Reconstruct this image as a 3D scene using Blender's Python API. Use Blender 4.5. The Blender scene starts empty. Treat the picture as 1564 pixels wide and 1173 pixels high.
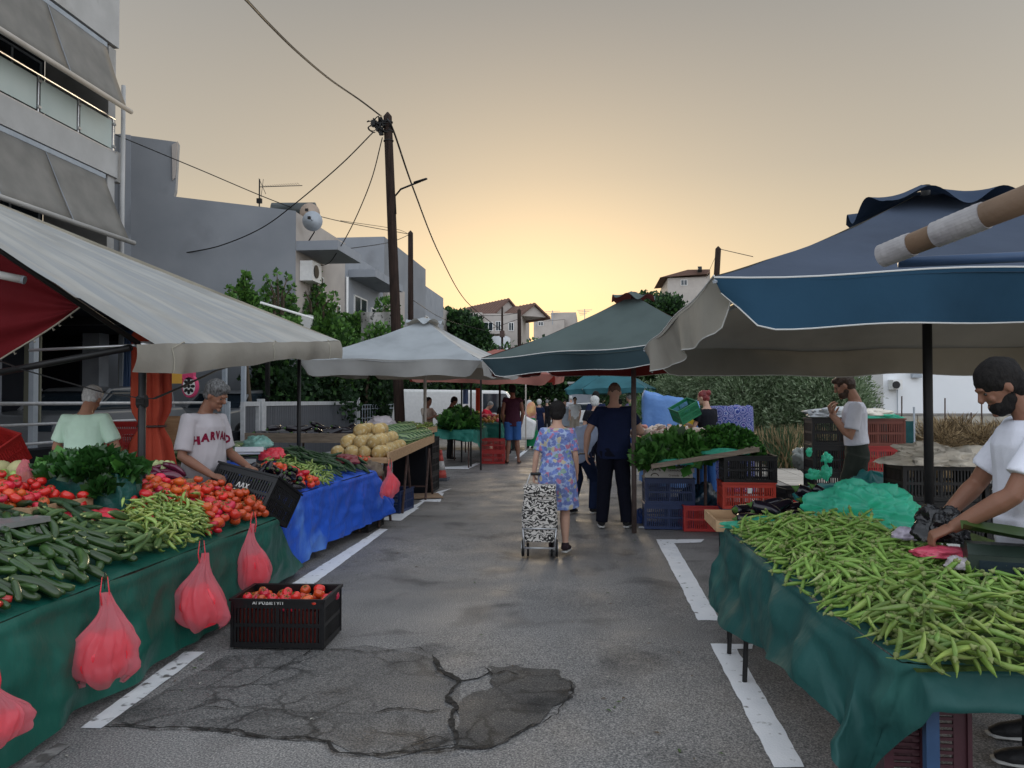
import bpy, bmesh, math, random
import numpy as np
from mathutils import Vector, Matrix, Quaternion, noise as mnoise
from mathutils.bvhtree import BVHTree

random.seed(7); np.random.seed(7)
R = math.radians
S = bpy.context.scene
TS = bpy.data.scenes.new('scratch')     # throw-away scene for evaluating modifiers and text
C = S.collection

# ------------------------------------------------------------------ camera
H = 1.58
F, CX, CY = 1175.0, 782.0, 586.5
YAW = math.atan((904 - CX) / F)
PITCH = math.atan((612 - CY) / F)
cam_d = bpy.data.cameras.new('camera')
cam = bpy.data.objects.new('camera', cam_d); C.objects.link(cam)
cam_d.sensor_width = 36.0; cam_d.lens = F / 1564.0 * 36.0
cam_d.clip_start = 0.05; cam_d.clip_end = 3000
cam.location = (0, 0, H)
cam.rotation_euler = (math.pi / 2 + PITCH, 0, YAW)
S.camera = cam

# ------------------------------------------------------------------ sky, sun, exposure
world = bpy.data.worlds.new('World'); S.world = world; world.use_nodes = True
SUN_EL, SUN_AZ = R(5.0), R(-4.0)          # azimuth from +Y (down the street) towards +X
nt = world.node_tree; nt.nodes.clear()
def N(tree, t, **k):
    n = tree.nodes.new(t)
    for a, b in k.items(): setattr(n, a, b)
    return n
out = N(nt, 'ShaderNodeOutputWorld'); bg = N(nt, 'ShaderNodeBackground')
sky = N(nt, 'ShaderNodeTexSky', sky_type='NISHITA')
sky.sun_disc = False; sky.sun_elevation = SUN_EL; sky.sun_rotation = SUN_AZ
sky.air_density = 1.0; sky.dust_density = 5.0; sky.ozone_density = 1.0
# dusk sky colours by elevation, warm towards the set sun and cool behind, laid over the Nishita sky
tc = N(nt, 'ShaderNodeTexCoord'); sep = N(nt, 'ShaderNodeSeparateXYZ')
nt.links.new(tc.outputs['Generated'], sep.inputs[0])
def ramp(tree, stops):
    r = N(tree, 'ShaderNodeValToRGB'); e = r.color_ramp.elements
    while len(e) > 1: e.remove(e[-1])
    e[0].position = stops[0][0]; e[0].color = (*stops[0][1], 1)
    for p, c in stops[1:]:
        q = e.new(p); q.color = (*c, 1)
    return r
warm = ramp(nt, [(0.0, (.50, .39, .24)), (.07, (.485, .38, .225)), (.15, (.43, .355, .245)), (.28, (.29, .258, .208)), (.48, (.175, .172, .163)), (.8, (.36, .38, .40)), (1, (.46, .50, .55))])
cool = ramp(nt, [(0.0, (.90, .90, .92)), (.2, (.92, .97, 1.05)), (.5, (.80, .87, .98)), (1, (.46, .50, .55))])
for r_ in (warm, cool): nt.links.new(sep.outputs['Z'], r_.inputs[0])
dot = N(nt, 'ShaderNodeVectorMath', operation='DOT_PRODUCT')
nt.links.new(tc.outputs['Generated'], dot.inputs[0]); dot.inputs[1].default_value = (math.sin(SUN_AZ), math.cos(SUN_AZ), 0)
mr = N(nt, 'ShaderNodeMapRange', interpolation_type='SMOOTHSTEP'); mr.inputs[1].default_value = -.35; mr.inputs[2].default_value = .9
nt.links.new(dot.outputs['Value'], mr.inputs[0])
mx = N(nt, 'ShaderNodeMix', data_type='RGBA')
nt.links.new(mr.outputs[0], mx.inputs[0]); nt.links.new(cool.outputs[0], mx.inputs[6]); nt.links.new(warm.outputs[0], mx.inputs[7])
sc_ = N(nt, 'ShaderNodeVectorMath', operation='SCALE'); sc_.inputs[3].default_value = 0.06
nt.links.new(sky.outputs[0], sc_.inputs[0])
mx2 = N(nt, 'ShaderNodeMix', data_type='RGBA'); mx2.inputs[0].default_value = .88
nt.links.new(sc_.outputs[0], mx2.inputs[6]); nt.links.new(mx.outputs[2], mx2.inputs[7])
nt.links.new(mx2.outputs[2], bg.inputs[0]); bg.inputs[1].default_value = 1.0
nt.links.new(bg.outputs[0], out.inputs[0])

sun_d = bpy.data.lights.new('sun', 'SUN'); sun_d.energy = 0.7; sun_d.angle = R(14); sun_d.color = (1, .80, .55)
sun = bpy.data.objects.new('sun', sun_d); C.objects.link(sun)
_d = Vector((math.sin(SUN_AZ) * math.cos(R(9)), math.cos(SUN_AZ) * math.cos(R(9)), math.sin(R(9))))
sun.rotation_euler = _d.to_track_quat('Z', 'Y').to_euler()

S.view_settings.view_transform = 'Standard'; S.view_settings.look = 'None'
S.view_settings.exposure = 0.9; S.view_settings.gamma = 1.0; S.view_settings.use_curve_mapping = False
S.render.engine = 'CYCLES'
S.cycles.max_bounces = 8; S.cycles.transparent_max_bounces = 12

# ------------------------------------------------------------------ pixel -> place helpers (real planes)
_CR = Matrix.Rotation(YAW, 3, 'Z') @ Matrix.Rotation(PITCH, 3, 'X')
def ray(px, py): return _CR @ Vector(((px - CX) / F, 1.0, -(py - CY) / F))
def G(px, py, z=0.0):
    d = ray(px, py); t = (z - H) / d.z; return Vector((d.x * t, d.y * t, z))
def P(px, py, Y):
    d = ray(px, py); t = Y / d.y; return Vector((d.x * t, Y, H + d.z * t))
def PX(px, py, X):
    d = ray(px, py); t = X / d.x; return Vector((X, d.y * t, H + d.z * t))

# ------------------------------------------------------------------ materials
def link(t, a, b): t.links.new(a, b)
MATS = {}
def ridge_bump(t, vec, b, ridge, prev=None):
    """sharp crease relief (ridged noise) chained after the fine bump"""
    n = N(t, 'ShaderNodeTexNoise', noise_type='RIDGED_MULTIFRACTAL'); n.inputs['Scale'].default_value = ridge[0]; n.inputs['Detail'].default_value = 2; n.inputs['Distortion'].default_value = .8
    link(t, vec, n.inputs[0]); bp = N(t, 'ShaderNodeBump'); bp.inputs['Strength'].default_value = ridge[1]; bp.inputs['Distance'].default_value = ridge[2]
    link(t, n.outputs[0], bp.inputs['Height'])
    if prev: link(t, prev.outputs[0], bp.inputs['Normal'])
    link(t, bp.outputs[0], b.inputs['Normal'])
def mat(name, c1, c2=None, scale=6.0, rough=.6, spec=.4, bump=0.0, bscale=40.0, stretch=(1, 1, 1), metal=0.0,
        rnd=0.0, hue=0.0, c3=None, c3scale=2.0, c3thr=.6, detail=5.0, trans=0.0, transl=0.0, alpha=1.0, coat=0.0, world=False, sss=0.0, bdist=.01, rough2=None, ridge=None):
    m = bpy.data.materials.new(name); m.use_nodes = True; t = m.node_tree; b = t.nodes['Principled BSDF']
    co = N(t, 'ShaderNodeTexCoord'); mp = N(t, 'ShaderNodeMapping'); mp.inputs['Scale'].default_value = stretch
    if world:
        ge = N(t, 'ShaderNodeNewGeometry'); link(t, ge.outputs['Position'], mp.inputs[0])
    else: link(t, co.outputs['Object'], mp.inputs[0])
    col = None
    if c2 is not None:
        n = N(t, 'ShaderNodeTexNoise'); n.inputs['Scale'].default_value = scale; n.inputs['Detail'].default_value = detail
        link(t, mp.outputs[0], n.inputs[0])
        r = ramp(t, [(.32, c1), (.68, c2)]); link(t, n.outputs[0], r.inputs[0]); col = r.outputs[0]
        if rough2 is not None:
            q = N(t, 'ShaderNodeMapRange'); q.inputs[1].default_value = .3; q.inputs[2].default_value = .7; q.inputs[3].default_value = rough; q.inputs[4].default_value = rough2
            link(t, n.outputs[0], q.inputs[0]); link(t, q.outputs[0], b.inputs['Roughness'])
    if c3 is not None:
        n3 = N(t, 'ShaderNodeTexNoise'); n3.inputs['Scale'].default_value = c3scale; n3.inputs['Detail'].default_value = 7
        link(t, mp.outputs[0], n3.inputs[0])
        r3 = ramp(t, [(c3thr, (0, 0, 0)), (min(1, c3thr + .1), (1, 1, 1))]); link(t, n3.outputs[0], r3.inputs[0])
        x = N(t, 'ShaderNodeMix', data_type='RGBA'); link(t, r3.outputs[0], x.inputs[0])
        if col: link(t, col, x.inputs[6])
        else: x.inputs[6].default_value = (*c1, 1)
        x.inputs[7].default_value = (*c3, 1); col = x.outputs[2]
    if rnd or hue:
        oi = N(t, 'ShaderNodeObjectInfo'); hs = N(t, 'ShaderNodeHueSaturation')
        a = N(t, 'ShaderNodeMapRange'); a.inputs[3].default_value = 1 - rnd; a.inputs[4].default_value = 1 + rnd
        link(t, oi.outputs['Random'], a.inputs[0]); link(t, a.outputs[0], hs.inputs['Value'])
        w = N(t, 'ShaderNodeTexWhiteNoise', noise_dimensions='1D'); link(t, oi.outputs['Random'], w.inputs['W'])
        h2 = N(t, 'ShaderNodeMapRange'); h2.inputs[3].default_value = .5 - hue; h2.inputs[4].default_value = .5 + hue
        link(t, w.outputs[0], h2.inputs[0]); link(t, h2.outputs[0], hs.inputs['Hue'])
        if col: link(t, col, hs.inputs['Color'])
        else: hs.inputs['Color'].default_value = (*c1, 1)
        col = hs.outputs[0]
    if col: link(t, col, b.inputs['Base Color'])
    else: b.inputs['Base Color'].default_value = (*c1, 1)
    if rough2 is None: b.inputs['Roughness'].default_value = rough
    b.inputs['Specular IOR Level'].default_value = spec
    b.inputs['Metallic'].default_value = metal; b.inputs['Alpha'].default_value = alpha
    b.inputs['Transmission Weight'].default_value = trans; b.inputs['Coat Weight'].default_value = coat
    if sss: b.inputs['Subsurface Weight'].default_value = sss; b.inputs['Subsurface Scale'].default_value = .01
    if bump:
        n2 = N(t, 'ShaderNodeTexNoise'); n2.inputs['Scale'].default_value = bscale; n2.inputs['Detail'].default_value = 4
        link(t, mp.outputs[0], n2.inputs[0])
        bp = N(t, 'ShaderNodeBump'); bp.inputs['Strength'].default_value = bump; bp.inputs['Distance'].default_value = bdist
        link(t, n2.outputs[0], bp.inputs['Height']); link(t, bp.outputs[0], b.inputs['Normal'])
        if ridge: ridge_bump(t, mp.outputs[0], b, ridge, bp)
    if transl:
        tr = N(t, 'ShaderNodeBsdfTranslucent'); ms = N(t, 'ShaderNodeMixShader'); ms.inputs[0].default_value = transl
        if col: link(t, col, tr.inputs[0])
        else: tr.inputs[0].default_value = (*c1, 1)
        o = t.nodes['Material Output']; link(t, b.outputs[0], ms.inputs[1]); link(t, tr.outputs[0], ms.inputs[2])
        link(t, ms.outputs[0], o.inputs[0])
    MATS[name] = m
    return m

# ------------------------------------------------------------------ mesh helpers
class MB:
    """collects shapes, builds ONE mesh object"""
    def __init__(s): s.v = []; s.f = []; s.m = []; s.cur = 0
    def add(s, vs, fs):
        o = len(s.v); s.v += [tuple(v) for v in vs]; s.f += [tuple(i + o for i in f) for f in fs]; s.m += [s.cur] * len(fs)
    def box(s, a, b, M=None):
        x0, y0, z0 = a; x1, y1, z1 = b
        vs = [Vector(p) for p in ((x0,y0,z0),(x1,y0,z0),(x1,y1,z0),(x0,y1,z0),(x0,y0,z1),(x1,y0,z1),(x1,y1,z1),(x0,y1,z1))]
        if M is not None: vs = [M @ v for v in vs]
        s.add(vs, [(3,2,1,0),(4,5,6,7),(0,1,5,4),(1,2,6,5),(2,3,7,6),(3,0,4,7)]); return s
    def cbox(s, c, d, M=None):
        return s.box([c[i] - d[i] / 2 for i in range(3)], [c[i] + d[i] / 2 for i in range(3)], M)
    def tube(s, pts, r, n=8, cap=True, flat=1.0, up=None):
        pts = [Vector(p) for p in pts]; rs = r if isinstance(r, (list, tuple)) else [r] * len(pts)
        rings = []; prev = None
        for i, p in enumerate(pts):
            t = (pts[min(i+1, len(pts)-1)] - pts[max(i-1, 0)]).normalized()
            if prev is None:
                u = Vector(up) if up else (Vector((0,0,1)) if abs(t.z) < .9 else Vector((1,0,0)))
                prev = (u - t * u.dot(t)).normalized()
            else: prev = (prev - t * prev.dot(t)).normalized()
            w = t.cross(prev)
            rings.append([p + prev * (rs[i] * flat * math.cos(2*math.pi*k/n)) + w * (rs[i] * math.sin(2*math.pi*k/n)) for k in range(n)])
        vs = [v for g in rings for v in g]; fs = []
        for i in range(len(rings)-1):
            for k in range(n):
                a = i*n+k; b = i*n+(k+1) % n; fs.append((a, b, b+n, a+n))
        if cap: fs.append(tuple(reversed(range(n)))); fs.append(tuple(range((len(rings)-1)*n, len(rings)*n)))
        s.add(vs, fs); return s
    def lathe(s, prof, n=12, M=None, squash=(1,1), ribs=0, ribamp=0):
        vs = []; fs = []
        for (r, z) in prof:
            for k in range(n):
                a = 2*math.pi*k/n; rr = r * (1 + (ribamp*math.cos(ribs*a) if ribs else 0))
                vs.append(Vector((rr*math.cos(a)*squash[0], rr*math.sin(a)*squash[1], z)))
        if M is not None: vs = [M @ v for v in vs]
        m = len(prof)
        for i in range(m-1):
            for k in range(n):
                a = i*n+k; b = i*n+(k+1) % n; fs.append((a, b, b+n, a+n))
        fs.append(tuple(reversed(range(n)))); fs.append(tuple(range((m-1)*n, m*n)))
        s.add(vs, fs); return s
    def ell(s, c, r, n=12, m=8, M=None):
        T = Matrix.Translation(Vector(c)) @ (M.to_4x4() if M is not None else Matrix()) @ Matrix.Diagonal((r[0], r[1], r[2], 1))
        prof = [(max(1e-3, math.sin(math.pi*i/m)), -math.cos(math.pi*i/m)) for i in range(m+1)]
        return s.lathe(prof, n, T)
    def grid(s, fn, nu, nv, close=False):
        vs = [fn(i/(nu-1), j/(nv-1)) for j in range(nv) for i in range(nu)]
        s.add(vs, [(j*nu+i, j*nu+i+1, (j+1)*nu+i+1, (j+1)*nu+i) for j in range(nv-1) for i in range(nu-1)]); return s
    def prism(s, poly, vec):
        n = len(poly); vec = Vector(vec); vs = [Vector(p) for p in poly] + [Vector(p)+vec for p in poly]
        s.add(vs, [tuple(reversed(range(n))), tuple(range(n, 2*n))] + [(i, (i+1) % n, n+(i+1) % n, n+i) for i in range(n)]); return s
    def mesh(s, name, mats, smooth=False):
        me = bpy.data.meshes.new(name); me.from_pydata(s.v, [], s.f); 
        for m in (mats if isinstance(mats, (list, tuple)) else [mats]): me.materials.append(m)
        if len(me.materials) > 1: me.polygons.foreach_set('material_index', s.m)
        if smooth: me.polygons.foreach_set('use_smooth', [True]*len(me.polygons))
        me.update(); return me
    def build(s, name, mats, parent=None, smooth=False, **k):
        return obj(name, s.mesh(name, mats, smooth), parent, **k)

def obj(name, me, parent=None, label=None, cat=None, group=None, kind=None, loc=None, rot=None):
    o = bpy.data.objects.new(name, me); C.objects.link(o)
    if parent is not None: o.parent = parent
    tag(o, label, cat, group, kind)
    if loc is not None: o.location = loc
    if rot is not None: o.rotation_euler = rot
    return o
def tag(o, label=None, cat=None, group=None, kind=None):
    if label: o['label'] = label
    if cat: o['category'] = cat
    if group: o['group'] = group
    if kind: o['kind'] = kind
    return o
def thing(name, label, cat, loc=(0,0,0), rz=0.0, group=None):
    return obj(name, None, None, label, cat, group, None, loc, (0, 0, rz))
def dup(o, loc=None, rz=None, label=None, parent=None, group=None):
    c = o.copy(); C.objects.link(c)
    if parent is not None: c.parent = parent
    if loc is not None: c.location = loc
    if rz is not None: c.rotation_euler = (0, 0, rz) if not isinstance(rz, (tuple, list)) else rz
    if label: c['label'] = label
    if group: c['group'] = group
    for ch in list(o.children): dup(ch, parent=c)
    return c
def thick(o, t, off=0):
    m = o.modifiers.new('thickness', 'SOLIDIFY'); m.thickness = t; m.offset = off; return o
def subd(o, l=1):
    m = o.modifiers.new('smooth', 'SUBSURF'); m.levels = l; m.render_levels = l; return o
def nz(x, y, z, s=1.0): return mnoise.noise(Vector((x*s, y*s, z*s)))

def cloud_mesh(name, centers, dirs, sizes, mats, shape='leaf', midx=None):
    """many small leaves: each a bent 4-triangle blade"""
    n = len(centers); c = np.asarray(centers, dtype=np.float32); d = np.asarray(dirs, dtype=np.float32)
    d /= np.linalg.norm(d, axis=1, keepdims=True) + 1e-9
    r = np.random.normal(size=(n, 3)); w = np.cross(d, r); w /= np.linalg.norm(w, axis=1, keepdims=True) + 1e-9
    u = np.cross(w, d); L = np.asarray(sizes)[:, None]
    ar = {'leaf': .28, 'blade': .12, 'grass': .014, 'broad': .42, 'olive': .13}[shape]
    V = np.empty((n, 6, 3), dtype=np.float32)
    V[:, 0] = c; V[:, 1] = c + d*L*.45 + w*L*ar + u*L*.06; V[:, 2] = c + d*L*.45 - w*L*ar + u*L*.06
    V[:, 3] = c + d*L - u*L*.10; V[:, 4] = c + d*L*.45; V[:, 5] = c + d*L*.8 + u*L*.02
    me = bpy.data.meshes.new(name)
    tri = np.array([[0, 4, 1], [0, 2, 4], [1, 4, 3], [4, 2, 3]])
    Vu = V[:, :5].reshape(-1, 3); Fi = (tri[None] + (np.arange(n)*5)[:, None, None]).reshape(-1)
    me.vertices.add(len(Vu)); me.vertices.foreach_set('co', Vu.ravel())
    me.loops.add(len(Fi)); me.loops.foreach_set('vertex_index', Fi.astype(np.int32))
    nf = len(Fi)//3; me.polygons.add(nf); me.polygons.foreach_set('loop_start', np.arange(0, nf*3, 3, dtype=np.int32))
    for m in (mats if isinstance(mats, (list, tuple)) else [mats]): me.materials.append(m)
    if len(me.materials) > 1:
        mi = midx if midx is not None else np.random.randint(0, len(me.materials), n)
        me.polygons.foreach_set('material_index', np.repeat(mi, 4).astype(np.int32))
    me.update(); me.validate(); return me

# ------------------------------------------------------------------ palette
M_concrete = mat('pale_render', (.40,.40,.39), (.46,.46,.45), 2, .85, .2, .15, 60, world=True, c3=(.33,.325,.31), c3scale=.9, c3thr=.58)
M_render_grey = mat('grey_render', (.27,.29,.32), (.31,.33,.36), 1.2, .85, .2, .1, 60, world=True, c3=(.23,.245,.265), c3scale=.9, c3thr=.58)
M_render_blue = mat('bluegrey_render', (.22,.235,.255), (.265,.28,.30), .8, .88, .2, .1, 50, world=True, c3=(.195,.205,.22), c3scale=.5, c3thr=.6)
M_render_warm = mat('warm_render', (.40,.36,.33), (.46,.42,.38), 1.5, .85, .2, .1, 50, world=True)
M_white_wall = mat('white_wall', (.72,.74,.76), (.78,.80,.82), .8, .85, .2, .08, 50, world=True)
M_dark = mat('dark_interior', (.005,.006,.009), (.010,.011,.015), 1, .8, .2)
M_glass = mat('dark_glass', (.02,.03,.04), None, rough=.08, spec=.6)
M_metal = mat('brushed_metal', (.45,.46,.47), (.55,.55,.56), 10, .35, .5, metal=.8)
M_greypost = mat('painted_grey_steel', (.30,.34,.38), (.38,.42,.46), 5, .5, .4)
M_blackmetal = mat('black_metal', (.005,.005,.006), (.012,.012,.012), 8, .5, .4)
M_rust = mat('brown_metal', (.05,.03,.025), (.10,.06,.05), 14, .6, .3)
M_white = mat('white_paint', (.70,.70,.68), (.78,.78,.76), 12, .5, .4)
M_wood = mat('raw_pine', (.36,.22,.12), (.50,.33,.19), 4, .7, .25, .2, 60, stretch=(1,8,8))
M_woodgrey = mat('weathered_wood', (.16,.13,.10), (.27,.22,.17), 5, .8, .2, .3, 60, stretch=(1,9,9))
M_pole = mat('creosoted_pole', (.018,.012,.010), (.042,.026,.02), 4, .85, .2, .5, 30, stretch=(6,6,.5))
M_cable = mat('black_cable', (.01,.01,.01), None, rough=.6)
# ================================================================== THE SETTING
# ---- asphalt
def asphalt_material(name='asphalt', k=1.0, kk=1.0, bd=.006, craze=False):
    m = bpy.data.materials.new(name); m.use_nodes = True; t = m.node_tree; b = t.nodes['Principled BSDF']
    ge = N(t, 'ShaderNodeNewGeometry'); pos = ge.outputs['Position']
    def noise(sc, det=5, dist=0): 
        n = N(t, 'ShaderNodeTexNoise'); n.inputs['Scale'].default_value = sc; n.inputs['Detail'].default_value = det; n.inputs['Distortion'].default_value = dist
        link(t, pos, n.inputs[0]); return n
    base = ramp(t, [(p, tuple(x*k for x in c)) for p, c in ((.3, (.108,.107,.107)), (.5, (.150,.147,.145)), (.72, (.192,.187,.182)))])
    link(t, noise(.7, 8).outputs[0], base.inputs[0])
    gr = ramp(t, [(.30, (.28,.28,.29)), (.5, (1,1,1)), (.66, (2.0,1.93,1.85))]); link(t, noise(115, 3).outputs[0], gr.inputs[0])
    mu = N(t, 'ShaderNodeMix', data_type='RGBA', blend_type='MULTIPLY'); mu.inputs[0].default_value = 1
    link(t, base.outputs[0], mu.inputs[6]); link(t, gr.outputs[0], mu.inputs[7])
    vo = N(t, 'ShaderNodeTexVoronoi'); vo.inputs['Scale'].default_value = 75; link(t, pos, vo.inputs[0])
    vr = ramp(t, [(.0, (.50,.46,.40)), (.16, (.36,.33,.30)), (.22, (0,0,0))]); link(t, vo.outputs['Distance'], vr.inputs[0])
    vm = ramp(t, [(.60, (0,0,0)), (.70, (1,1,1))]); link(t, vo.outputs['Color'], vm.inputs[0])
    mm = N(t, 'ShaderNodeMix', data_type='RGBA', blend_type='MULTIPLY'); mm.inputs[0].default_value = 1
    link(t, vr.outputs[0], mm.inputs[6]); link(t, vm.outputs[0], mm.inputs[7])
    ad = N(t, 'ShaderNodeMix', data_type='RGBA', blend_type='ADD'); ad.inputs[0].default_value = .6
    link(t, mu.outputs[2], ad.inputs[6]); link(t, mm.outputs[2], ad.inputs[7])
    # oil and damp stains
    st = ramp(t, [(.54, (1,1,1)), (.68, (.42*kk,.42*kk,.43*kk))]); link(t, noise(1.7, 6, .6).outputs[0], st.inputs[0])
    mu2 = N(t, 'ShaderNodeMix', data_type='RGBA', blend_type='MULTIPLY'); mu2.inputs[0].default_value = .8
    link(t, ad.outputs[2], mu2.inputs[6]); link(t, st.outputs[0], mu2.inputs[7])
    fin = mu2.outputs[2]
    if craze:
        dn = noise(3.5, 5); dm = N(t, 'ShaderNodeVectorMath', operation='MULTIPLY_ADD'); link(t, dn.outputs['Color'], dm.inputs[0]); dm.inputs[1].default_value = (.35,.35,.35); link(t, pos, dm.inputs[2])
        ve = N(t, 'ShaderNodeTexVoronoi', feature='DISTANCE_TO_EDGE'); ve.inputs['Scale'].default_value = 3.2; link(t, dm.outputs[0], ve.inputs[0])
        vr2 = ramp(t, [(.0, (.12,.12,.12)), (.02, (.45,.45,.45)), (.06, (1,1,1))]); link(t, ve.outputs[0], vr2.inputs[0])
        md = ramp(t, [(.4, (1,1,1)), (.6, (0,0,0))]); link(t, noise(1.1, 3).outputs[0], md.inputs[0])
        lw = N(t, 'ShaderNodeMix', data_type='RGBA', blend_type='LIGHTEN'); lw.inputs[0].default_value = 1; link(t, vr2.outputs[0], lw.inputs[6]); link(t, md.outputs[0], lw.inputs[7])
        m3 = N(t, 'ShaderNodeMix', data_type='RGBA', blend_type='MULTIPLY'); m3.inputs[0].default_value = 1; link(t, fin, m3.inputs[6]); link(t, lw.outputs[2], m3.inputs[7]); fin = m3.outputs[2]
    link(t, fin, b.inputs['Base Color'])
    rr = ramp(t, [(.3, (.5,.5,.5)), (.7, (.85,.85,.85))]); link(t, noise(2.3, 6).outputs[0], rr.inputs[0])
    link(t, rr.outputs[0], b.inputs['Roughness']); b.inputs['Specular IOR Level'].default_value = .45
    bp = N(t, 'ShaderNodeBump'); bp.inputs['Strength'].default_value = .8; bp.inputs['Distance'].default_value = bd
    link(t, noise(95, 3).outputs[0], bp.inputs['Height']); link(t, bp.outputs[0], b.inputs['Normal'])
    return m
M_asphalt = asphalt_material('asphalt', 1.14); M_patch = asphalt_material('old_asphalt_patch', .72, .7, .012, True); M_patch2 = asphalt_material('dark_damp_patch', .42, .7, .012, True)
M_ground = mat('dry_earth', (.17,.13,.085), (.25,.20,.13), 1.5, .95, .1, .6, 30, world=True)
MB().box((-600, -60, -.6), (600, 900, -.02)).build('ground', M_ground, kind='structure')
def road_z(x, y):
    """small relief: old sunken patch in the middle of the road and the broken rim round it"""
    z = .012 * nz(x, y, 0, .35)
    return z - .01
nx, ny = 60, 160
ys = np.concatenate([np.linspace(-4, 14, 110), np.linspace(14.6, 75, 50)])
rb = MB(); vs = []
for y in ys:
    for x in np.linspace(-7.2, 3.2, nx): vs.append((x, y, road_z(x, y) * (1 if y < 20 else 0)))
rb.add(vs, [(j*nx+i, j*nx+i+1, (j+1)*nx+i+1, (j+1)*nx+i) for j in range(len(ys)-1) for i in range(nx-1)])
road = rb.build('road', M_asphalt, smooth=True, kind='structure')
# cross street at the far end
MB().box((-60, 75, -.05), (60, 90, .0)).build('road', M_asphalt, kind='structure')

# sunken repair patch: separate darker asphalt sheets with broken, ragged rims
def ragged(poly, amp=.03, seg=.035, sd=0.0):
    o = []; n = len(poly)
    for i in range(n):
        a = Vector(poly[i]); b = Vector(poly[(i+1) % n]); L = (b-a).length; k = max(2, int(L/seg))
        for q in range(k):
            p = a.lerp(b, q/k); o.append(Vector((p.x + amp*nz(p.x*2+sd, p.y*2, 1, 3.5) + amp*.5*nz(p.x, p.y, 5+sd, 14), p.y + amp*nz(p.x*2, p.y*2+sd, 9, 3.5) + amp*.5*nz(p.x, p.y, 15, 14), 0)))
    return o
def flat_patch(name, px_poly, m, z, amp=.03, sd=0, **k):
    poly = ragged([G(*p) for p in px_poly], amp, sd=sd)
    bm = bmesh.new(); vs = [bm.verts.new((p.x, p.y, road_z(p.x, p.y) + z)) for p in poly]
    bm.faces.new(vs); bmesh.ops.triangulate(bm, faces=bm.faces[:])
    me = bpy.data.meshes.new(name); bm.to_mesh(me); bm.free(); me.materials.append(m)
    return obj(name, me, kind='structure', **k)
M_mend = asphalt_material('pale_mended_spot', 1.2, 1, .01)
M_crack = mat('dark_crack', (.018,.017,.016), (.05,.047,.044), 30, .9, .1, .8, 80, world=True)  # dark brown-black colour of the flat crack strips
flat_patch('road_patch', [(150,1108),(345,1000),(492,990),(560,985),(640,998),(668,1010),(700,1040),(700,1075),(690,1110),(700,1135),(640,1148),(590,1158),(545,1150),(505,1132),(420,1128),(300,1110)], M_patch, .004, .02)
flat_patch('road_patch', [(700,1070),(760,1050),(740,1020),(790,1018),(850,1024),(874,1040),(872,1066),(846,1090),(800,1118),(752,1140),(706,1142),(690,1110)], M_patch2, .006, .05, 2)
flat_patch('road_patch', [(672,1012),(700,1006),(736,1010),(752,1024),(728,1036),(704,1040),(680,1030)], M_mend, .009, .015, 4)
def crack(px, w, name='road_crack'):
    pts = [G(*p) for p in px]; L = [(pts[i], pts[i+1]) for i in range(len(pts)-1)]; c = []
    for a, b in L:
        k = max(3, int((b-a).length/.02))
        for q in range(k):
            p = a.lerp(b, q/k); c.append(Vector((p.x + .028*nz(p.x, p.y, 3, 5)+ .014*nz(p.x, p.y, 7, 22), p.y + .05*nz(p.x, p.y, 11, 4) + .02*nz(p.x, p.y, 3, 18), 0)))
    mb = MB(); vs = []
    n = len(c)
    for i, p in enumerate(c):
        t = (c[min(i+1, n-1)] - c[max(i-1, 0)]).normalized(); nn = Vector((-t.y, t.x, 0))
        ww = w * .62 * (.12 + 1.3*abs(nz(p.x, p.y, 21, 6)) + .8*abs(nz(p.x, p.y, 2, 30))) * min(1, (i+1)/8, (n-i)/8)
        for sgn in (-1, 1):
            q = p + nn*ww*sgn; vs.append((q.x, q.y, road_z(q.x, q.y) + .0125))
    mb.add(vs, [(2*i, 2*i+1, 2*i+3, 2*i+2) for i in range(n-1)])
    mb.build(name, M_crack, kind='structure')
crack([(165,1108),(260,1112),(330,1114),(420,1128),(505,1132),(520,1146),(588,1158),(620,1150),(642,1147),(700,1140),(760,1142)], .028)
crack([(345,1000),(420,992),(492,990),(560,996),(640,992),(660,1002)], .012)
crack([(660,1000),(670,1020),(700,1042),(682,1062),(694,1085),(690,1112),(700,1140)], .035)
crack([(740,1022),(752,1032),(780,1026),(800,1030)], .035)
crack([(560,1090),(610,1082),(650,1090),(692,1086)], .02)
crack([(640,1150),(625,1140),(660,1128),(690,1132)], .012)
crack([(180,1085),(300,1078),(420,1088),(560,1092)], .007)
crack([(870,1040),(878,1060),(850,1090),(800,1120),(752,1142)], .014)
crack([(488,985),(430,1020),(380,1045),(330,1060),(290,1080)], .007)
crack([(745,900),(800,905),(850,898)], .005)

# ---- white bay lines (worn paint sheets on the road)
M_line = mat('worn_white_road_paint', (.62,.64,.66), (.78,.79,.80), 5, .8, .3, .6, 95, world=True, c3=(.13,.125,.12), c3scale=14, c3thr=.56, bdist=.006)
M_line2 = mat('fresh_white_road_paint', (.74,.76,.79), (.84,.85,.87), 5, .75, .3, .5, 95, world=True, c3=(.2,.195,.19), c3scale=16, c3thr=.62, bdist=.006)
def line(px, m=M_line, name='road_marking', z=.005):
    poly = ragged([G(*p) for p in px], .008)
    bm = bmesh.new(); vs = [bm.verts.new((p.x, p.y, road_z(p.x, p.y)*(1 if p.y<20 else 0) + z)) for p in poly]; bm.faces.new(vs)
    bmesh.ops.triangulate(bm, faces=bm.faces[:]); bmesh.ops.recalc_face_normals(bm, faces=bm.faces[:])
    me = bpy.data.meshes.new(name); bm.to_mesh(me); bm.free(); me.materials.append(m); obj(name, me, kind='structure')
line([(124,1109),(283,993),(313,994),(155,1111)])
line([(432,899),(580,807),(592,808),(468,899)], M_line2)
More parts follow.
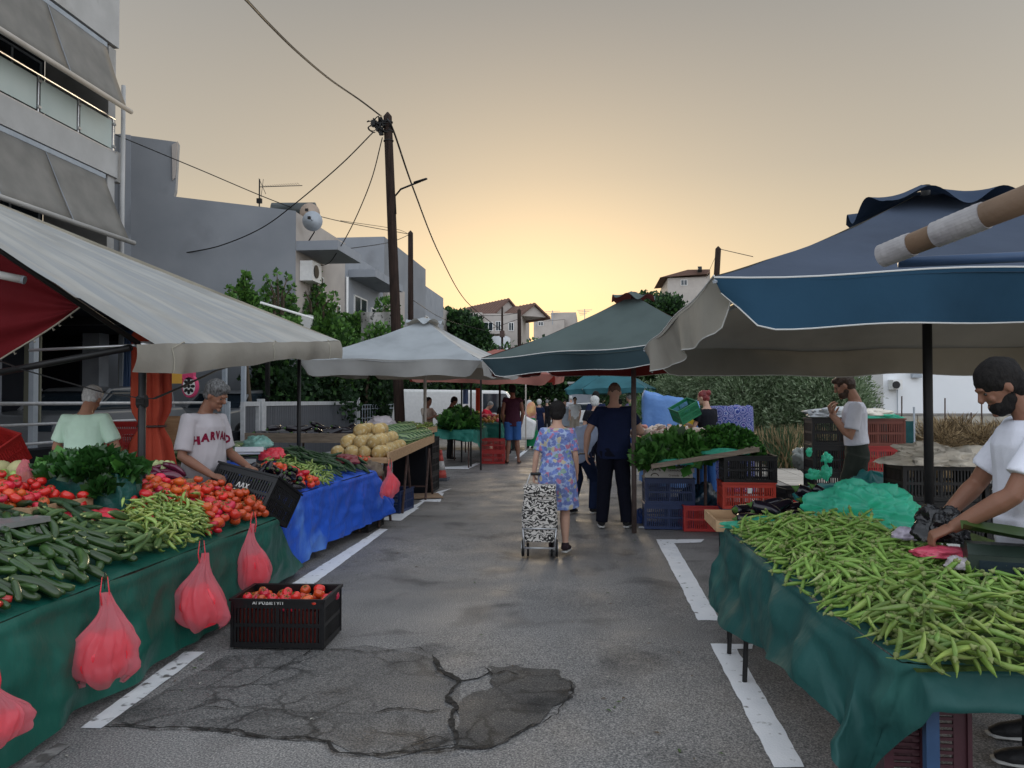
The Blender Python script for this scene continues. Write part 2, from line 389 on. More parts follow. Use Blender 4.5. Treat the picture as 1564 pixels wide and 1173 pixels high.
line([(582,793),(612,794),(668,750),(690,745),(660,752),(632,768),(640,766),(618,780)][0:4], M_line2)
line([(585,794),(612,795),(640,775),(630,775)], M_line2)
line([(640,765),(672,766),(678,752),(664,752)], M_line2)
line([(1002,823),(1075,823),(1070,828),(1030,829),(1100,946),(1066,946)], M_line2)
line([(1084,982),(1150,983),(1148,990),(1126,990),(1230,1173),(1182,1173)], M_line2)
line([(662,716),(715,716),(735,707),(728,706),(712,714),(664,714)], M_line2)
line([(786,700),(792,700),(838,662),(832,662)], M_line2)
line([(975,806),(1005,806),(1005,803),(976,803)], M_line2)
line([(-60,1235),(-30,1235),(110,1135),(88,1133)], mat('faded_white_road_paint', (.17,.165,.16), (.26,.25,.24), 20, .85, .2, .6, 95, world=True, c3=(.10,.095,.09), c3scale=12, c3thr=.48))

# ---- right pavement: kerb, pavers, each slab of its own where near
M_paver = mat('pavement_slab', (.40,.36,.31), (.50,.46,.40), 4, .85, .25, .3, 40, rnd=.12)
M_kerb = mat('kerb_stone', (.20,.19,.17), (.30,.28,.26), 5, .9, .2, .4, 40)
kerb = obj('kerb', None, kind='structure'); pave = obj('pavement', None, kind='structure')
base = MB().box((3.36, 2.0, -.015), (5.2, 75, .105)).build('slab_bed', M_kerb, pave)
k0 = None
for i in range(34):
    y = 2.0 + i*1.0
    if k0 is None: k0 = MB().box((3.2, .004, -.02), (3.35, .992, .125)).mesh('kerb_stone', M_kerb)
    obj('kerb_stone', k0, kerb, loc=(0, y, 0))
MB().box((3.2, 36, -.02), (3.35, 75, .125)).build('kerb_run', M_kerb, kerb)
p0 = MB().box((.006, .006, 0), (.594, .394, .024)).mesh('paving_slab', M_paver)
for i in range(26):
    for j in range(3):
        obj('paving_slab', p0, pave, loc=(3.37+j*.605, 7.0+i*.405, .106 + random.uniform(0,.004)))
MB().box((3.37, 17.6, .106), (5.18, 75, .13)).build('paved_strip', M_paver, pave)

# ---- raised yard behind the left fence
M_yard = mat('yard_concrete', (.07,.07,.07), (.11,.11,.11), 3, .9, .2, .3, 40, world=True)
MB().box((-30, 2, -.5), (-7.62, 60, .40)).build('yard', M_yard, kind='structure')

# ---- left apartment block (its long front runs along the street)
def win(parent, a, b, axis, out=1, frame=M_white, glass=M_glass, label=None):
    """window on a wall: a,b opposite corners on the wall plane; axis 'x' = wall normal along x"""
    w = MB()
    a, b = Vector(a), Vector(b); t = .05
    if axis == 'x':
        x = a.x; y0, y1 = sorted((a.y, b.y)); z0, z1 = sorted((a.z, b.z))
        w.box((x-.02*out, y0, z0), (x+.04*out, y0+t, z1)); w.box((x-.02*out, y1-t, z0), (x+.04*out, y1, z1))
        w.box((x-.02*out, y0+t, z0), (x+.04*out, y1-t, z0+t)); w.box((x-.02*out, y0+t, z1-t), (x+.04*out, y1-t, z1))
        w.box((x-.015*out, (y0+y1)/2-.025, z0+t), (x+.035*out, (y0+y1)/2+.025, z1-t))
        g = MB().box((x+.006*out, y0+t, z0+t), (x+.018*out, y1-t, z1-t))
    else:
        y = a.y; x0, x1 = sorted((a.x, b.x)); z0, z1 = sorted((a.z, b.z))
        w.box((x0, y-.04, z0), (x0+t, y+.02, z1)); w.box((x1-t, y-.04, z0), (x1, y+.02, z1))
        w.box((x0+t, y-.04, z0), (x1-t, y+.02, z0+t)); w.box((x0+t, y-.04, z1-t), (x1-t, y+.02, z1))
        w.box(((x0+x1)/2-.025, y-.035, z0+t), ((x0+x1)/2+.025, y+.015, z1-t))
        g = MB().box((x0+t, y-.018, z0+t), (x1-t, y-.006, z1-t))
    f = w.build('window', frame, parent); g.build('pane', glass, f); return f

ap = thing('apartment_building', 'grey apartment block with lowered grey awnings and a glass railed balcony', 'building', (-10.9, 12, 0))
def A(mb, name, m, parent=ap, **k):                       # parts authored in world space
    o = mb.build(name, m, parent, **k); o.matrix_parent_inverse = Matrix.Translation(-Vector(parent.location)) if parent.parent is None else Matrix(); return o
XF = -10.9; YE = 16.65
for z0, z1 in ((9.75, 12.8), (6.72, 7.28), (3.70, 4.25), (13.1, 13.7)):
    A(MB().box((XF-1.6, 2, z0), (XF, YE, z1)), 'balcony_band', M_concrete)
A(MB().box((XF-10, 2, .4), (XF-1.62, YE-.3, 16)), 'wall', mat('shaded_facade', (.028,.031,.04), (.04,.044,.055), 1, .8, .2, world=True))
A(MB().box((XF-1.62, YE-.28, 4.25), (XF-.06, YE-.02, 9.7)), 'end_wall', M_concrete)
for yy in (5.5, 9.5, 13.0, 16.2): A(MB().box((XF-.5, yy, .4), (XF-.1, yy+.35, 3.69)), 'column', M_render_grey)
A(MB().tube([(XF+.09, YE+.05, .4), (XF+.09, YE+.05, 8.9)], .05), 'drain_pipe', M_concrete, smooth=True)
A(MB().box((XF-.35, YE, 6.65), (XF-.02, YE+.2, 7.35)), 'corner_upstand', M_concrete)
# glass balustrade: rails, posts, panes
A(MB().tube([(XF-.05, 2, 8.08), (XF-.05, YE-.06, 8.08)], .024), 'handrail', M_metal, smooth=True)
A(MB().box((XF-.08, 2, 7.29), (XF-.02, YE, 7.32)), 'bottom_rail', M_metal)
yy = YE-.12; k = 0
while yy > 3:
    A(MB().tube([(XF-.05, yy, 7.28), (XF-.05, yy, 8.07)], .02).cbox((XF-.03, yy, 7.42), (.06,.09,.05)).cbox((XF-.03, yy, 7.94), (.06,.09,.05)), 'balustrade_post', M_metal)
    A(MB().box((XF-.052, yy-1.14, 7.36), (XF-.04, yy-.06, 8.0)), 'balustrade_pane', MATS.get('frosted_glass') or mat('frosted_glass', (.42,.50,.48), (.50,.57,.54), 1, .25, .5, world=True))
    yy -= 1.2
# drop awnings: fabric in panels and a hem bar
M_awn = mat('grey_awning_canvas', (.20,.195,.18), (.26,.25,.23), 2, .85, .15, .12, 200, world=True, transl=.15)
def awning(z_top, z_bot, prj, y1):
    a = A(MB().box((XF-.12, 2, z_top), (XF-.02, y1, z_top+.10)), 'awning_box', M_greypost)
    for q in range(5):
        ya = y1-.04-q*1.9; yb = ya-1.9
        mb = MB()
        mb.grid(lambda u, v: Vector((XF-.02 + prj*v, ya+(yb-ya)*u + .0, z_top-.01 - (z_top-z_bot)*v - .035*math.sin(math.pi*v)*(1+.4*math.sin(9*u+q)))), 9, 7)
        o = A(mb, 'awning_panel', M_awn, smooth=True); thick(o, .006)
        A(MB().tube([(XF-.005, yb, z_top-.02), (XF+prj*.5+.004, yb, (z_top+z_bot)/2-.04), (XF+prj+.004, yb, z_bot)], .008, 5), 'awning_seam', M_render_grey)
    A(MB().tube([(XF+prj, 2, z_bot-.02), (XF+prj, y1+.08, z_bot-.02)], .055, 10), 'hem_bar', M_concrete, smooth=True)
    A(MB().tube([(XF-.03, y1-.05, z_bot+.45), (XF+prj, y1-.03, z_bot)], .018, 6), 'awning_arm', M_metal)
awning(9.60, 8.15, .52, 16.25)
awning(6.6, 5.16, .62, 16.25)
for z in (7.2, 4.2):
    for y in (14.4, 11.2):
        f = win(ap, (XF-1.6, y, z), (XF-1.6, y+1.8, z+2.1), 'x', frame=M_greypost); f.matrix_parent_inverse = Matrix.Translation(-Vector(ap.location))
# shop sign on the ground floor, vertical Greek lettering
def text_obj(s, size, m, parent=None, depth=.004, align='CENTER', name='lettering', font_scale=(1,1), world_m=None):
    cu = bpy.data.curves.new(name, 'FONT'); cu.body = s; cu.size = size; cu.extrude = depth; cu.align_x = align; cu.align_y = 'CENTER'; cu.resolution_u = 2
    tmp = bpy.data.objects.new(name, cu); TS.collection.objects.link(tmp); dg = TS.view_layers[0].depsgraph; dg.update()
    me = bpy.data.meshes.new_from_object(tmp.evaluated_get(dg)); bpy.data.objects.remove(tmp); me.materials.clear(); me.materials.append(m)
    o = obj(name, me, parent)
    if world_m is not None: o.matrix_world = world_m if parent is None else parent.matrix_world.inverted() @ world_m
    return o
M_black = mat('black_print', (.01,.01,.01)); M_whiteprint = mat('white_print', (.65,.65,.62)); M_signboard = mat('signboard', (.15,.15,.11))
sg = thing('shop_sign', 'narrow vertical shop sign with dark Greek letters behind the railing', 'sign', (-9.6, 12.35, 1.2))
MB().box((-.15, -.02, 0), (.15, .02, 1.5)).build('board', M_signboard, sg)
bpy.context.view_layer.update()
for i, ch in enumerate('ΡΙΕΣ Τ'):
    if ch == ' ': continue
    o = text_obj(ch, .19, M_black, sg); o.location = (0, -.026, 1.05 - i*.2); o.rotation_euler = (math.pi/2, 0, 0)

# ---- second house: blue-grey blank side wall facing us, front with canopies
hs = thing('side_house', 'low grey blue house with blank side wall, dishes and two projecting canopies', 'house', (-8.5, 22, 0))
HC = Vector((-8.75, 22, 0)); HL = Vector((-13.4, 20.35, 0))
def WH(mb, name, m, parent=hs, **k): return A(mb, name, m, parent, **k)
dv = (HL-HC).normalized(); nn = Vector((-dv.y, dv.x, 0))
if nn.y > 0: nn = -nn
def wallpt(px, py):
    d = ray(px, py); o = Vector((0,0,H)); t = (HC-o).dot(nn)/d.dot(nn); return o + d*t
prof = [(452,322),(265,300),(268,290),(272,217),(183,205),(120,200)]
pts = [wallpt(*p) for p in prof]
poly = [HC + Vector((0,0,.4))] + pts + [Vector((pts[-1].x, pts[-1].y, .4))]
WH(MB().prism(poly, -nn*.3), 'side_wall', M_render_blue)
WH(MB().prism([wallpt(183,205)+nn*.012, wallpt(200,207)+nn*.012, wallpt(200,420)+nn*.012, wallpt(183,420)+nn*.012], nn*.03), 'pilaster', M_render_grey)
WH(MB().prism([wallpt(263,222)+nn*.012, wallpt(272,217)+nn*.012, wallpt(268,272)+nn*.012, wallpt(264,276)+nn*.012], nn*.05), 'chimney_edge', M_render_warm)
WH(MB().box((-18, 17.6, .4), (-12.45, 17.9, 3.6)), 'dark_gap_screen', M_dark)  # added dark screen closing the gap where bright sky showed through
WH(MB().box((-15, 22.35, .4), (-9.05, 31.5, 6.6)), 'body_wall', M_render_warm)
WH(MB().prism([(-8.75,22.02,.4),(-8.75,26.6,.4),(-8.75,26.6,7.2),(-8.75,22.02,7.2)], (-.29,0,0)), 'front_wall', M_render_warm)
WH(MB().prism([(-8.75,26.62,.4),(-8.75,31.6,.4),(-8.75,31.6,6.95),(-8.75,26.62,6.95)], (-.29,0,0)), 'front_wall', M_render_grey)
for (y0, y1, x1) in ((22.0, 24.3, -7.46), (27.0, 31.0, -7.75)):
    WH(MB().prism([(-8.74, y0, 6.05), (x1, y0, 6.05), (x1, y0, 6.33), (-8.74, y0, 6.33)], (0, y1-y0, 0)), 'canopy_slab', M_render_grey)
for (y0, y1, z0, z1) in ((23.3,24.3,3.6,5.6),(25.1,26.0,3.2,4.9),(27.6,29.2,3.5,5.5),(29.8,31,3.5,5.3)):
    f = win(hs, (-8.74, y0, z0), (-8.74, y1, z1), 'x'); f.matrix_parent_inverse = Matrix.Translation(-Vector(hs.location))
WH(MB().tube([(-8.68,26.62,.4),(-8.68,26.62,6.0)], .05), 'drain_pipe', M_white, smooth=True)
WH(MB().box((-8.74, 22.3, 5.2), (-8.35, 23.1, 5.8)), 'air_conditioner', M_white)
WH(MB().lathe([(.2,0),(.2,.02)], 16, Matrix.Translation((-8.34,22.6,5.5)) @ Matrix.Rotation(math.pi/2,4,'Y')), 'fan_grille', M_blackmetal)
WH(MB().cbox((-8.55, 22.35, 3.9), (.35, .3, .5)), 'meter_box', M_white)
def dish(px, py, Y, r, m, lab):
    p = P(px, py, Y); t = thing('satellite_dish', lab, 'satellite dish', p)
    pr = [(r*math.sin(a), r*.35*(1-math.cos(a))) for a in [i*.19 for i in range(1, 9)]]
    Mx = Matrix.Rotation(R(100),4,'X') @ Matrix.Rotation(R(12),4,'Y')
    o = MB().lathe(pr, 20, Mx).build('reflector', m, t, smooth=True)
    MB().tube([Vector((0,-.02,0)), Vector((.05,-.42,.0))], .012, 5).cbox((.05,-.44,0),(.08,.08,.08)).build('feed_arm', M_blackmetal, t)
    MB().tube([(0,.06,0), (0,.12,-.3), (-.25,.2,-.62)], .02, 6).build('bracket', M_blackmetal, t)
dish(478, 338, 22.3, .30, mat('dish_grey', (.42,.46,.50), None, rough=.5), 'pale grey satellite dish in front of the tan one on the house edge')
dish(474, 326, 23.0, .31, mat('dish_tan', (.42,.33,.26), None, rough=.5), 'tan satellite dish half hidden behind the pale grey one')
wt = thing('solar_water_heater', 'dark rooftop water heater on the blue grey house', 'water heater', P(448, 325, 23.5))
o = MB().tube([(-.75,0,.1),(-.68,0,.1),(.68,.1,.1),(.75,.1,.1)], [.05,.24,.24,.05], 12).build('tank', mat('tank_dark', (.03,.04,.04), (.06,.07,.07), 3, .4), wt, smooth=True)
MB().box((-.6,-.1,-.3),(-.5,0,-.0)).box((.5,-.1,-.3),(.6,0,0)).build('stand', M_blackmetal, wt)
MB().tube([(-.9,0,-.05),(-.5,.05,.12),(-.3,0,-.1)], [.05,.14,.08], 8).build('wrapped_pipe', MATS['tank_dark'], wt, smooth=True)
an = thing('tv_antenna', 'rooftop television aerial with a long boom above the blank grey wall', 'antenna', P(396, 322, 22.0))
b_ = MB().tube([(0,0,-.2),(0,0,.95)], .022, 6); b_.tube([(.02,0,.72),(1.25,.2,.78)], .012, 5)
for k in range(16): b_.tube([(.15+k*.07,-.09,.735+k*.003),(.15+k*.07,.09,.735+k*.003)], .006, 4)
b_.tube([(.05,0,.4),(.12,0,.95)], .008, 4).tube([(-.02,0,.98),(.2,0,.5)], .008, 4); b_.tube([(-.3,0,.0),(.08,0,.05)], .01, 4)
for k in range(5): b_.tube([(-.28+k*.08,-.05,-.1),(-.28+k*.08,.05,.14)], .006, 4)
b_.cbox((0,0,.3),(.14,.1,.14)); b_.build('aerial', M_blackmetal, an)

def slab_house(name, lab, boxes, m, wins=(), group=None):
    b0 = boxes[0]; h = thing(name, lab, 'house', (b0[0][0], b0[0][1], 0), 0, group)
    for a, b in boxes: A(MB().box(a, b), 'wall', m, h)
    for a, b, ax in wins:
        f = win(h, a, b, ax); f.matrix_parent_inverse = Matrix.Translation(-Vector(h.location))
    return h
slab_house('row_house', 'tall plain grey block end rising behind the blue grey house', [((-16.5,35,0),(P(587,354,35).x,44,9.25))], M_render_blue, [((P(587,354,35).x,37,5.6),(P(587,354,35).x,38.4,7.2),'x')])
slab_house('row_house', 'grey stepped block just left of the second wooden pole', [((-16,45,0),(P(633,417,45).x,54,8.9))], M_render_grey, [((P(633,417,45).x,47,5),(P(633,417,45).x,49,7),'x'),((P(633,417,45).x,50,5),(P(633,417,45).x,52,7),'x')])
slab_house('row_house', 'low pale block between the second pole and the distant trees', [((-20,60,0),(P(664,457,60).x,70,9.3))], M_render_warm, [((P(664,457,60).x,62,5),(P(664,457,60).x,64,7),'x')])
for (y, z0, z1) in ((33, 4.2, 6.6), ):
    slab_house('row_house', 'beige balcony front below the grey canopies', [((-12,31.8,0),(-8.6,34.8,z1))], M_render_warm, [((-8.6,32.5,3),(-8.6,34,5),'x')])

# far houses with tiled roofs
def GR(cx_, cy_): return Matrix.Translation((cx_,cy_,0)) @ Matrix.Rotation(R(38),4,'Z') @ Matrix.Translation((-cx_,-cy_,0))
M_tile = mat('roof_tile', (.12,.075,.06), (.17,.10,.08), 8, .85, .2, .5, 20, world=True)
def gable(h, a, b, z0, z1, m_roof=M_tile, m_wall=M_render_warm, ridge='y'):
    x0, y0 = a; x1, y1 = b; xm = (x0+x1)/2
    A(MB().prism([(x0,y0,z0),(x1,y0,z0),(xm,y0,z1)], (0,y1-y0,0)), 'gable_wall', m_wall, h).data.transform(GR((x0+x1)/2,(y0+y1)/2))
    for s, xa in ((-1, x0-.3), (1, x1+.3)):
        ra = MB(); n = 7
        z_e = z0 - .3*(z1-z0)/((x1-x0)/2)
        ra.prism([(xa, y0-.3, z_e+.02), (xm, y0-.3, z1+.02), (xm, y0-.3, z1+.2), (xa, y0-.3, z_e+.2)], (0, y1-y0+.6, 0))
        for q in range(int((y1-y0)/.6)):
            ra.tube([(xa, y0-.1+q*.6, z_e+.2), (xm, y0-.1+q*.6, z1+.2)], .07, 5)
        A(ra, 'roof', m_roof, h).data.transform(GR((x0+x1)/2,(y0+y1)/2))
def Hh(px, Y): return P(px, 500, Y).x
h = slab_house('distant_house', 'distant pale house with two red tiled roofs above the white canopy', [((Hh(690,70),70,0),(Hh(736,70),82,P(0,486,70).z)), ((Hh(736,70),70.5,0),(Hh(795,70),80,P(0,487,70).z))], M_render_warm,
     [((Hh(738,70),70.48,P(0,512,70).z),(Hh(752,70),70.48,P(0,499,70).z),'y'), ((Hh(756,70),70.48,P(0,512,70).z),(Hh(764,70),70.48,P(0,498,70).z),'y'), ((Hh(715,70),69.98,P(0,512,70).z),(Hh(726,70),69.98,P(0,500,70).z),'y'), ((Hh(776,70),70.48,P(0,512,70).z),(Hh(784,70),70.48,P(0,500,70).z),'y')])
gable(h, (Hh(714,74),74), (Hh(757,74),82), P(0,487,74).z, P(0,468,74).z)
gable(h, (Hh(745,71),71), (Hh(792,71),80), P(0,491,71).z, P(0,475,71).z)
A(MB().box((Hh(735,69),68.6,P(0,517,69).z),(Hh(770,69),70.4,P(0,514,69).z)), 'balcony', M_render_warm, h)
A(MB().box((Hh(733,66),66,0),(Hh(775,66),68.4,P(0,520,66).z)), 'lower_wall', M_white_wall, h)
h = slab_house('distant_house', 'small distant flat roofed houses right of the tall far pole', [((Hh(815,95),95,0),(Hh(862,95),103,P(0,496,95).z)), ((Hh(842,96),95.5,0),(Hh(880,96),105,P(0,488,96).z))], M_render_warm, [((Hh(822,95),94.98,P(0,506,95).z),(Hh(830,95),94.98,P(0,500,95).z),'y')])
# hillside on the right with a house on top
M_hill = mat('scrubby_hill', (.05,.065,.03), (.12,.11,.06), .3, .95, .1, .8, 2, world=True)
def hillf(u, v):
    x = 5 + 90*u; y = 62 + 90*v
    e = math.exp(-((x-30)/24)**2 - ((y-105)/30)**2)
    return Vector((x, y, -.3 + 13.5*e + .5*nz(x, y, 0, .2)))
MB().grid(hillf, 40, 40).build('hill', M_hill, smooth=True, kind='structure')
h = slab_house('hilltop_house', 'pale house with tiled roof on the wooded rise behind the blue canopy', [((Hh(1020,90),90,5),(Hh(1082,90),99,P(0,441,90).z)), ((Hh(1040,91),91,9),(Hh(1085,91),99,P(0,436,91).z))], M_render_warm, [((Hh(1040,90),89.98,P(0,452,90).z),(Hh(1050,90),89.98,P(0,444,90).z),'y')])
A(MB().prism([(Hh(1008,90),89.5,P(0,441,90).z),(Hh(1084,90),89.5,P(0,437,90).z),(Hh(1084,90),89.5,P(0,431,90).z),(Hh(1050,90),89.5,P(0,431,90).z)], (0,9,0)), 'roof', M_tile, h)
A(MB().tube([(Hh(1066,89),89,P(0,430,89).z),(Hh(1072,89),89,P(0,430,89).z)], .35, 10), 'water_tank', M_blackmetal, h)

# ---- right side: white building, its neighbour, garden wall of blocks
wb = thing('white_building', 'large blank white building wall behind the dry lot', 'building', (8.2, 22, 0))
x0 = P(1349, 600, 24).x
A(MB().box((x0, 24, 0), (x0+16, 36, 5.2)), 'wall', M_white_wall, wb)
o = A(MB().box((P(1350,0,24).x, 23.6, P(0,597,24).z), (P(1364,0,24).x, 23.98, P(0,584,24).z)), 'air_conditioner', M_white, wb)
A(MB().lathe([(.11,0),(.11,.02)], 16, Matrix.Translation((P(1354,0,24).x, 23.58, P(0,591,24).z)) @ Matrix.Rotation(math.pi/2,4,'X')), 'fan_grille', M_blackmetal, wb)
A(MB().tube([(P(1363,0,24).x, 23.95, P(0,596,24).z), (P(1363,0,24).x, 23.95, .8)], .015, 5), 'pipe', M_greypost, wb)
A(MB().cbox((P(1391,0,24).x, 23.9, P(0,572,24).z), (.25,.16,.4)), 'wall_lamp', M_greypost, wb)
nb = thing('neighbour_building', 'beige building with grey shutters left of the white wall', 'building', (P(1310,600,30).x, 30, 0))
xa, xb = P(1305,600,30).x, P(1356,600,30).x
A(MB().box((xa, 30, 0), (xb, 40, 5.4)), 'wall', mat('beige_render', (.46,.42,.35), (.52,.48,.40), 2, .85, .2, world=True), nb)
A(MB().box((P(1319,0,30).x, 29.9, P(0,611,30).z), (P(1330,0,30).x, 29.99, P(0,563,30).z)), 'shutter', M_render_grey, nb)
A(MB().box((P(1331,0,30).x, 29.86, P(0,611,30).z), (P(1334,0,30).x, 29.99, P(0,561,30).z)), 'shutter_frame', M_white, nb)
A(MB().box((P(1334,0,30).x, 29.5, P(0,610,30).z), (P(1352,0,30).x, 29.98, P(0,602,30).z)), 'porch_opening', M_dark, nb)
A(MB().box((P(1315,0,29).x, 29.2, 0), (P(1352,0,29).x, 29.4, P(0,612,29).z)), 'grey_gate', M_render_grey, nb)
A(MB().box((P(1338,0,30).x, 29.7, P(0,567,30).z), (P(1352,0,30).x, 29.95, 5)), 'balcony_panel', M_render_grey, nb)
A(MB().box((P(1337,0,30).x, 29.85, P(0,583,30).z), (P(1346,0,30).x, 29.98, P(0,570,30).z)), 'window', M_glass, nb)
# block wall, each block its own piece
M_block = mat('concrete_block', (.36,.34,.29), (.46,.43,.37), 4, .95, .15, .5, 30, rnd=.12)
bw = thing('block_wall', 'low grey concrete block garden wall in front of the white building', 'wall', (P(1352,640,21).x, 21, 0))
blk = MB().box((.008,0,.008), (.392,.18,.192)).mesh('block', M_block)
A(MB().box((bw.location.x, 21.01, 0), (bw.location.x+9, 21.17, 1.2)), 'mortar_core', M_kerb, bw)
for r_ in range(3):
    for k in range(22):
        obj('block', blk, bw, loc=(k*.4 + (.2 if r_ % 2 else 0), -.008+random.uniform(-.004,.004), .6+r_*.2))
A(MB().box((bw.location.x-.02, 20.97, 1.205), (bw.location.x+9.2, 21.22, 1.25)), 'coping', M_kerb, bw)
# ================================================================== POLES, WIRES, FENCES, TREES
M_bark = mat('bark', (.06,.045,.03), (.12,.09,.065), 8, .9, .2, .6, 20, stretch=(1,1,.3))
M_leafA = mat('leaf_fresh', (.07,.17,.028), (.13,.28,.055), 3, .5, .4, transl=.25, world=True)
M_leafB = mat('leaf_deep', (.03,.085,.02), (.055,.125,.033), 3, .5, .4, transl=.2, world=True)
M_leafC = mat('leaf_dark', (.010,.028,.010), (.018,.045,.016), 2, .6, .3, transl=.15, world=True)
M_olive1 = mat('olive_leaf_silver', (.19,.26,.15), (.30,.37,.23), 2, .55, .4, transl=.2, world=True)
M_olive2 = mat('olive_leaf_dark', (.075,.125,.055), (.12,.18,.085), 2, .6, .3, transl=.2, world=True)
M_straw = mat('dry_straw', (.40,.29,.16), (.58,.45,.27), 3, .9, .1, transl=.3, world=True)
M_straw2 = mat('dry_brown_stalk', (.12,.085,.05), (.2,.15,.09), 3, .9, .1, transl=.2, world=True)

def pole(name, lab, base, top, r0, r1, arm=False):
    b, t = Vector(base), Vector(top); o = thing(name, lab, 'utility pole', b); d = t-b
    n = 12; pts = [d*(i/n) for i in range(n+1)] + [d + Vector((0,0,.12))]
    rs = [r0+(r1-r0)*i/n for i in range(n+1)] + [.02]
    MB().tube(pts, rs, 12).build('shaft', M_pole, o, smooth=True)
    return o
TOP = P(592, 178, 20.0); BASE = P(613, 704, 20.0); BASE.z = 0
pl = pole('utility_pole', 'tall dark wooden pole with a tangle of cables and small lamp arm', BASE, TOP, .15, .115)
def at_pole(z): return BASE.lerp(TOP, z/TOP.z)
arm = MB(); a0 = at_pole(P(601,322,20).z); p1 = P(603,300,20); p2 = P(612,289,19.9); p3 = P(652,273,19.5)
arm.tube([Vector((.13,-.05,a0.z-0.1))+Vector((a0.x,a0.y,0))-BASE+Vector((0,0,0)), p1-BASE, p2-BASE, p3-BASE], .026, 7)
arm.build('lamp_arm', M_blackmetal, pl, smooth=True)
MB().tube([P(633,279,19.65)-BASE, P(651,273,19.5)-BASE], [.05,.04], 8, flat=.6).build('lamp_head', M_blackmetal, pl, smooth=True)
tg = MB()
for k in range(16):
    c = P(random.uniform(566,588), random.uniform(185,202), 19.9) - BASE; r_ = random.uniform(.06,.16)
    q = Quaternion((random.uniform(-1,1),random.uniform(-1,1),random.uniform(-1,1)), random.uniform(0,3))
    tg.tube([c + q @ Vector((r_*math.cos(a), r_*math.sin(a)*random.uniform(.6,1), .02*a)) for a in [i*.5 for i in range(13)]], random.uniform(.012,.02), 5)
for k in range(7): c = P(random.uniform(569,587), random.uniform(182,203), 19.9)-BASE; tg.cbox(c, (.1,.08,.14))
for k in range(3): tg.tube([at_pole(TOP.z-.15-k*.25)-BASE+Vector((0,0,0)), at_pole(TOP.z-.17-k*.25)-BASE], .14, 10)
tg.build('cable_tangle', M_cable, pl)
pl2 = pole('utility_pole', 'second wooden pole standing farther back behind the lamp pole', (P(628,600,35).x,35,0), P(627,356,35), .15, .12)
pl3 = pole('utility_pole', 'distant pole at the right edge of the tile roofed house', (P(794,600,62).x,62,0), P(793,474,62), .17, .15)
pl4 = pole('utility_pole', 'thin distant pole in front of the tile roofed house', (P(767,600,60).x,60,0), P(767,470,60), .10, .08)
A(MB().cbox(P(767,510,59.8), (.35,.35,.5)), 'junction_box', M_rust, pl4)
pl5 = pole('utility_pole', 'leaning wooden pole behind the blue canopy on the olive side', (P(1080,640,36).x,36,0), P(1097,380,36), .16, .13)
pl6 = pole('utility_pole', 'short dark distant pole among wires before the tiled roofs', (P(709,600,66).x,66,0), P(709,482,66), .09, .07)
def wire(pts, r, lab, sag=0.0):
    pts = [Vector(p) for p in pts]; c = []
    if len(pts) == 2:
        for i in range(25):
            u = i/24; p = pts[0].lerp(pts[1], u); p.z -= sag*4*u*(1-u); c.append(p)
    else:
        for i in range(len(pts)-1):
            a, b = pts[i], pts[i+1]; p0 = pts[i-1] if i else a*2-b; p3 = pts[i+2] if i+2 < len(pts) else b*2-a
            for q in range(8):
                t = q/8; c.append(.5*((2*a)+(b-p0)*t+(2*p0-5*a+4*b-p3)*t*t+(3*a-p0-3*b+p3)*t**3))
        c.append(pts[-1])
    m = MB().tube(c, r, 6).build('power_cable', M_cable, smooth=True); return tag(m, lab, 'cable', 'overhead cables')
hk = P(583,178,19.95)
wire([P(355,-18,9.0), P(376,0,9.6), P(410,36,10.8), P(455,80,12.5), P(505,122,15), P(550,153,17.8), hk], .021, 'thick twisted cable rising from the lamp pole to the upper left')
wire([P(588,178,20), P(601,200,20.1), P(632,290,24), P(672,390,34), P(712,460,48), P(760,500,59), P(768,505,60)], .026, 'heavy cable dropping from the lamp pole towards the tiled houses')
wire([P(570,202,19.9), P(520,252,20.2), P(452,310,20.8), P(400,348,21), P(340,374,21), P(290,385,21), P(245,390,21)], .018, 'cable curving from the lamp pole down to the blank side wall')
wire([P(584,210,19.9), P(567,275,20.5), P(540,340,21.5), P(515,385,22.5), P(500,403,23), P(476,406,23)], .014, 'thin cable sagging from the lamp pole to the air conditioner')
wire([P(-40,115,14), P(0,133,14.5), P(175,205,17.6), P(300,257,20), P(435,313,23), P(520,338,28), P(627,358,35)], .014, 'long thin cable passing the glass balcony towards the second pole')
wire([P(515,382,26), P(580,373,30), P(605,367,33), P(626,358,35)], .015, 'short slack cable between the grey canopy and the second pole')
wire([P(628,360,35), P(605,350,33), P(520,337,28)], .01, 'fine cable from the second pole to the rooftops')
wire([P(625,455,35), P(680,488,50), P(740,505,62)], .018, 'low cable from the second pole to the distant house')
wire([P(793,478,62), P(760,482,62), P(700,481,66)], .02, 'distant cable crossing the tiled house high up')
wire([P(793,487,62), P(740,503,62), P(700,492,66)], .02, 'distant cable crossing the tiled house windows')
wire([P(793,482,62), P(830,490,75), P(862,488,92)], .02, 'distant cable right of the far pole')
wire([P(1098,380,36), P(1115,384,34), P(1150,392,32)], .015, 'cable from the leaning pole to behind the blue canopy')
wire([P(1096,385,36), P(1078,425,40)], .01, 'fine stay wire beside the leaning pole')
def aerial(px, y0, y1, Y, lab):
    a = P(px, y1, Y); t = thing('tv_antenna', lab, 'antenna', a); h = P(px,y0,Y).z-a.z
    b = MB().tube([(0,0,0),(0,0,h)], .05, 5)
    for k in range(4): b.tube([(-.9+.1*k,0,h-.15-.2*k),(.9-.3*k,0,h-.1-.2*k)], .03, 4)
    b.build('aerial', M_greypost, t)
for i, (px, y0, y1) in enumerate(((819,474,500),(844,474,496),(893,472,490))): aerial(px, y0, y1, 95, ['faint rooftop aerial nearest the far pole','middle faint rooftop aerial against the yellow sky','faint rooftop aerial above the dark green umbrella'][i])

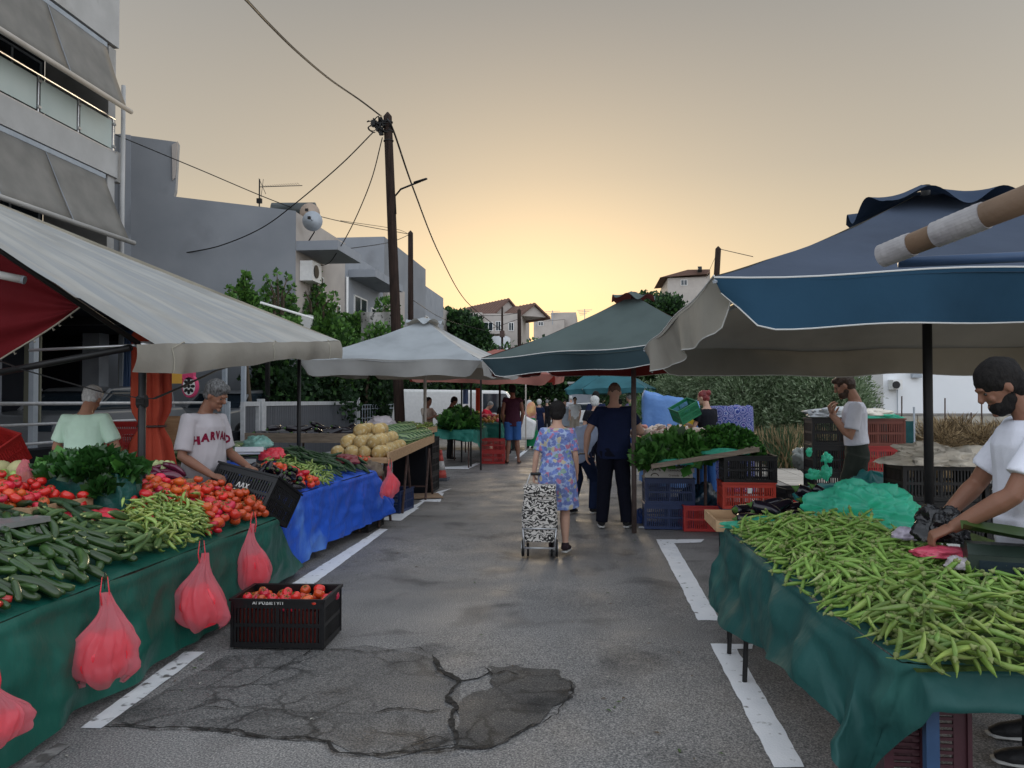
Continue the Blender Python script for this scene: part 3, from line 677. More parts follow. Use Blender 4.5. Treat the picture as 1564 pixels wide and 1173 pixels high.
# ---- railing, gate and wire fence along the left
FX = -7.5
M_alu = mat('galvanised_steel', (.42,.43,.44), (.52,.53,.54), 12, .5, .5, metal=.2)
rl = thing('metal_railing', 'pale metal pipe railing with square posts behind the left stall', 'railing', (FX, 9, 0))
ml = Matrix.Translation(-Vector(rl.location))
def AW(mb, name, m, parent, **k): o = mb.build(name, m, parent, **k); o.matrix_parent_inverse = Matrix.Translation(-Vector(parent.location)); return o
for z, r_ in ((1.54,.026),(1.26,.02),(1.0,.02),(.7,.02)): AW(MB().tube([(FX,7,z),(FX,15.3,z)], r_, 8), 'rail', M_alu, rl, smooth=True)
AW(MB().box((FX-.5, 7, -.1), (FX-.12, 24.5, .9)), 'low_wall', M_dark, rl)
for yy in (8.2, 12.6, 15.2): AW(MB().cbox((FX+.03,yy,.78), (.07,.07,1.56)), 'post', M_greypost, rl)
pp = P(51,600,10.3)
cs = thing('canopy_post', 'tall square pale steel post rising beside the red crate', 'post', (pp.x, 10.3, 0)); AW(MB().cbox((pp.x,10.3,1.6), (.075,.1,3.2)), 'shaft', M_greypost, cs)
pp = P(186,600,16.4); cs = thing('canopy_post', 'slim pale steel post beside the folded orange umbrella', 'post', (pp.x, 16.4, 0)); AW(MB().cbox((pp.x,16.4,1.75), (.09,.09,3.5)), 'shaft', M_greypost, cs)
gt = thing('slatted_gate', 'dark grey slatted metal gate in a pale frame behind the watermelons', 'gate', (FX, 20, 0))
M_slat = mat('gate_slat_grey', (.060,.066,.078), (.085,.092,.105), 2, .5, .4, rnd=.1)
yA, yB, yC = PX(370,617,FX).y, PX(398,617,FX).y, PX(545,617,FX).y
for a, b in ((yA, yB-.1), (yB+.15, yC)):
    AW(MB().box((FX-.04,a,1.46),(FX+.04,b,1.56)), 'top_frame', M_alu, gt); AW(MB().box((FX-.04,a,.05),(FX+.04,b,.12)), 'bottom_frame', M_alu, gt)
    AW(MB().box((FX-.04,a,.12),(FX+.04,a+.07,1.458)), 'side_frame', M_alu, gt); AW(MB().box((FX-.04,b-.07,.12),(FX+.04,b,1.458)), 'side_frame', M_alu, gt)
s0 = MB().box((-.012,0,.125),(.012,.125,1.455)).mesh('slat', M_slat)
for a, b in ((yA+.08, yB-.2), (yB+.24, yC-.1)):
    y = a
    while y + .13 < b:
        o = obj('slat', s0, gt, loc=(.0, y-20, 0)); y += .135
AW(MB().box((FX-.06,yB-.06,0),(FX+.06,yB+.1,1.62)), 'gate_post', M_alu, gt)
AW(MB().box((FX-.06,yC+.02,0),(FX+.06,yC+.16,1.6)).ell((FX,yC+.09,1.66),(.07,.07,.07)), 'gate_post', M_alu, gt)
pp = P(532,600,25.2); cs = thing('canopy_post', 'pale thin post behind the gate under the white umbrella', 'post', (pp.x,25.2,0)); AW(MB().cbox((pp.x,25.2,1.4), (.12,.12,2.8)), 'shaft', M_greypost, cs)
for i, px in enumerate((372, 343)):
    pp = P(px,600,17.0); cs = thing('canopy_post', ['pale post above the gate corner, right of its twin','pale post behind the grey haired man, left of its twin'][i], 'post', (pp.x,17.0,0)); AW(MB().cbox((pp.x,17,1.3), (.09,.09,2.6)), 'shaft', M_greypost, cs)
wf = thing('wire_fence', 'open wire mesh fence beyond the slatted gate', 'fence', (FX, 26, 0))
mb = MB(); y = yC+.3
while y < 34: mb.tube([(FX,y,.3),(FX,y,1.45)], .012, 4); y += .3
for z in (.4,.7,1.0,1.3,1.44): mb.tube([(FX,yC+.3,z),(FX,34,z)], .014, 4)
AW(mb, 'mesh_panel', M_greypost, wf)
AW(MB().box((FX-.1,yC+.3,0),(FX+.1,34,.28)), 'footing', M_concrete, wf)

# ---- parked cars behind the fence
def car(lab, loc, rz, paint):
    t = thing('parked_car', lab, 'car', loc, rz)
    prof = [(-2.1,.35),(-2.15,.75),(-1.9,.95),(-1.0,1.0),(-.45,1.38),(.9,1.46),(1.7,1.25),(2.05,.95),(2.12,.5),(2.05,.32)]
    for nm, pr, w, m in (('body', [(-2.1,.3),(-2.15,.72),(-1.85,.93),(-1.0,1.0),(1.9,1.05),(2.1,.92),(2.14,.5),(2.05,.3)], .86, paint), ('window_band', [(-1.05,.99),(-.42,1.37),(.95,1.40),(1.75,1.03)], .72, M_glass), ('roof', [(-.55,1.36),(-.35,1.42),(.4,1.47),(1.0,1.44),(1.2,1.36)], .70, paint)):
        o = MB().prism([(x,-w,z) for x, z in pr], (0,2*w,0)).build(nm, m, t)
        bv = o.modifiers.new('soften','BEVEL'); bv.width = .06; bv.segments = 3; bv.limit_method = 'ANGLE'
    for sx in (-1.05,1.75):
        for sy in (-.725,.725): MB().tube([(sx,sy,1.0),(sx-.1 if sx>0 else sx+.55,sy*.98,1.40)], .035, 6).build('pillar', paint, t)
    for sx in (-1.35,1.3):
        for sy in (-.80,.80):
            w = MB().tube([(sx,sy-.1,.32),(sx,sy+.1,.32)], .32, 20).build('wheel', M_blackmetal, t); MB().tube([(sx,sy-.11,.32),(sx,sy+.11,.32)], .19, 16).build('rim', M_metal, w)
    for sy in (-.6,.6): MB().cbox((-2.12,sy,.72),(.06,.3,.14)).build('headlight', M_glass, t); MB().cbox((2.12,sy,.8),(.05,.24,.16)).build('tail_light', mat('tail_red',(.3,.02,.02)) if 'tail_red' not in MATS else MATS['tail_red'], t)
M_silver = mat('silver_car_paint', (.22,.23,.24), None, rough=.3, metal=.3, coat=.5); M_dkcar = mat('blue_grey_car_paint', (.10,.12,.14), None, rough=.3, metal=.3, coat=.5)
car('silver parked car half hidden behind the white haired man', P(140,640,14.4).xy.to_3d()+Vector((0,0,.4)), R(90), M_silver)
car('grey parked car whose roof shows right of the grey haired man', P(354,640,19.5).xy.to_3d()+Vector((0,0,.4)), R(90), M_silver)
# pink round hanging sign with yellow box
M_pink = mat('sign_pink', (.55,.05,.14), None, rough=.5); M_yel = mat('sign_yellow', (.62,.33,.05), None, rough=.5)
c = P(291,590,13.4); sg = thing('round_sign', 'pink rimmed oval hanging sign with a black floral emblem beside a yellow box', 'sign', c)
T = Matrix.Rotation(R(90),4,'X') @ Matrix.Diagonal((.72,1,1,1))
MB().lathe([(.20,-.04),(.215,-.02),(.215,.03),(.20,.05)], 28, T).build('rim', M_pink, sg, smooth=False)
MB().lathe([(.165,.052),(.165,.06)], 28, T).build('face', M_whiteprint, sg)
mb = MB()
for k in range(8):
    a = k*math.pi/4; mb.ell((.105*math.cos(a)*.72,-.064,.105*math.sin(a)),(.03,.006,.045),8,5, Matrix.Rotation(-a+math.pi/2,3,'Y'))
mb.ell((0,-.064,0),(.03,.006,.035),8,5); mb.build('emblem', M_black, sg)
MB().box((-.15,-.06,.12),(.08,.04,.27)).build('pink_top', M_pink, sg)
MB().box((-.32,-.07,.05),(-.13,.05,.32)).build('yellow_box', M_yel, sg)
MB().tube([(-.2,.06,.3),(-.2,.06,1.4)], .02, 6).build('hanger', M_blackmetal, sg)
# dark pergola roof over the yard, where the cars stand
pg = thing('yard_canopy', 'dark flat pergola roof over the parked cars', 'canopy', (-9, 12, 0))
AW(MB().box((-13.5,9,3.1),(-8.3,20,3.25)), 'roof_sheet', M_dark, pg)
for y in (10,13,16.8,19.4): AW(MB().box((-13.4,y,2.95),(-8.4,y+.1,3.095)), 'beam', M_blackmetal, pg)
for x, y in ((-8.5,9.9),(-8.5,19.5),(-13.2,9.9),(-13.2,19.5)): AW(MB().cbox((x,y,1.67),(.1,.1,2.54)), 'post', M_blackmetal, pg)
bo = thing('blue_bundle', 'blue rods leaning by the yard post beside the orange umbrella', 'rods', P(196,540,15.6).xy.to_3d()+Vector((0,0,.4)))
for k in range(9): MB().tube([(random.uniform(-.12,.12),0,0),(random.uniform(-.15,.15),.1,2.7+random.random()*.4)], .022, 5).build('rod', mat('blue_rod',(.03,.07,.16),None,rough=.5) if 'blue_rod' not in MATS else MATS['blue_rod'], bo)

# ---- trees
def tree(name, lab, base, clumps, n, leaf, size, mats, trunk_r=.08, cat='tree', stems=None, group=None, w=None):
    t = thing(name, lab, cat, base, 0, group); B = Vector(base)
    cs, ds, ss, mi = [], [], [], []; vol = [c[3]**2*(c[4] if len(c) > 4 else 1) for c in clumps]; tot = sum(vol)
    for c, v in zip(clumps, vol):
        k = int(n*v/tot); p0 = Vector(c[:3]) - B; asp = c[4] if len(c) > 4 else 1
        u = np.random.normal(size=(k,3)); u /= np.linalg.norm(u,axis=1,keepdims=True); rr = c[3]*(.45+.62*np.random.random((k,1))**.6)
        lump = 1 + .18*np.sin(u[:,:1]*5+c[0])*np.cos(u[:,2:]*6+c[1])
        q = u*rr*lump*np.array([1,1,asp]) + np.array(p0)
        cs.append(q); ds.append(u + np.array([0,0,.55]) + .5*np.random.normal(size=(k,3))); ss.append(size*(.6+.8*np.random.random(k)))
        mi.append(np.random.choice(len(mats), k, p=w))
    me = cloud_mesh('crown', np.concatenate(cs), np.concatenate(ds), np.concatenate(ss), mats, leaf, np.concatenate(mi))
    obj('crown', me, t, kind=None)
    tb = MB()
    top = sum((Vector(c[:3]) for c in clumps), Vector())/len(clumps) - B
    for s in range(stems or 1):
        o = Vector((random.uniform(-.1,.1)*(s>0), random.uniform(-.1,.1)*(s>0), -.1))
        tb.tube([o, o + Vector((top.x*.25,top.y*.25,top.z*.35)), top*.8], [trunk_r, trunk_r*.8, trunk_r*.45], 8)
    tb.build('trunk', M_bark, t, smooth=True)
    bb = MB()
    for c in clumps:
        e = Vector(c[:3])-B; bb.tube([top*.5, (top*.6+e*.4)+Vector((0,0,.08)), e + Vector((0,0,.2*c[3]))], [trunk_r*.45, trunk_r*.3, trunk_r*.12], 5)
    bb.build('limbs', M_bark, t)
    return t
def cl(px, py, Y, r, asp=1.0): p = P(px, py, Y); return (p.x, p.y, p.z, r, asp)
# citrus-like trees in front of the blue-grey house: tall leafy shoots
def spire(px, ytop, ybot, Y, r):
    o = []; n = max(3, int((ybot-ytop)/14))
    for i in range(n):
        u = i/(n-1); o.append(cl(px+random.uniform(-2,2), ytop+(ybot-ytop)*u, Y+2.4, r*(.35+.65*min(1,u*1.6)), 1.4))
    return o
c1 = spire(374,424,480,16.5,.20)+spire(366,432,480,16.4,.17)+spire(383,440,480,16.6,.18)+spire(350,442,470,16,.10)+[cl(378,470,19,.26)]
tree('citrus_tree', 'leafy fruit tree whose single tuft rises against the blank side wall', (P(385,640,19).x,19,.3), c1, 2600, 'broad', .11, [M_leafA,M_leafB], w=[.6,.4])
c2 = []
for px, yt in ((405,428),(414,434),(425,418),(438,424),(447,440)): c2 += spire(px, yt, 500, 18+random.random(), .15)
c2 += [cl(412,500,20.6,.26),cl(440,502,20.6,.32),cl(425,530,20.6,.45)]
tree('citrus_tree', 'fruit tree with several thin upright shoots left of the air conditioner', (P(425,640,20.6).x,20.6,.3), c2, 3000, 'broad', .12, [M_leafA,M_leafB], w=[.6,.4])
c3 = []
for px, yt in ((458,434),(470,424),(486,420),(480,445),(500,455),(512,452)): c3 += spire(px, yt, 520, 20+random.random(), .22)
c3 += [cl(470,505,22.8,.5),cl(490,512,22.8,.6),cl(510,518,22.8,.6),cl(480,548,22.9,.8),cl(520,548,22.9,.8)]
tree('citrus_tree', 'broad fruit tree hiding the foot of the canopied house front', (P(492,640,22.9).x,22.9,.3), c3, 8500, 'broad', .13, [M_leafA,M_leafB], .1, w=[.55,.45])
c4 = [cl(540,520,25.5,.7),cl(560,530,26,.7),cl(535,500,25.5,.45),cl(575,540,26,.7),cl(548,492,25.3,.3),cl(590,470,27,.35),cl(580,520,24,.5),cl(596,500,27,.45)]
tree('citrus_tree', 'lower fruit tree beside the lamp pole with pale blossom wall behind', (P(556,640,26).x,26,.3), c4, 5500, 'broad', .13, [M_leafA,M_leafB], .08, w=[.55,.45])
sh = thing('garden_shade_sail', 'white patterned cloth hanging behind the leaves by the lamp pole', 'cloth', P(578,500,24.5))
mb = MB(); mb.grid(lambda u,v: Vector((-.6+1.2*u, .08*math.sin(9*u+3*v), -.6+1.1*v)), 12, 8); mb.build('cloth', mat('speckled_cloth',(.34,.33,.31),(.40,.39,.37),2,.9,c3=(.03,.035,.03),c3scale=9,c3thr=.55), sh)
# dark shrubs behind the fence and poles
for i, (px, Y, h_, lab) in enumerate(((430,20.6,575,'dark shrub behind the slatted gate, left part'),(490,22.6,572,'dark shrub behind the slatted gate, right part'),(555,26.5,560,'dense dark shrub behind the wire fence'),(590,29.5,555,'dark shrub just left of the lamp pole foot'),(640,32,555,'dark shrub just right of the lamp pole foot'))):
    cc = [cl(px+random.uniform(-22,22), random.uniform(h_,640), Y+random.uniform(-.5,.8), random.uniform(.45,.8)) for _ in range(16)]
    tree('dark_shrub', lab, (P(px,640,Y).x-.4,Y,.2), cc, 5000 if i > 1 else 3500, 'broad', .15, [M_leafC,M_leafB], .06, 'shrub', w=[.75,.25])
# background trees down the street
for i, (px, Y, top, wd, lab) in enumerate(((690,52,560,34,'dark tree behind the red canopy seller'),(740,58,556,34,'dark tree behind the orange banner'),(800,62,560,30,'dark street tree above the pink dressed shopper'),(850,64,556,34,'dark tree left of the small green umbrella'),(905,60,552,34,'dark tree behind the small green umbrella'),(960,46,556,26,'dark tree behind the navy shirted man'),(1000,36,560,24,'dark tree left of the silvery olives'))):
    cc = [cl(px+random.uniform(-wd,wd), random.uniform(top,600), Y+random.uniform(-1.5,1.5), random.uniform(.9,1.6)*Y/50) for _ in range(16)]
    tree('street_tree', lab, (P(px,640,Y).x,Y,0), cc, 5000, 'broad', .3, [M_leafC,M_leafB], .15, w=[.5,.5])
for i, (px, Y, top, r_, lab) in enumerate(((700,66,488,1.2,'dark bushy tree left of the distant tiled house'),(725,65,500,1.4,'rounded dark tree below the tiled roofs'),(675,68,478,.8,'small treetop right of the pale low block'),(1005,88,450,1.6,'dark tree on the rise left of the hilltop house'),(1025,86,458,1.5,'second dark tree on the rise, below the house'),(990,90,458,1.1,'low scrub tree at the left of the rise'))):
    cc = [cl(px+random.uniform(-11,11), top+random.uniform(0,34), Y, r_*random.uniform(.6,1)) for _ in range(9)]
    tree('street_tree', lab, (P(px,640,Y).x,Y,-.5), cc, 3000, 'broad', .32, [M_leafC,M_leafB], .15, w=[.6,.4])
# olives
for i, (px0, px1, top, Y, lab) in enumerate(((975,1065,575,27,'silvery olive tree nearest the street people'),(1050,1140,556,25,'silvery olive tree behind the red haired woman'),(1120,1210,548,24,'tallest silvery olive tree in the middle of the lot'),(1180,1255,550,23,'silvery olive tree left of the man with the bun'),(1235,1300,556,22,'silvery olive tree beside the beige building'))):
    cc = [cl(random.uniform(px0,px1), random.uniform(top+12,665), Y+random.uniform(-1,1), random.uniform(.5,.85)) for _ in range(26)]
    tree('olive_tree', lab, (P((px0+px1)/2,640,Y).x,Y,-.1), cc, 25000, 'olive', .125, [M_olive1,M_olive2], .09, stems=3, w=[.5,.5])
# tall reeds/garden greens behind the blue cover
cc = [cl(random.uniform(972,1002), random.uniform(612,650), 15+random.uniform(-.4,.4), random.uniform(.11,.19)) for _ in range(14)]
tree('potted_herbs', 'bushy light green herbs standing in blue tubs behind the pole', (P(985,650,15).x,15,.4), cc, 3200, 'olive', .10, [M_leafA,M_olive1], .03, 'plant', w=[.6,.4])
# dry grass on the vacant lot
def grass(name, n, xr, yr, hgt, mats, dens=None, w=None, z=0.0):
    x = np.random.uniform(*xr, n); y = np.random.uniform(*yr, n)
    k = np.array([nz(a, b, 3, .5) for a, b in zip(x, y)]); keep = k > -.15; x, y, k = x[keep], y[keep], k[keep]; m = len(x)
    c = np.stack([x, y, np.full(m, z)], 1); d = np.stack([np.random.normal(0,.28,m), np.random.normal(0,.28,m), np.ones(m)], 1)
    me = cloud_mesh(name, c, d, hgt*(.5+.5*np.random.random(m))*(1+.8*k), mats, 'grass', np.random.choice(len(mats), m, p=w))
    return obj(name, me, kind='stuff')
tag(grass('dry_grass', 110000, (5.3,12), (8,20), .6, [M_straw,M_straw2], w=[.8,.2]), 'tall straw coloured dry grass on the vacant lot', 'dry grass')
tag(grass('dry_grass', 20000, (3.9,9), (17,21), .8, [M_straw,M_olive2], w=[.45,.55]), 'greenish weeds among the straw at the foot of the olives', 'weeds')
tag(grass('road_edge_grass', 9000, (5.2,7), (4,11), .35, [M_straw,M_straw2], w=[.7,.3]), 'short dry grass at the edge of the pavement', 'dry grass')
c = P(1440,665,17.5)
rb_ = MB()
for k in range(60):
    a = random.uniform(0,6.28); r_ = random.uniform(0,1.5); rb_.ell((r_*math.cos(a)*1.3, r_*math.sin(a)*.6, .12+.35*(1-r_/1.6)+random.uniform(-.05,.1)), (random.uniform(.08,.2),random.uniform(.08,.18),random.uniform(.05,.12)), 6, 4)
o = rb_.build('rubble', mat('dark_rubble',(.08,.07,.07),(.17,.15,.14),9,.9,.2,.6,20)); o.location = (c.x, 17.5, 0); tag(o, 'dark heap of rubble in the dry grass by the block wall', 'rubble', kind='stuff')
cc = [cl(random.uniform(1400,1560), random.uniform(660,684), 17+random.uniform(-1,1.5), random.uniform(.18,.3)) for _ in range(22)]
tree('dry_bush', 'grey brown leafless thorny bush in front of the block wall', (P(1500,640,17).x,17,0), cc, 9000, 'grass', .2, [M_straw2,M_straw], .02, 'bush', w=[.45,.55])
for i, (px, y0) in enumerate(((1376,605),(1442,608),(1498,612),(1482,630))):
    p = P(px, y0, 19); o = MB().tube([(0,0,0),(.02,0,p.z)], .016, 5).build('fence_rod', M_rust); o.location = (p.x,19,0)
    tag(o, ['bent dark rod right beside the green net screen','rusty rod standing before the white wall, second from the canopy pole','rusty rod near the right head before the white wall','short rusty rod above the dry bush'][i], 'rod')
ns = thing('green_net_screen', 'dark green windbreak net stretched between posts on the lot', 'net', P(1345,660,16))
mb = MB(); mb.grid(lambda u,v: Vector((-.75+1.4*u, .04*math.sin(9*u), -.6+.85*v+.03*math.sin(5*u))), 14, 6); mb.build('net', mat('teal_net',(.01,.05,.055),(.015,.075,.075),9,.7,.2,.3,80), ns)
for x in (-.75,-.1,.65): MB().tube([(x,.03,-1),(x,.03,.5)], .02, 5).build('post', M_greypost, ns)
# ================================================================== PEOPLE
def remesh(mb, voxel, smooth=3, wr=0.0, wscale=(7,7,3), dec=None):
    me = bpy.data.meshes.new('t'); me.from_pydata(mb.v, [], mb.f); me.update()
    o = bpy.data.objects.new('t', me); TS.collection.objects.link(o)
    m = o.modifiers.new('r', 'REMESH'); m.mode = 'VOXEL'; m.voxel_size = voxel; m.adaptivity = 0
    if smooth: s = o.modifiers.new('s', 'SMOOTH'); s.factor = .5; s.iterations = smooth
    dg = TS.view_layers[0].depsgraph; dg.update(); r = bpy.data.meshes.new_from_object(o.evaluated_get(dg))
    bpy.data.objects.remove(o); bpy.data.meshes.remove(me)
    if wr:
        nn_ = [v.normal.copy() for v in r.vertices]; cc_ = [v.co.copy() for v in r.vertices]
        for v, c, n in zip(r.vertices, cc_, nn_):
            a = mnoise.noise(Vector((c.x*wscale[0], c.y*wscale[1], c.z*wscale[2]))); b = 1-abs(mnoise.noise(Vector((c.x*wscale[0]*1.3+5, c.y*wscale[1]*1.3, c.z*wscale[2]*1.9+c.x*5))))*2.2
            v.co = c + n*(wr*(a+.45*b))
        r.update()
    r.polygons.foreach_set('use_smooth', [True]*len(r.polygons)); r.materials.clear(); return r
def skin_mat(name, c): return mat(name, c, tuple(x*1.18 for x in c), 9, .55, .35, .12, 120, sss=.08)
M_skin1 = skin_mat('tanned_skin', (.33,.17,.11)); M_skin2 = skin_mat('brown_skin', (.20,.095,.06)); M_skin3 = skin_mat('fair_skin', (.42,.25,.18))
def cloth(name, c, c2=None, **k): return mat(name, c, c2 or tuple(x*1.15 for x in c), 5, .9, .15, .35, 260, ridge=(4.2,.55,.018), **k)
M_blackhair = mat('black_hair', (.006,.005,.005), (.014,.012,.011), 30, .7, .2, .6, 60, stretch=(3,3,1)); M_greyhair = mat('grey_hair', (.10,.10,.10), (.30,.30,.29), 25, .6, .3, .7, 60, stretch=(3,3,1))
M_whitehair = mat('white_hair', (.40,.40,.39), (.62,.62,.60), 25, .6, .3, .8, 60, stretch=(3,3,1)); M_brownhair = mat('brown_hair', (.03,.017,.01), (.07,.038,.022), 25, .5, .4, .7, 60, stretch=(3,3,1))
M_redhair = mat('red_hair', (.10,.012,.014), (.22,.03,.03), 25, .5, .4, .7, 60); M_eye = mat('eye_dark', (.01,.008,.006), None, rough=.1, spec=.8)
M_sole = mat('shoe_sole', (.5,.5,.48), None, rough=.7); M_shoe = mat('black_shoe', (.012,.012,.013), (.02,.02,.022), 20, .6, .3, .3, 120)

def hand(mb, w, d, pn, s=1.0, curl=.5, thumb_side=1, fat=1.0):
    """w wrist, d pointing direction, pn palm normal (fingers bend towards it)"""
    d = d.normalized(); pn = (pn - d*pn.dot(d)).normalized(); sd = d.cross(pn).normalized()*thumb_side
    mb.tube([w - d*.01*s, w + d*.035*s, w + d*.08*s, w + d*.095*s], [.026*s, .036*s, .040*s, .034*s], 10, flat=.42, up=pn)
    for i, (off, L) in enumerate(((.028,.072),(.010,.082),(-.009,.077),(-.027,.060))):
        b = w + d*.075*s + sd*off*s; pts = [b]; a = curl*.35; dd = d
        for q, f in enumerate((.18,.40,.27,.20)):
            a2 = a if q else 0; dd = (d*math.cos(a2) + pn*math.sin(a2)); pts.append(pts[-1] + dd*L*f*s*1.15); a += curl*.75
        mb.tube(pts, [x*s*fat for x in (.0095,.010,.0092,.0085,.0065)], 7)
    t0 = w + d*.02*s + sd*.026*s; pts = [t0, t0 + (d*.5+sd*.75+pn*.3).normalized()*.036*s, t0 + (d*.5+sd*.75+pn*.3).normalized()*.036*s + (d*.9+sd*.2+pn*(.4+.5*curl)).normalized()*.034*s]
    pts.append(pts[-1] + (d*.8+pn*(.5+curl*.6)).normalized()*.022*s)
    mb.tube(pts, [x*s*fat for x in (.014,.0125,.0105,.008)], 7)

def person(lab, loc, rz, h=1.75, fem=False, girth=1.0, lean=0, twist=0, head=(0,0,0), armL=None, armR=None, legL=None, legR=None, skin=None,
           top=None, bottom=None, shoes=M_shoe, hair=None, hairstyle='short', sleeve=.55, btype='trousers', vox=.010, face=True, belly=0.0, beard=None, hands=True, fat=1.0, top_len=.0, wr=.006, sandals=False, hem=-.10, group=None, name='person'):
    t = thing(name, lab, 'person', loc, rz, group); s = h/1.75; V = Vector
    legL = legL or (V((-.10,.02,.49)), V((-.11,-.02,.08)), 0.0); legR = legR or (V((.10,.02,.49)), V((.11,-.02,.08)), 0.0)
    pel = V((0, (legL[1].y+legR[1].y)/2*.6 - .012*lean*.35, .93)) 
    L = Matrix.Rotation(-R(lean), 3, 'X'); TW = Matrix.Rotation(R(twist), 3, 'Z')
    def tor(x, y, z): return pel + L @ (TW @ V((x, y, 0)) + V((0, 0, z)))       # torso space: z above pelvis
    shw = .175 if not fem else .155
    sh = {-1: tor(-shw*girth**.4, -.01, .475), 1: tor(shw*girth**.4, -.01, .475)}
    hipx = .088
    g = girth
    # --- torso sections (z above pelvis, half width, depth flat, y offset)
    def torso(mb, e=0.0, z0=-.06, z1=.57, drop=None):
        sec = [(-.10,.150,0),(0,.165,.0),(.10,.150 + (.0 if fem else .008),.0),(.20,.140+(0 if fem else .012),.005),(.32,.158,.008),(.42,.163,.0),(.48,.138,-.01),(.525,.090,-.015),(.57,.060,-.012)]
        pts, rs = [], []
        for z, r_, y in sec:
            if z < z0-.001 or z > z1+.001: continue
            b = belly*math.exp(-((z-.13)/.13)**2); pts.append(tor(0, y+b*.5, z)); rs.append(r_*g + e + b*.45)
        mb.tube(pts, rs, 20, flat=.66 + (.05 if fem else 0) + belly*1.2, up=tor(0,1,0)-tor(0,0,0))
    # --- arms
    arms = {}
    dflt = {-1: (V((-.05,-.02,-.28)), V((-.02,.08,-.52))), 1: (V((.05,-.02,-.28)), V((.02,.08,-.52)))}
    for sg_, a in ((-1, armL), (1, armR)):
        e, w = (a[0], a[1]) if a else dflt[sg_]
        hd = a[2] if a and len(a) > 2 else None; pnn = a[3] if a and len(a) > 3 else None; cu = a[4] if a and len(a) > 4 else .35
        el = sh[sg_] + e; wr_ = sh[sg_] + w
        arms[sg_] = (sh[sg_], el, wr_, hd or (wr_-el), pnn or V((-sg_,.2,0)), cu)
    body = MB(); torso(body, -.012)
    for sg_, (a, e, w, hd, pnn, cu) in arms.items():
        q = .82 if fem else 1.0
        body.tube([tor(sg_*.09,-.01,.49), a, a.lerp(e,.35), a.lerp(e,.75), e, e.lerp(w,.22), e.lerp(w,.6), w, w+(w-e).normalized()*.01], [x*q*(g**.3) for x in (.05,.050,.049,.044,.040,.043,.036,.027,.026)], 12)
        if hands: hand(body, w, hd, pnn, .95 if fem else 1.04, cu, sg_, fat)
        else: body.ell(w+hd.normalized()*.06, (.03,.03,.06), 8, 6)
    for sx, (k, an_, fr) in ((-1, legL), (1, legR)):
        hp = pel + V((sx*hipx, 0, -.02)); f = V((math.sin(fr), math.cos(fr), 0))
        body.tube([hp, hp.lerp(k,.4), hp.lerp(k,.85), k, k.lerp(an_,.25)-f*.012, k.lerp(an_,.5)-f*.008, k.lerp(an_,.85), an_, an_-V((0,0,.02))], [x*(g**.4) for x in (.088,.078,.058,.053,.056,.048,.034,.033,.035)], 14)
        body.tube([an_ - f*.045+V((0,0,-.035)), an_ + V((0,0,-.03)), an_+f*.07+V((0,0,-.048)), an_+f*.14+V((0,0,-.06)), an_+f*.175+V((0,0,-.066))], [.03,.036,.036,.036,.02], 10, flat=.6, up=(0,0,1))
    # --- head
    nk = tor(0,-.005,.56); HM = (L @ TW) @ Matrix.Rotation(R(head[1]), 3, 'Z') @ Matrix.Rotation(-R(head[0]), 3, 'X') @ Matrix.Rotation(R(head[2]), 3, 'Y')
    hc = nk + HM @ V((0,.018,.155))
    def hp_(x, y, z): return hc + HM @ V((x, y, z))
    body.tube([tor(0,-.012,.50), nk, hp_(0,-.02,-.09), hp_(0,-.015,-.04)], [.07,.056*(g**.3),.054,.055], 14)
    body.ell(hp_(0,-.008,.022), (.075,.094,.098), 18, 12, HM); body.ell(hp_(0,.030,-.05), (.054,.058,.062), 14, 10, HM); body.ell(hp_(0,.02,-.0), (.066,.070,.075), 14, 10, HM)
    if face:
        body.tube([hp_(0,.084,.022), hp_(0,.104,-.012), hp_(0,.098,-.024)], [.009,.014,.011], 8)
        body.ell(hp_(0,.088,-.092), (.022,.014,.014), 8, 6, HM); body.ell(hp_(0,.088,-.052), (.022,.010,.006), 8, 6, HM); body.ell(hp_(0,.086,-.063), (.018,.010,.006), 8, 6, HM)
        body.ell(hp_(0,.082,.034), (.045,.012,.010), 10, 6, HM)
        for sx in (-1, 1): body.ell(hp_(sx*.076,-.005,-.005), (.010,.018,.030), 8, 8, HM); body.ell(hp_(sx*.035,.068,-.02), (.02,.016,.018), 8, 6, HM)
    for i in range(len(body.v)): body.v[i] = tuple(V(body.v[i])*s)
    me = remesh(body, vox, 2); me.materials.append(skin or M_skin1); obj('body', me, t)
    def rm(mb, nm, m, vx=None, w_=0, sm=3, parent=t, ws=(7,7,3)):
        for i in range(len(mb.v)): mb.v[i] = tuple(V(mb.v[i])*s)
        r_ = remesh(mb, vx or max(vox, .009), sm, w_, ws); r_.materials.append(m); return obj(nm, r_, parent)
    if face and vox < .009:
        for sx in (-1, 1): MB().ell(hp_(sx*.030,.077,.010)*s, (.011,.008,.007), 10, 8, HM).build('eye', M_eye, t, smooth=True)
    # --- clothes
    if top is not None:
        c = MB(); torso(c, .014, hem, .545)
        if top_len > 0:
            b = belly; p0 = tor(0, b*.25, .12); p1 = tor(0, b*.25, -.065-top_len); c.tube([p0, (p0+p1)/2, p1], [.176*g+b*.4, .186*g+b*.4, .190*g+b*.35], 20, flat=.76+belly, up=tor(0,1,0)-tor(0,0,0))
        for sg_, (a, e, w, *_r) in arms.items():
            i0 = tor(sg_*.07,-.01,.455)
            if sleeve > 1: q = e.lerp(w, min(.97, sleeve-1)); c.tube([i0, a+V((0,0,.004)), a.lerp(e,.5), e, q], [.078,.074,.062,.052,.042], 14)
            elif sleeve > 0: q = a.lerp(e, sleeve); c.tube([i0, a+V((0,0,.004)), a.lerp(e,sleeve*.5), q], [.082,.066,.069,.072] if not fem else [.068,.056,.058,.060], 14)
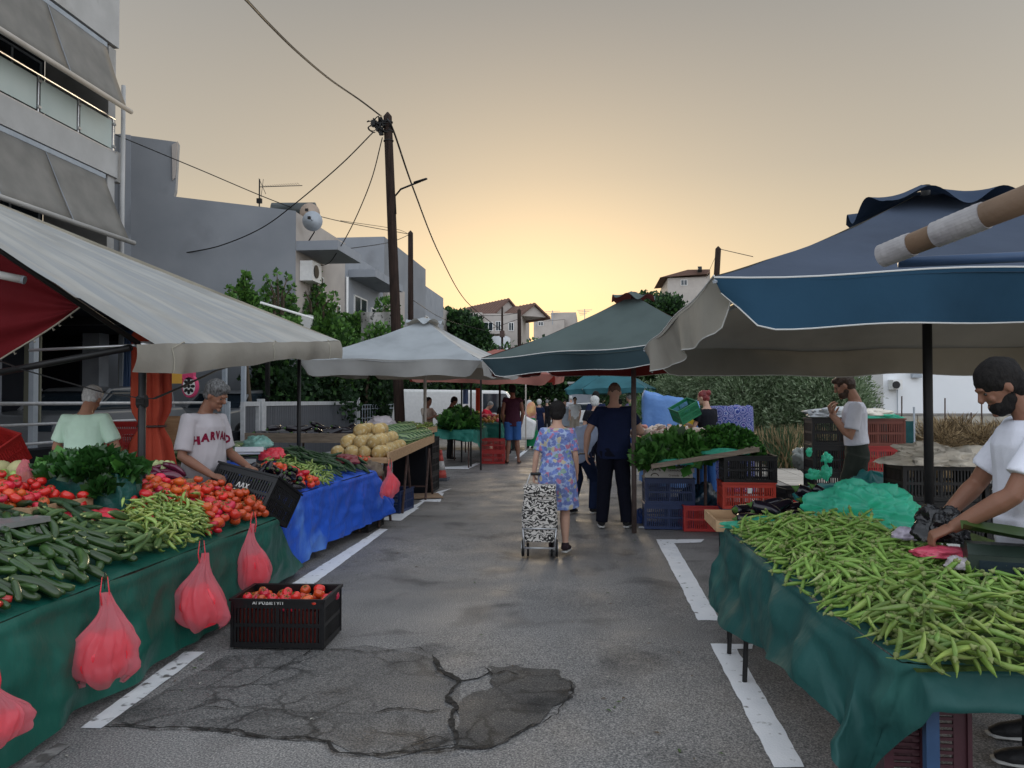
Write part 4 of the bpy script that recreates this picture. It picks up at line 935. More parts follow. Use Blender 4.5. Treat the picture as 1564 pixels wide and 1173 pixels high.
        rm(c, 'shirt' if not (btype == 'dress') else 'dress_top', top, w_=wr)
    if bottom is not None:
        c = MB()
        if btype in ('dress', 'skirt'):
            kn = (legL[0]+legR[0])/2; hm = kn.z + .03; top_z = pel+V((0,0,.18)); 
            c.tube([tor(0,0,.16), pel, pel.lerp(kn,.5), V((kn.x,kn.y,hm))], [.158*g,.185*g,.195*g,.205*g], 24, flat=.76, up=(0,1,0))
        else:
            c.tube([tor(0,0,max(.10,hem+.04)), pel+V((0,0,.02)), pel-V((0,0,.07))], [.148*g,.166*g,.162*g], 20, flat=.70+belly*.8, up=(0,1,0))
            for sx, (k, an_, fr) in ((-1, legL), (1, legR)):
                hp = pel+V((sx*hipx,0,-.0))
                if btype == 'shorts': q = hp.lerp(k,.92); c.tube([hp, hp.lerp(k,.4), q], [.108*g**.5,.100,.094], 16)
                else: c.tube([hp, hp.lerp(k,.5), k, k.lerp(an_,.5), an_+V((0,0,-.015))], [.106*g**.5,.095,.084,.078,.072], 16)
        rm(c, {'dress':'dress_skirt','skirt':'skirt','shorts':'shorts','trousers':'trousers'}[btype], bottom, w_=wr*1.1, ws=(8,8,4))
    for sx, (k, an_, fr) in ((-1, legL), (1, legR)):
        if shoes is None: break
        f = V((math.sin(fr), math.cos(fr), 0)); c = MB()
        if sandals:
            so = MB().tube([(an_-f*.06+V((0,0,-.072)))*s, (an_+f*.06+V((0,0,-.073)))*s, (an_+f*.19+V((0,0,-.073)))*s], [.042,.048,.036], 10, flat=.16, up=(0,0,1)).build('sandal', shoes, t)
            MB().tube([(an_+f*.09-f.cross(V((0,0,1)))*.045+V((0,0,-.06)))*s,(an_+f*.09+V((0,0,-.018)))*s,(an_+f*.09+f.cross(V((0,0,1)))*.045+V((0,0,-.06)))*s], .012, 6).build('strap', shoes, so)
            continue
        c.tube([an_-f*.055+V((0,0,-.03)), an_+V((0,0,-.012)), an_+f*.07+V((0,0,-.035)), an_+f*.15+V((0,0,-.05)), an_+f*.20+V((0,0,-.056))], [.042,.050,.048,.044,.024], 12, flat=.78, up=(0,0,1))
        c.tube([an_+V((0,0,.03)), an_+V((0,0,-.02))], [.044,.048], 12)
        so = rm(c, 'shoe', shoes, vx=.008, sm=2)
        MB().tube([(an_-f*.062+V((0,0,-.070)))*s, (an_+V((0,0,-.070)))*s, (an_+f*.1+V((0,0,-.070)))*s, (an_+f*.19+V((0,0,-.068)))*s, (an_+f*.212+V((0,0,-.064)))*s], [.036*s,.042*s,.048*s,.042*s,.026*s], 12, flat=.24, up=(0,0,1)).build('sole', M_sole, so, smooth=True)
    # --- hair
    if hair is not None:
        c = MB()
        if hairstyle == 'shaved': c.ell(hp_(0,-.016,.034), (.077,.090,.090), 18, 12, HM); 
        else:
            c.ell(hp_(0,-.020,.040), (.083,.094,.090), 18, 12, HM); c.ell(hp_(0,-.045,.0), (.076,.066,.078), 16, 10, HM)
            if hairstyle in ('bob', 'perm'): c.ell(hp_(0,-.03,.03), (.100,.100,.105), 18, 12, HM); c.ell(hp_(0,-.05,-.03), (.086,.066,.085), 16, 10, HM)
            if hairstyle == 'bun': c.ell(hp_(0,-.03,.135), (.035,.035,.03), 12, 8, HM); c.ell(hp_(0,.045,.085), (.05,.04,.03), 12, 8, HM)
            if hairstyle == 'ponybun': c.ell(hp_(0,-.12,.06), (.045,.04,.045), 12, 8, HM)
            if hairstyle == 'full': c.ell(hp_(0,.03,.085), (.072,.06,.042), 14, 8, HM); c.ell(hp_(0,-.02,.05), (.090,.100,.088), 16, 10, HM)
            if hairstyle == 'crop': c.ell(hp_(0,-.012,.036), (.084,.098,.092), 18, 12, HM); c.ell(hp_(0,-.05,-.02), (.074,.058,.078), 16, 10, HM); c.ell(hp_(0,-.022,-.01), (.080,.05,.06), 14, 10, HM)
        rm(c, 'hair', hair, vx=max(.007, vox), w_=.004 if hairstyle in ('shaved','crop') else .007, sm=2, ws=(28,28,16))
    if beard is not None:
        c = MB().ell(hp_(0,.040,-.072), (.058,.060,.048), 14, 10, HM).ell(hp_(0,.010,-.055), (.068,.045,.045), 12, 8, HM)
        rm(c, 'beard', beard, vx=.007, w_=.004, sm=2, ws=(30,30,30))
    return t, dict(tor=tor, sh=sh, arms=arms, hp=hp_, s=s, pel=pel)
# ================================================================== FABRICS, UMBRELLAS, CANOPY
def fabric(name, outc, inc=None, transl=.25, wr=.25, streak=None, flip=True):
    m = bpy.data.materials.new(name); m.use_nodes = True; t = m.node_tree; b = t.nodes['Principled BSDF']
    ge = N(t, 'ShaderNodeNewGeometry'); co = N(t, 'ShaderNodeTexCoord')
    def nse(sc, det=5, st=(1,1,1)):
        mp = N(t, 'ShaderNodeMapping'); mp.inputs['Scale'].default_value = st; link(t, co.outputs['Object'], mp.inputs[0])
        n = N(t, 'ShaderNodeTexNoise'); n.inputs['Scale'].default_value = sc; n.inputs['Detail'].default_value = det; link(t, mp.outputs[0], n.inputs[0]); return n
    def two(c): r = ramp(t, [(.3, tuple(x*.78 for x in c)), (.5, c), (.75, tuple(min(1,x*1.15) for x in c))]); link(t, nse(1.6, 8).outputs[0], r.inputs[0]); return r.outputs[0]
    col = two(outc)
    if streak:
        r = ramp(t, [(.45,(0,0,0)),(.62,(1,1,1))]); link(t, nse(2.2, 4, streak[1]).outputs[0], r.inputs[0])
        x = N(t, 'ShaderNodeMix', data_type='RGBA'); link(t, r.outputs[0], x.inputs[0]); link(t, col, x.inputs[6]); x.inputs[7].default_value = (*streak[0],1); col = x.outputs[2]
    if inc:
        x = N(t, 'ShaderNodeMix', data_type='RGBA'); link(t, ge.outputs['Backfacing'], x.inputs[0]); link(t, two(inc) if flip else col, x.inputs[6]); link(t, col if flip else two(inc), x.inputs[7]); col = x.outputs[2]
    link(t, col, b.inputs['Base Color']); b.inputs['Roughness'].default_value = .82; b.inputs['Specular IOR Level'].default_value = .2
    bp = N(t, 'ShaderNodeBump'); bp.inputs['Strength'].default_value = wr; bp.inputs['Distance'].default_value = .03
    link(t, nse(5, 5).outputs[0], bp.inputs['Height']); link(t, bp.outputs[0], b.inputs['Normal']); ridge_bump(t, co.outputs['Object'], b, (1.5,.35,.02), bp)
    if transl:
        tr = N(t, 'ShaderNodeBsdfTranslucent'); ms = N(t, 'ShaderNodeMixShader'); ms.inputs[0].default_value = transl; link(t, col, tr.inputs[0])
        link(t, b.outputs[0], ms.inputs[1]); link(t, tr.outputs[0], ms.inputs[2]); link(t, ms.outputs[0], t.nodes['Material Output'].inputs[0])
    return m

def umbrella(lab, cen, corners, apex_z, val, M, MI, pole_r=.025, pole_m=None, crown=True, base=True, sag=.10, trim=None, wav=.03, crown_r=.42, crown_h=.2, notch=True, pole_top=None, cscale=1.0, ribs=True, ctilt=0.0, glare_m=None, crown_m=None):
    """corners: four seam corners (x,y,z), order near-left, near-right, far-right, far-left; outer fabric M, strip fabric MI"""
    t = thing('market_umbrella', lab, 'umbrella', (cen[0], cen[1], 0)); O = Vector(t.location)
    cs = [Vector(c)-O for c in corners]; ap = Vector((0,0,apex_z))
    for k in range(4):
        a, b = cs[k], cs[(k+1) % 4]
        def f(u, v):
            v = .06 + .94*v; p = ap.lerp(a.lerp(b, u), v); p.z -= sag*math.sin(math.pi*min(1,v))*.55 + sag*1.3*v*math.sin(math.pi*u)*(1-.6*v)*.6 + .012*math.sin(14*u+3*k)*v*v
            p.z += .012*nz(p.x, p.y, k, 2.5)
            return p
        MB().grid(f, 22, 16).build('canopy_panel', M, t, smooth=True)
        n = ((b-a).cross(Vector((0,0,1)))).normalized()
        def g(u, v):
            p = a.lerp(b, u); p.z -= .012*math.sin(14*u+3*k); 
            e = math.exp(-(u/.035)**2) + math.exp(-((1-u)/.035)**2) if notch else 0
            d = val*(1 - .72*min(1,e)) * v; p.z -= d + .03*val*math.sin(23*u+k)*v
            q = wav*v*(math.sin(11*u+2*k)+.5*math.sin(27*u+k)); return p + n*q - Vector((p.x,p.y,0)).normalized()*.06*v
        MB().grid(g, 40, 6).build('valance', (glare_m or MI) if k == 3 else MI, t, smooth=True)  # left strip may take a paler colour that holds sky glare
        if trim is not None:
            tb = MB(); tb.tube([g(i/39, 1.0) for i in range(40)], .0042, 5); tb.tube([a.lerp(b,i/20)+Vector((0,0,.004-.012*math.sin(14*i/20+3*k))) for i in range(21)], .005, 5); tb.build('trim', trim, t)
        if ribs:
            MB().tube([Vector((0,0,apex_z-.05)), a*.5+ap*.5-Vector((0,0,.06+sag*.5)), a-Vector((0,0,.02))], .011, 5).build('rib', M_greypost, t)
            MB().tube([Vector((0,0,apex_z-.75)), (a*.55+ap*.45)-Vector((0,0,.07+sag*.5))], .010, 5).build('strut', M_greypost, t)
    if crown:
        r0 = crown_r; sl = sum((apex_z-c.z)/max(abs(c.x),abs(c.y)) for c in cs)/4
        def h(u, v):
            a = 2*math.pi*u; sq = 1/max(abs(math.cos(a)),abs(math.sin(a)))**.55; rr = r0*sq*(.12+.88*v)
            wv = .5+.5*math.cos(a*7+.6)
            x_, y_ = rr*math.cos(a), rr*math.sin(a); return Vector((x_, y_, apex_z + .035 - sl*.95*max(abs(x_),abs(y_)) - .02*v + (crown_h*.42*wv*v**2.2) + .012*math.sin(a*2)))
        MB().grid(h, 110, 8).build('crown_flounce', crown_m or M, t, smooth=True)
    pm = pole_m or M_blackmetal
    MB().tube([(0,0,0),(0,0,apex_z+.03)], pole_r, 12).build('pole', pm, t, smooth=True)
    MB().tube([(0,0,apex_z-.82),(0,0,apex_z-.68)], pole_r*1.9, 12).build('runner', pm, t, smooth=True)
    if base: MB().lathe([(.24,0),(.24,.03),(.05,.06),(.04,.25)], 16).build('foot', M_blackmetal, t)
    return t
M_trim = mat('white_trim', (.6,.6,.58), None, rough=.7)
F_white = fabric('white_canvas', (.40,.43,.45), (.36,.35,.32), .22); F_whiteval = fabric('greyed_canvas', (.36,.36,.35), (.32,.3,.27), .15)
F_green = fabric('greygreen_canvas', (.09,.12,.115), (.16,.05,.045), .15); F_greenval = fabric('teal_canvas', (.04,.07,.082), (.15,.03,.03), .12)
F_blue = fabric('blue_canvas', (.065,.085,.125), (.20,.19,.165), .18); F_blueval = fabric('deep_blue_canvas', (.024,.072,.125), (.26,.25,.22), .20)
F_red = fabric('faded_red_canvas', (.42,.17,.14), (.33,.05,.04), .35); F_redval = fabric('red_canvas', (.48,.22,.18), (.33,.06,.05), .35)
F_teal = fabric('teal_blue_canvas', (.05,.17,.20), (.04,.10,.11), .3)
# white umbrella on the left
c = (-3.05, 13.9)
umbrella('off-white square market umbrella left of the street with scalloped crown', c, [(-4.70,11.9,2.25),(-1.72,11.9,2.22),(-1.45,15.9,2.28),(-4.70,15.9,2.28)], 3.08, .26, F_white, F_whiteval, .03, mat('white_pole',(.42,.38,.34),(.5,.45,.4),8,.6), crown_r=.34, crown_h=.22, base=False)
# red umbrella behind it
u = umbrella('faded red and pink market umbrella behind the white one', (-2.35,19.6), [(-4.45,18.0,2.30),(-.85,17.2,2.18),(-.75,21.6,2.35),(-4.5,21.6,2.4)], 2.95, .26, F_red, F_redval, .028, crown=False, sag=.14, wav=.05)
# grey green umbrella with red lining
umbrella('grey green market umbrella with dark red lining right of the street', (.50,9.35), [(-1.27,8.75,2.06),(1.35,7.55,2.17),(2.2,10.6,2.15),(-.75,11.1,2.12)], 2.86, .20, F_green, F_greenval, .03, mat('brown_pole',(.07,.05,.045),(.12,.09,.08),8,.6), crown_r=.26, crown_h=.16, trim=M_trim, base=False)
# big blue umbrella
umbrella('large blue market umbrella with white piping over the okra stall', (2.44,5.9), [(.66,4.25,2.245),(4.3,4.05,2.27),(4.4,7.7,2.1),(.50,7.5,2.08)], 3.13, .27, F_blue, F_blueval, .033, M_blackmetal, crown_r=.50, crown_h=.27, trim=M_trim, base=False, sag=.09, wav=.045, crown_m=fabric('slate_blue_cap', (.035,.055,.095), (.025,.04,.07), .1), glare_m=fabric('sky_glare_canvas', (.40,.38,.33), (.40,.38,.33), .3, .5))  # left valance: sky glare put into its pale cream colour
# the far small ones
umbrella('small teal market umbrella far down the street', (P(938,600,25).x,25), [(P(888,0,23.6).x,23.6,1.95),(P(985,0,23.6).x,23.6,1.98),(P(1000,0,26.5).x,26.5,1.98),(P(890,0,26.5).x,26.5,1.95)], 2.74, .16, F_teal, F_teal, .025, M_rust, crown=False, sag=.05)
umbrella('teal market umbrella partly hidden behind the other teal one', (P(905,600,31).x,31), [(P(861,0,30).x,30,2.02),(P(930,0,30).x,30,2.05),(P(930,0,33).x,33,2.05),(P(868,0,33).x,33,2.05)], 2.87, .2, F_teal, F_teal, .025, M_rust, crown=False, sag=.05)
wpst = MB().tube([(0,0,0),(0,0,2.3)], .022, 8).build('street_pole', MATS['white_pole']); wpst.location = (P(803,600,24).x, 24, 0); tag(wpst, 'thin white pole standing by the pink dressed shopper', 'pole')

# ---- big left canopy on a steel frame
F_can = fabric('striped_weathered_canvas', (.385,.385,.365), (.30,.29,.27), .12, .3, streak=((.315,.33,.335),(.22,3.2,.22)), flip=False)
F_canv = fabric('dirty_cream_canvas', (.42,.39,.32), (.30,.28,.24), .15, .5, flip=False)
cn = thing('stall_canopy', 'large weathered pale canvas canopy over the green tarp vegetable stall', 'canopy', (-4.6, 7.5, 0)); cO = Vector(cn.location)
Af = Vector((-3.28,5.5,2.01)); Bf = Vector((-3.15,9.4,2.33))            # front seam, near to far
Ar = PX(0,372,-4.25); Ar = Ar + (Ar-Af)*1.3                                    # near ridge end (out of frame)
Br = P(0,311,9.6); Br = Bf + (Br-Bf)*1.35
def roof(u, v):
    p = Af.lerp(Bf, u).lerp(Ar.lerp(Br, u), v)
    p.z += -.05*math.sin(math.pi*v) + .022*math.sin(2*math.pi*(u*6.5+.25*v))*min(1, v*3+.15) + .01*nz(p.x,p.y,0,3)
    return p - cO
o = MB().grid(roof, 120, 40).build('roof_sheet', F_can, cn, smooth=True)
def val(u, v):
    u = u*1.06-.06; p = Af.lerp(Bf, u); d = .22 - .02*u; f = math.exp(-((u-.12)/.03)**2)
    p.z += .022*math.sin(2*math.pi*(u*6.5))*.15 - d*v*(1+.10*math.sin(8*u)+.05*math.sin(19*u))
    p.x += .03*v*math.sin(14*u) + .012*math.sin(37*u)*v - .09*f*v + .02*math.sin(math.pi*v)
    p.y += .05*f*v; return p - cO
MB().grid(val, 120, 9).build('valance', F_canv, cn, smooth=True)
MB().grid(lambda u, v: Bf.lerp(Br, u) - cO - Vector((.0, .03*math.sin(12*u)*v - .04*v, .20*v)), 50, 4).build('valance', F_canv, cn, smooth=True)
for u in (.10, .53, .90): MB().tube([roof(u, .002*k)+Vector((.004,0,.006)) for k in range(3)] + [val(u, k/6)+Vector((.006,0,0)) for k in range(1,7)], .005, 4).build('seam', F_canv, cn)
# red lining tarp hanging inside
F_lin = fabric('dark_red_lining', (.14,.008,.012), (.14,.008,.012), .10, .4)
q0 = P(131,468,6.0); q1 = P(-8,560,6.3); q2 = P(-420,700,6.6); q3 = P(-420,100,5.9); q4 = P(-10,372,5.9)
def lin(u, v):
    top = q0.lerp(q4, min(1, u*2)) if u < .5 else q4.lerp(q3, u*2-1); bot = q0.lerp(q1, min(1, u*2)) if u < .5 else q1.lerp(q2, u*2-1)
    p = top.lerp(bot, v); p.y += .05*math.sin(5*v+2*u)+.03*math.sin(9*u); p.y += .02*math.sin(22*v+4*u); return p
ln = tag(MB().grid(lin, 40, 24).build('lining_tarp', F_lin, smooth=True), 'dark red tarp hanging inside the pale canopy at the left edge', 'tarp')
lo = MB(); lo.tube([lin(u/30, 1.0) for u in range(31)], .008, 5)
for u in (2,4,5,8,11,14): p = lin(u/30, 1); lo.tube([p, p+Vector((.01,0,-.03)), p+Vector((.025,0,-.02))], .005, 4)
lo.build('hem_cord', F_canv, ln)
# frame
def bar(a, b, r, nm, m=M_blackmetal, par=cn, n=8): return MB().tube([Vector(a)-cO, Vector(b)-cO], r, n).build(nm, m, par, smooth=True)
pn = P(218,529,5.75); bar((pn.x,pn.y,0), (pn.x,pn.y,pn.z), .030, 'pole'); MB().tube([pn-cO+Vector((-.05,0,.015)), pn-cO+Vector((.075,0,.015))], .024, 10).build('joint', M_metal, cn, smooth=True)
pf = P(457,560,9.35); bar((pf.x,pf.y,0), (pf.x,pf.y,2.28), .026, 'pole')
bar(pn+Vector((-.1,0,-.01)), P(-60,580,5.9), .028, 'beam'); bar(P(45,535,6.0), P(236,526,5.8), .012, 'rod', M_metal)
bar(pn, Bf+Vector((-.1,0,-.05)), .02, 'front_beam'); bar(pn+Vector((0,0,0)), Ar, .022, 'rafter'); bar(pf+Vector((0,0,.1)), Br+Vector((0,0,-.15)), .02, 'rafter')
def strap(pts): 
    mb = MB(); n = len(pts); mb.tube([Vector(p)-cO for p in pts], .017, 6, flat=.25, up=(0,0,1)); return mb.build('strap', M_cable, cn)
sp = P(218,612,5.7)
strap([P(-10,548,5.9), P(40,566,5.8), P(100,583,5.75), P(160,600,5.72), sp + Vector((0,-.03,.02)), P(235,609,5.72), P(275,592,6.4), P(330,566,7.8), P(380,552,9)])
for k in range(4): MB().tube([Vector((pn.x-.035,pn.y,1.55+k*.012))-cO, Vector((pn.x+.035,pn.y,1.56+k*.012))-cO], .034, 8).build('strap_wrap', M_cable, cn)
tl = P(0,424,5.4); o = MB().tube([P(-60,408,5.4), P(34,427,5.55)], .031, 12).build('tube_lamp', M_white, smooth=True); tag(o, 'unlit white tube lamp hung in front of the red lining', 'lamp')
MB().tube([P(34,427,5.55), P(38,428,5.555)], .033, 12).build('end_cap', M_greypost, o)
sk = MB().tube([P(398,462,8.6), P(478,486,9.2)], .014, 6).build('awning_rod', M_white); tag(sk, 'loose white rod sticking out over the canopy edge by the leaves', 'rod')
# near canopy frame at the top right: taped wooden pole and blue bar
tp = thing('taped_pole', 'brown wooden canopy pole wrapped in grey tape at the top right', 'pole', P(1352,390,1.75))
a = P(1350,390,1.75); b = P(1620,283,1.45); O_ = Vector(tp.location); d = (b-a)
M_tape = mat('grey_tape', (.22,.21,.22), (.32,.31,.31), 14, .45, .5, .5, 30); M_oldwood = mat('old_brown_pole', (.10,.065,.04), (.17,.11,.07), 8, .6, .3, .4, 30)
MB().tube([a-O_, a+d*.01-O_, b-O_], [.018,.0225,.0265], 16).build('shaft', M_oldwood, tp, smooth=True)
for (u0, u1, n) in ((-.01,.185,5),(.34,.62,7)):
    for k in range(n):
        v0 = u0+(u1-u0)*k/n; v1 = u0+(u1-u0)*(k+1.12)/n; r_ = .0225+.004*v0
        MB().tube([a+d*v0-O_, a+d*v1-O_], [r_+.0032, r_+.0022], 24).build('tape_wrap', M_tape, tp)
bb = MB().tube([P(1372,401,1.78), P(1640,389,1.72)], .0115, 10).build('blue_bar', mat('blue_enamel',(.02,.05,.11),(.03,.07,.15),6,.45), smooth=True); tag(bb, 'dark blue metal canopy bar behind the taped pole', 'bar')

# ================================================================== TABLES AND TARPS
def tarp_mat(name, c, fade, rough=.5, wr=.6):
    m = mat(name, c, tuple(x*1.25 for x in c), 3, rough, .4, wr, 7, c3=fade, c3scale=2.4, c3thr=.56, bdist=.03, stretch=(1,1,.55), ridge=(1.7,.6,.035)); return m
T_green = tarp_mat('green_tarp', (.006,.075,.054), (.016,.12,.09), .42); T_blue = tarp_mat('blue_tarp', (.015,.085,.48), (.10,.24,.66), .5, 1.0)
T_teal = tarp_mat('deep_teal_tarp', (.007,.06,.055), (.022,.11,.095), .65); T_green2 = tarp_mat('bright_green_tarp', (.01,.13,.10), (.02,.19,.15), .6)
def table(lab, x0, x1, y0, y1, z, m=M_woodgrey, legm=M_rust, tilt=0.0, thick_=.025):
    t = thing('market_table', lab, 'table', ((x0+x1)/2, (y0+y1)/2, 0)); ox, oy = t.location.x, t.location.y; n = max(2, int(abs(y1-y0)/.3))
    def zt(x): return z + (x-x1)*-tilt if tilt else z
    for k in range(n):
        ya = y0+(y1-y0)*k/n+.004; yb = y0+(y1-y0)*(k+1)/n-.004
        MB().prism([(x0-ox,ya-oy,zt(x0)-thick_),(x1-ox,ya-oy,zt(x1)-thick_),(x1-ox,ya-oy,zt(x1)),(x0-ox,ya-oy,zt(x0))], (0,yb-ya,0)).build('board', m, t)
    for x in (x0+.08 if x0 < x1 else x0-.08, x1-.08 if x0 < x1 else x1+.08):
        for y in (y0+.1, y1-.1): MB().tube([(x-ox,y-oy,0),(x-ox,y-oy,zt(x)-thick_)], .018, 6).build('leg', legm, t)
    return t
def skirt(name, lab, top, hem, m, nfold=9, amp=.035, sheet=None, cat='tarp', wn=.02, nu=None, curl=0):
    """top/hem: polylines (same count) of the tarp's upper edge and hem; sheet: far edge polyline so the tarp covers the table too"""
    top = [Vector(p) for p in top]; hem = [Vector(p) for p in hem]; n = nu or 30*(len(top)-1)+1
    def pl(P_, u):
        q = u*(len(P_)-1); i = min(int(q), len(P_)-2); return P_[i].lerp(P_[i+1], q-i)
    vs = []; rows = 30
    def dirn(u): a, b = pl(top, max(0,u-.02)), pl(top, min(1,u+.02)); d = (b-a).normalized(); return Vector((d.y,-d.x,0)).normalized()
    mb = MB()
    def f(u, v):
        p = pl(top, u).lerp(pl(hem, u), v); dn = dirn(u); L = u*nfold*6.28
        q = amp*(v**1.2)*(math.sin(L+1.5*math.sin(3*v+u*9)) + .5*math.sin(2.3*L+2+v*2)) + wn*nz(p.x*1.5, p.y*1.5, p.z*2.5, 2.2)*min(1,v*5) + .010*math.sin(math.pi*min(1,v*9))
        q += .55*amp*(1-2.4*abs(nz(p.x*1.2+p.z*.8, p.y*1.2, p.z*1.6-p.y*.5, 2.6)))*min(1,v*4) + .25*amp*(1-2.4*abs(nz(p.x-p.z, p.y+p.z*.7, p.z, 6.5)))*min(1,v*4)
        p = p + dn*q; p.z += .012*nz(p.x,p.y,p.z,3)*(1-v)+.02*v*math.sin(L*.8+1)*(amp/.035); return p
    mb.grid(f, n, rows)
    if sheet:
        sheet = [Vector(p) for p in sheet]
        mb.grid(lambda u, v: pl(sheet, u).lerp(pl(top, u), v) + Vector((0,0,.008*nz(u*9, v*3, 1, 2) + .006)), n, 10)
    o = mb.build(name, m, smooth=True); tag(o, lab, cat); return o
ZT = lambda x: .62 + (-2.56-x)*.25
table('plank market table under the green tarp', -4.0, -2.58, 1.7, 6.0, ZT(-2.58)-.02, tilt=.25)
YS = [1.6, 2.6, 3.6, 4.6, 5.5, 6.05]
tops = [(-2.55+.012*nz(y,0,0,1), y, .62) for y in YS] + [(-3.1,6.1,ZT(-3.1))]
hems = [(-2.44, 1.6, .04), (-2.46,2.6,.03),(-2.52,3.6,.035),(-2.53,4.6,.04),(-2.56,5.5,.04),(-2.66,6.85,.06),(-3.15,6.55,.12)]
skirt('green_tarp', 'dark green glossy tarp covering the nearest left vegetable table', tops, hems, T_green, 8, .022, [(-4.0, y, ZT(-4.0)) for y in YS] + [(-4.0,6.1,ZT(-4.0))])
# second table: blue tarp
ZB = lambda x: .72 + (-2.66-x)*.16
table('plank market table under the blue tarp', -3.95, -2.70, 6.8, 9.15, ZB(-2.7)-.02, tilt=.16)
tb0, tb1 = P(430,763,6.75), P(572,722,9.2)
skirt('blue_tarp', 'creased bright blue tarp hanging from the second left table', [(-3.4,6.55,ZB(-3.4)),(-2.72,6.55,.72),(-2.68,7.5,.72),(-2.65,8.4,.72),(-2.62,9.15,.72),(-2.7,9.45,.66)],
      [(-3.3,6.68,.03),(-2.74,6.72,.02),(-2.74,7.6,.09),(-2.70,8.5,.10),(-2.50,9.5,.16),(-2.62,9.9,.28)], T_blue, 8, .03, [(-3.5,6.57,ZB(-3.5)),(-3.95,6.57,ZB(-3.95)),(-3.95,7.5,ZB(-3.95)),(-3.95,8.4,ZB(-3.95)),(-3.95,9.15,ZB(-3.95)),(-3.95,9.3,ZB(-3.95))])
# third: bare pine board on trestles with melons
t3 = thing('trestle_stall', 'raw pine board stall on brown metal trestles carrying melons', 'table', (-3.1, 11, 0))
MB().prism([(-.5,-1.55,.80),(.55,-1.55,.80),(.42,1.75,.88),(-.5,1.75,.88)], (0,0,.03)).build('board', M_wood, t3)
MB().prism([(.56,-1.6,.80),(.585,-1.6,.80),(.455,1.8,.88),(.43,1.8,.88)], (0,0,.13)).build('front_plank', M_wood, t3)
MB().prism([(-.5,-1.6,.80),(.555,-1.6,.80),(.555,-1.575,.80),(-.5,-1.575,.80)], (0,0,.07)).build('end_plank', M_wood, t3)
for y in (-1.3, -.1, 1.4):
    for x in (-.4, .45):
        MB().tube([(x,y-.28,0),(x,y,.8)], .018, 6).build('leg', M_rust, t3); MB().tube([(x,y+.28,0),(x,y,.8)], .018, 6).build('leg', M_rust, t3)
    MB().tube([(-.4,y-.2,.2),(.45,y-.2,.2)], .012, 5).build('brace', M_rust, t3)
# aubergine tray table behind
t4 = thing('display_table', 'brown edged table holding dark aubergines before the grey gate', 'table', (-4.35, 11.6, 0))
MB().box((-.75,-.6,1.0),(.85,1.6,1.06)).build('top', M_woodgrey, t4); MB().box((-.78,-.64,.96),(.9,-.6,1.10)).build('front_edge', M_woodgrey, t4)
for x in (-.7,.8):
    for y in (-.55,1.5): MB().tube([(x,y,0),(x,y,1.0)], .02, 6).build('leg', M_rust, t4)
# right hand okra table
ZR = .75
okt = table('metal legged table under the teal tarp of okra', 1.04, 2.25, 2.64, 5.1, ZR-.035, m=M_woodgrey, legm=M_blackmetal)
for y_ in (4.47,4.96): MB().tube([(.85-okt.location.x,y_-okt.location.y,0),(.88-okt.location.x,y_-okt.location.y,ZR-.03)], .014, 6).build('leg', M_blackmetal, okt)
cnr = G(1377,1014,ZR)
LY = [5.28,4.9,4.4,3.9,3.4,2.9,cnr.y]; LX = [.86,.86,.875,.895,.92,.945,cnr.x]
hz = [G(1078,905,.0),]
def hemp(px, py, X): return PX(px, py, X)
hemL = [hemp(1075,897,.80), hemp(1102,938,.80), hemp(1142,978,.80), hemp(1206,1030,.80), hemp(1262,1100,.82), hemp(1296,1165,.85), hemp(1300,1230,.92)]
hemL = [Vector((p.x, min(p.y, 5.35), p.z)) for p in hemL]
topL = [(LX[i], LY[i], ZR) for i in range(7)] + [(cnr.x+.05,cnr.y-.006,ZR),(1.5,cnr.y-.01,ZR),(1.9,cnr.y-.02,ZR),(2.35,cnr.y-.02,ZR)]
hemA = list(hemL) + [Vector((cnr.x+.07,cnr.y-.03,ZR-.12)),Vector((1.5,cnr.y-.04,ZR-.105)),Vector((1.9,cnr.y-.04,ZR-.11)),Vector((2.35,cnr.y-.04,ZR-.105))]
sheetA = [(2.3, LY[i], ZR) for i in range(6)] + [(2.3,2.55,ZR)] + [(2.3,2.50,ZR),(2.31,2.50,ZR),(2.32,2.50,ZR),(2.35,2.50,ZR)]
skirt('teal_tarp', 'dark green faded cloth tarp draped unevenly over the okra table', topL, hemA, T_teal, 4.2, .028, sheetA, wn=.05, nu=240)
bl = MB().box((1.05,cnr.y+.02,0),(1.09,cnr.y+.05,ZR-.06)).build('table_leg_blue', MATS['blue_enamel']); bl.name = 'blue_prop'; tag(bl, 'slim blue prop under the near end of the okra table', 'post')

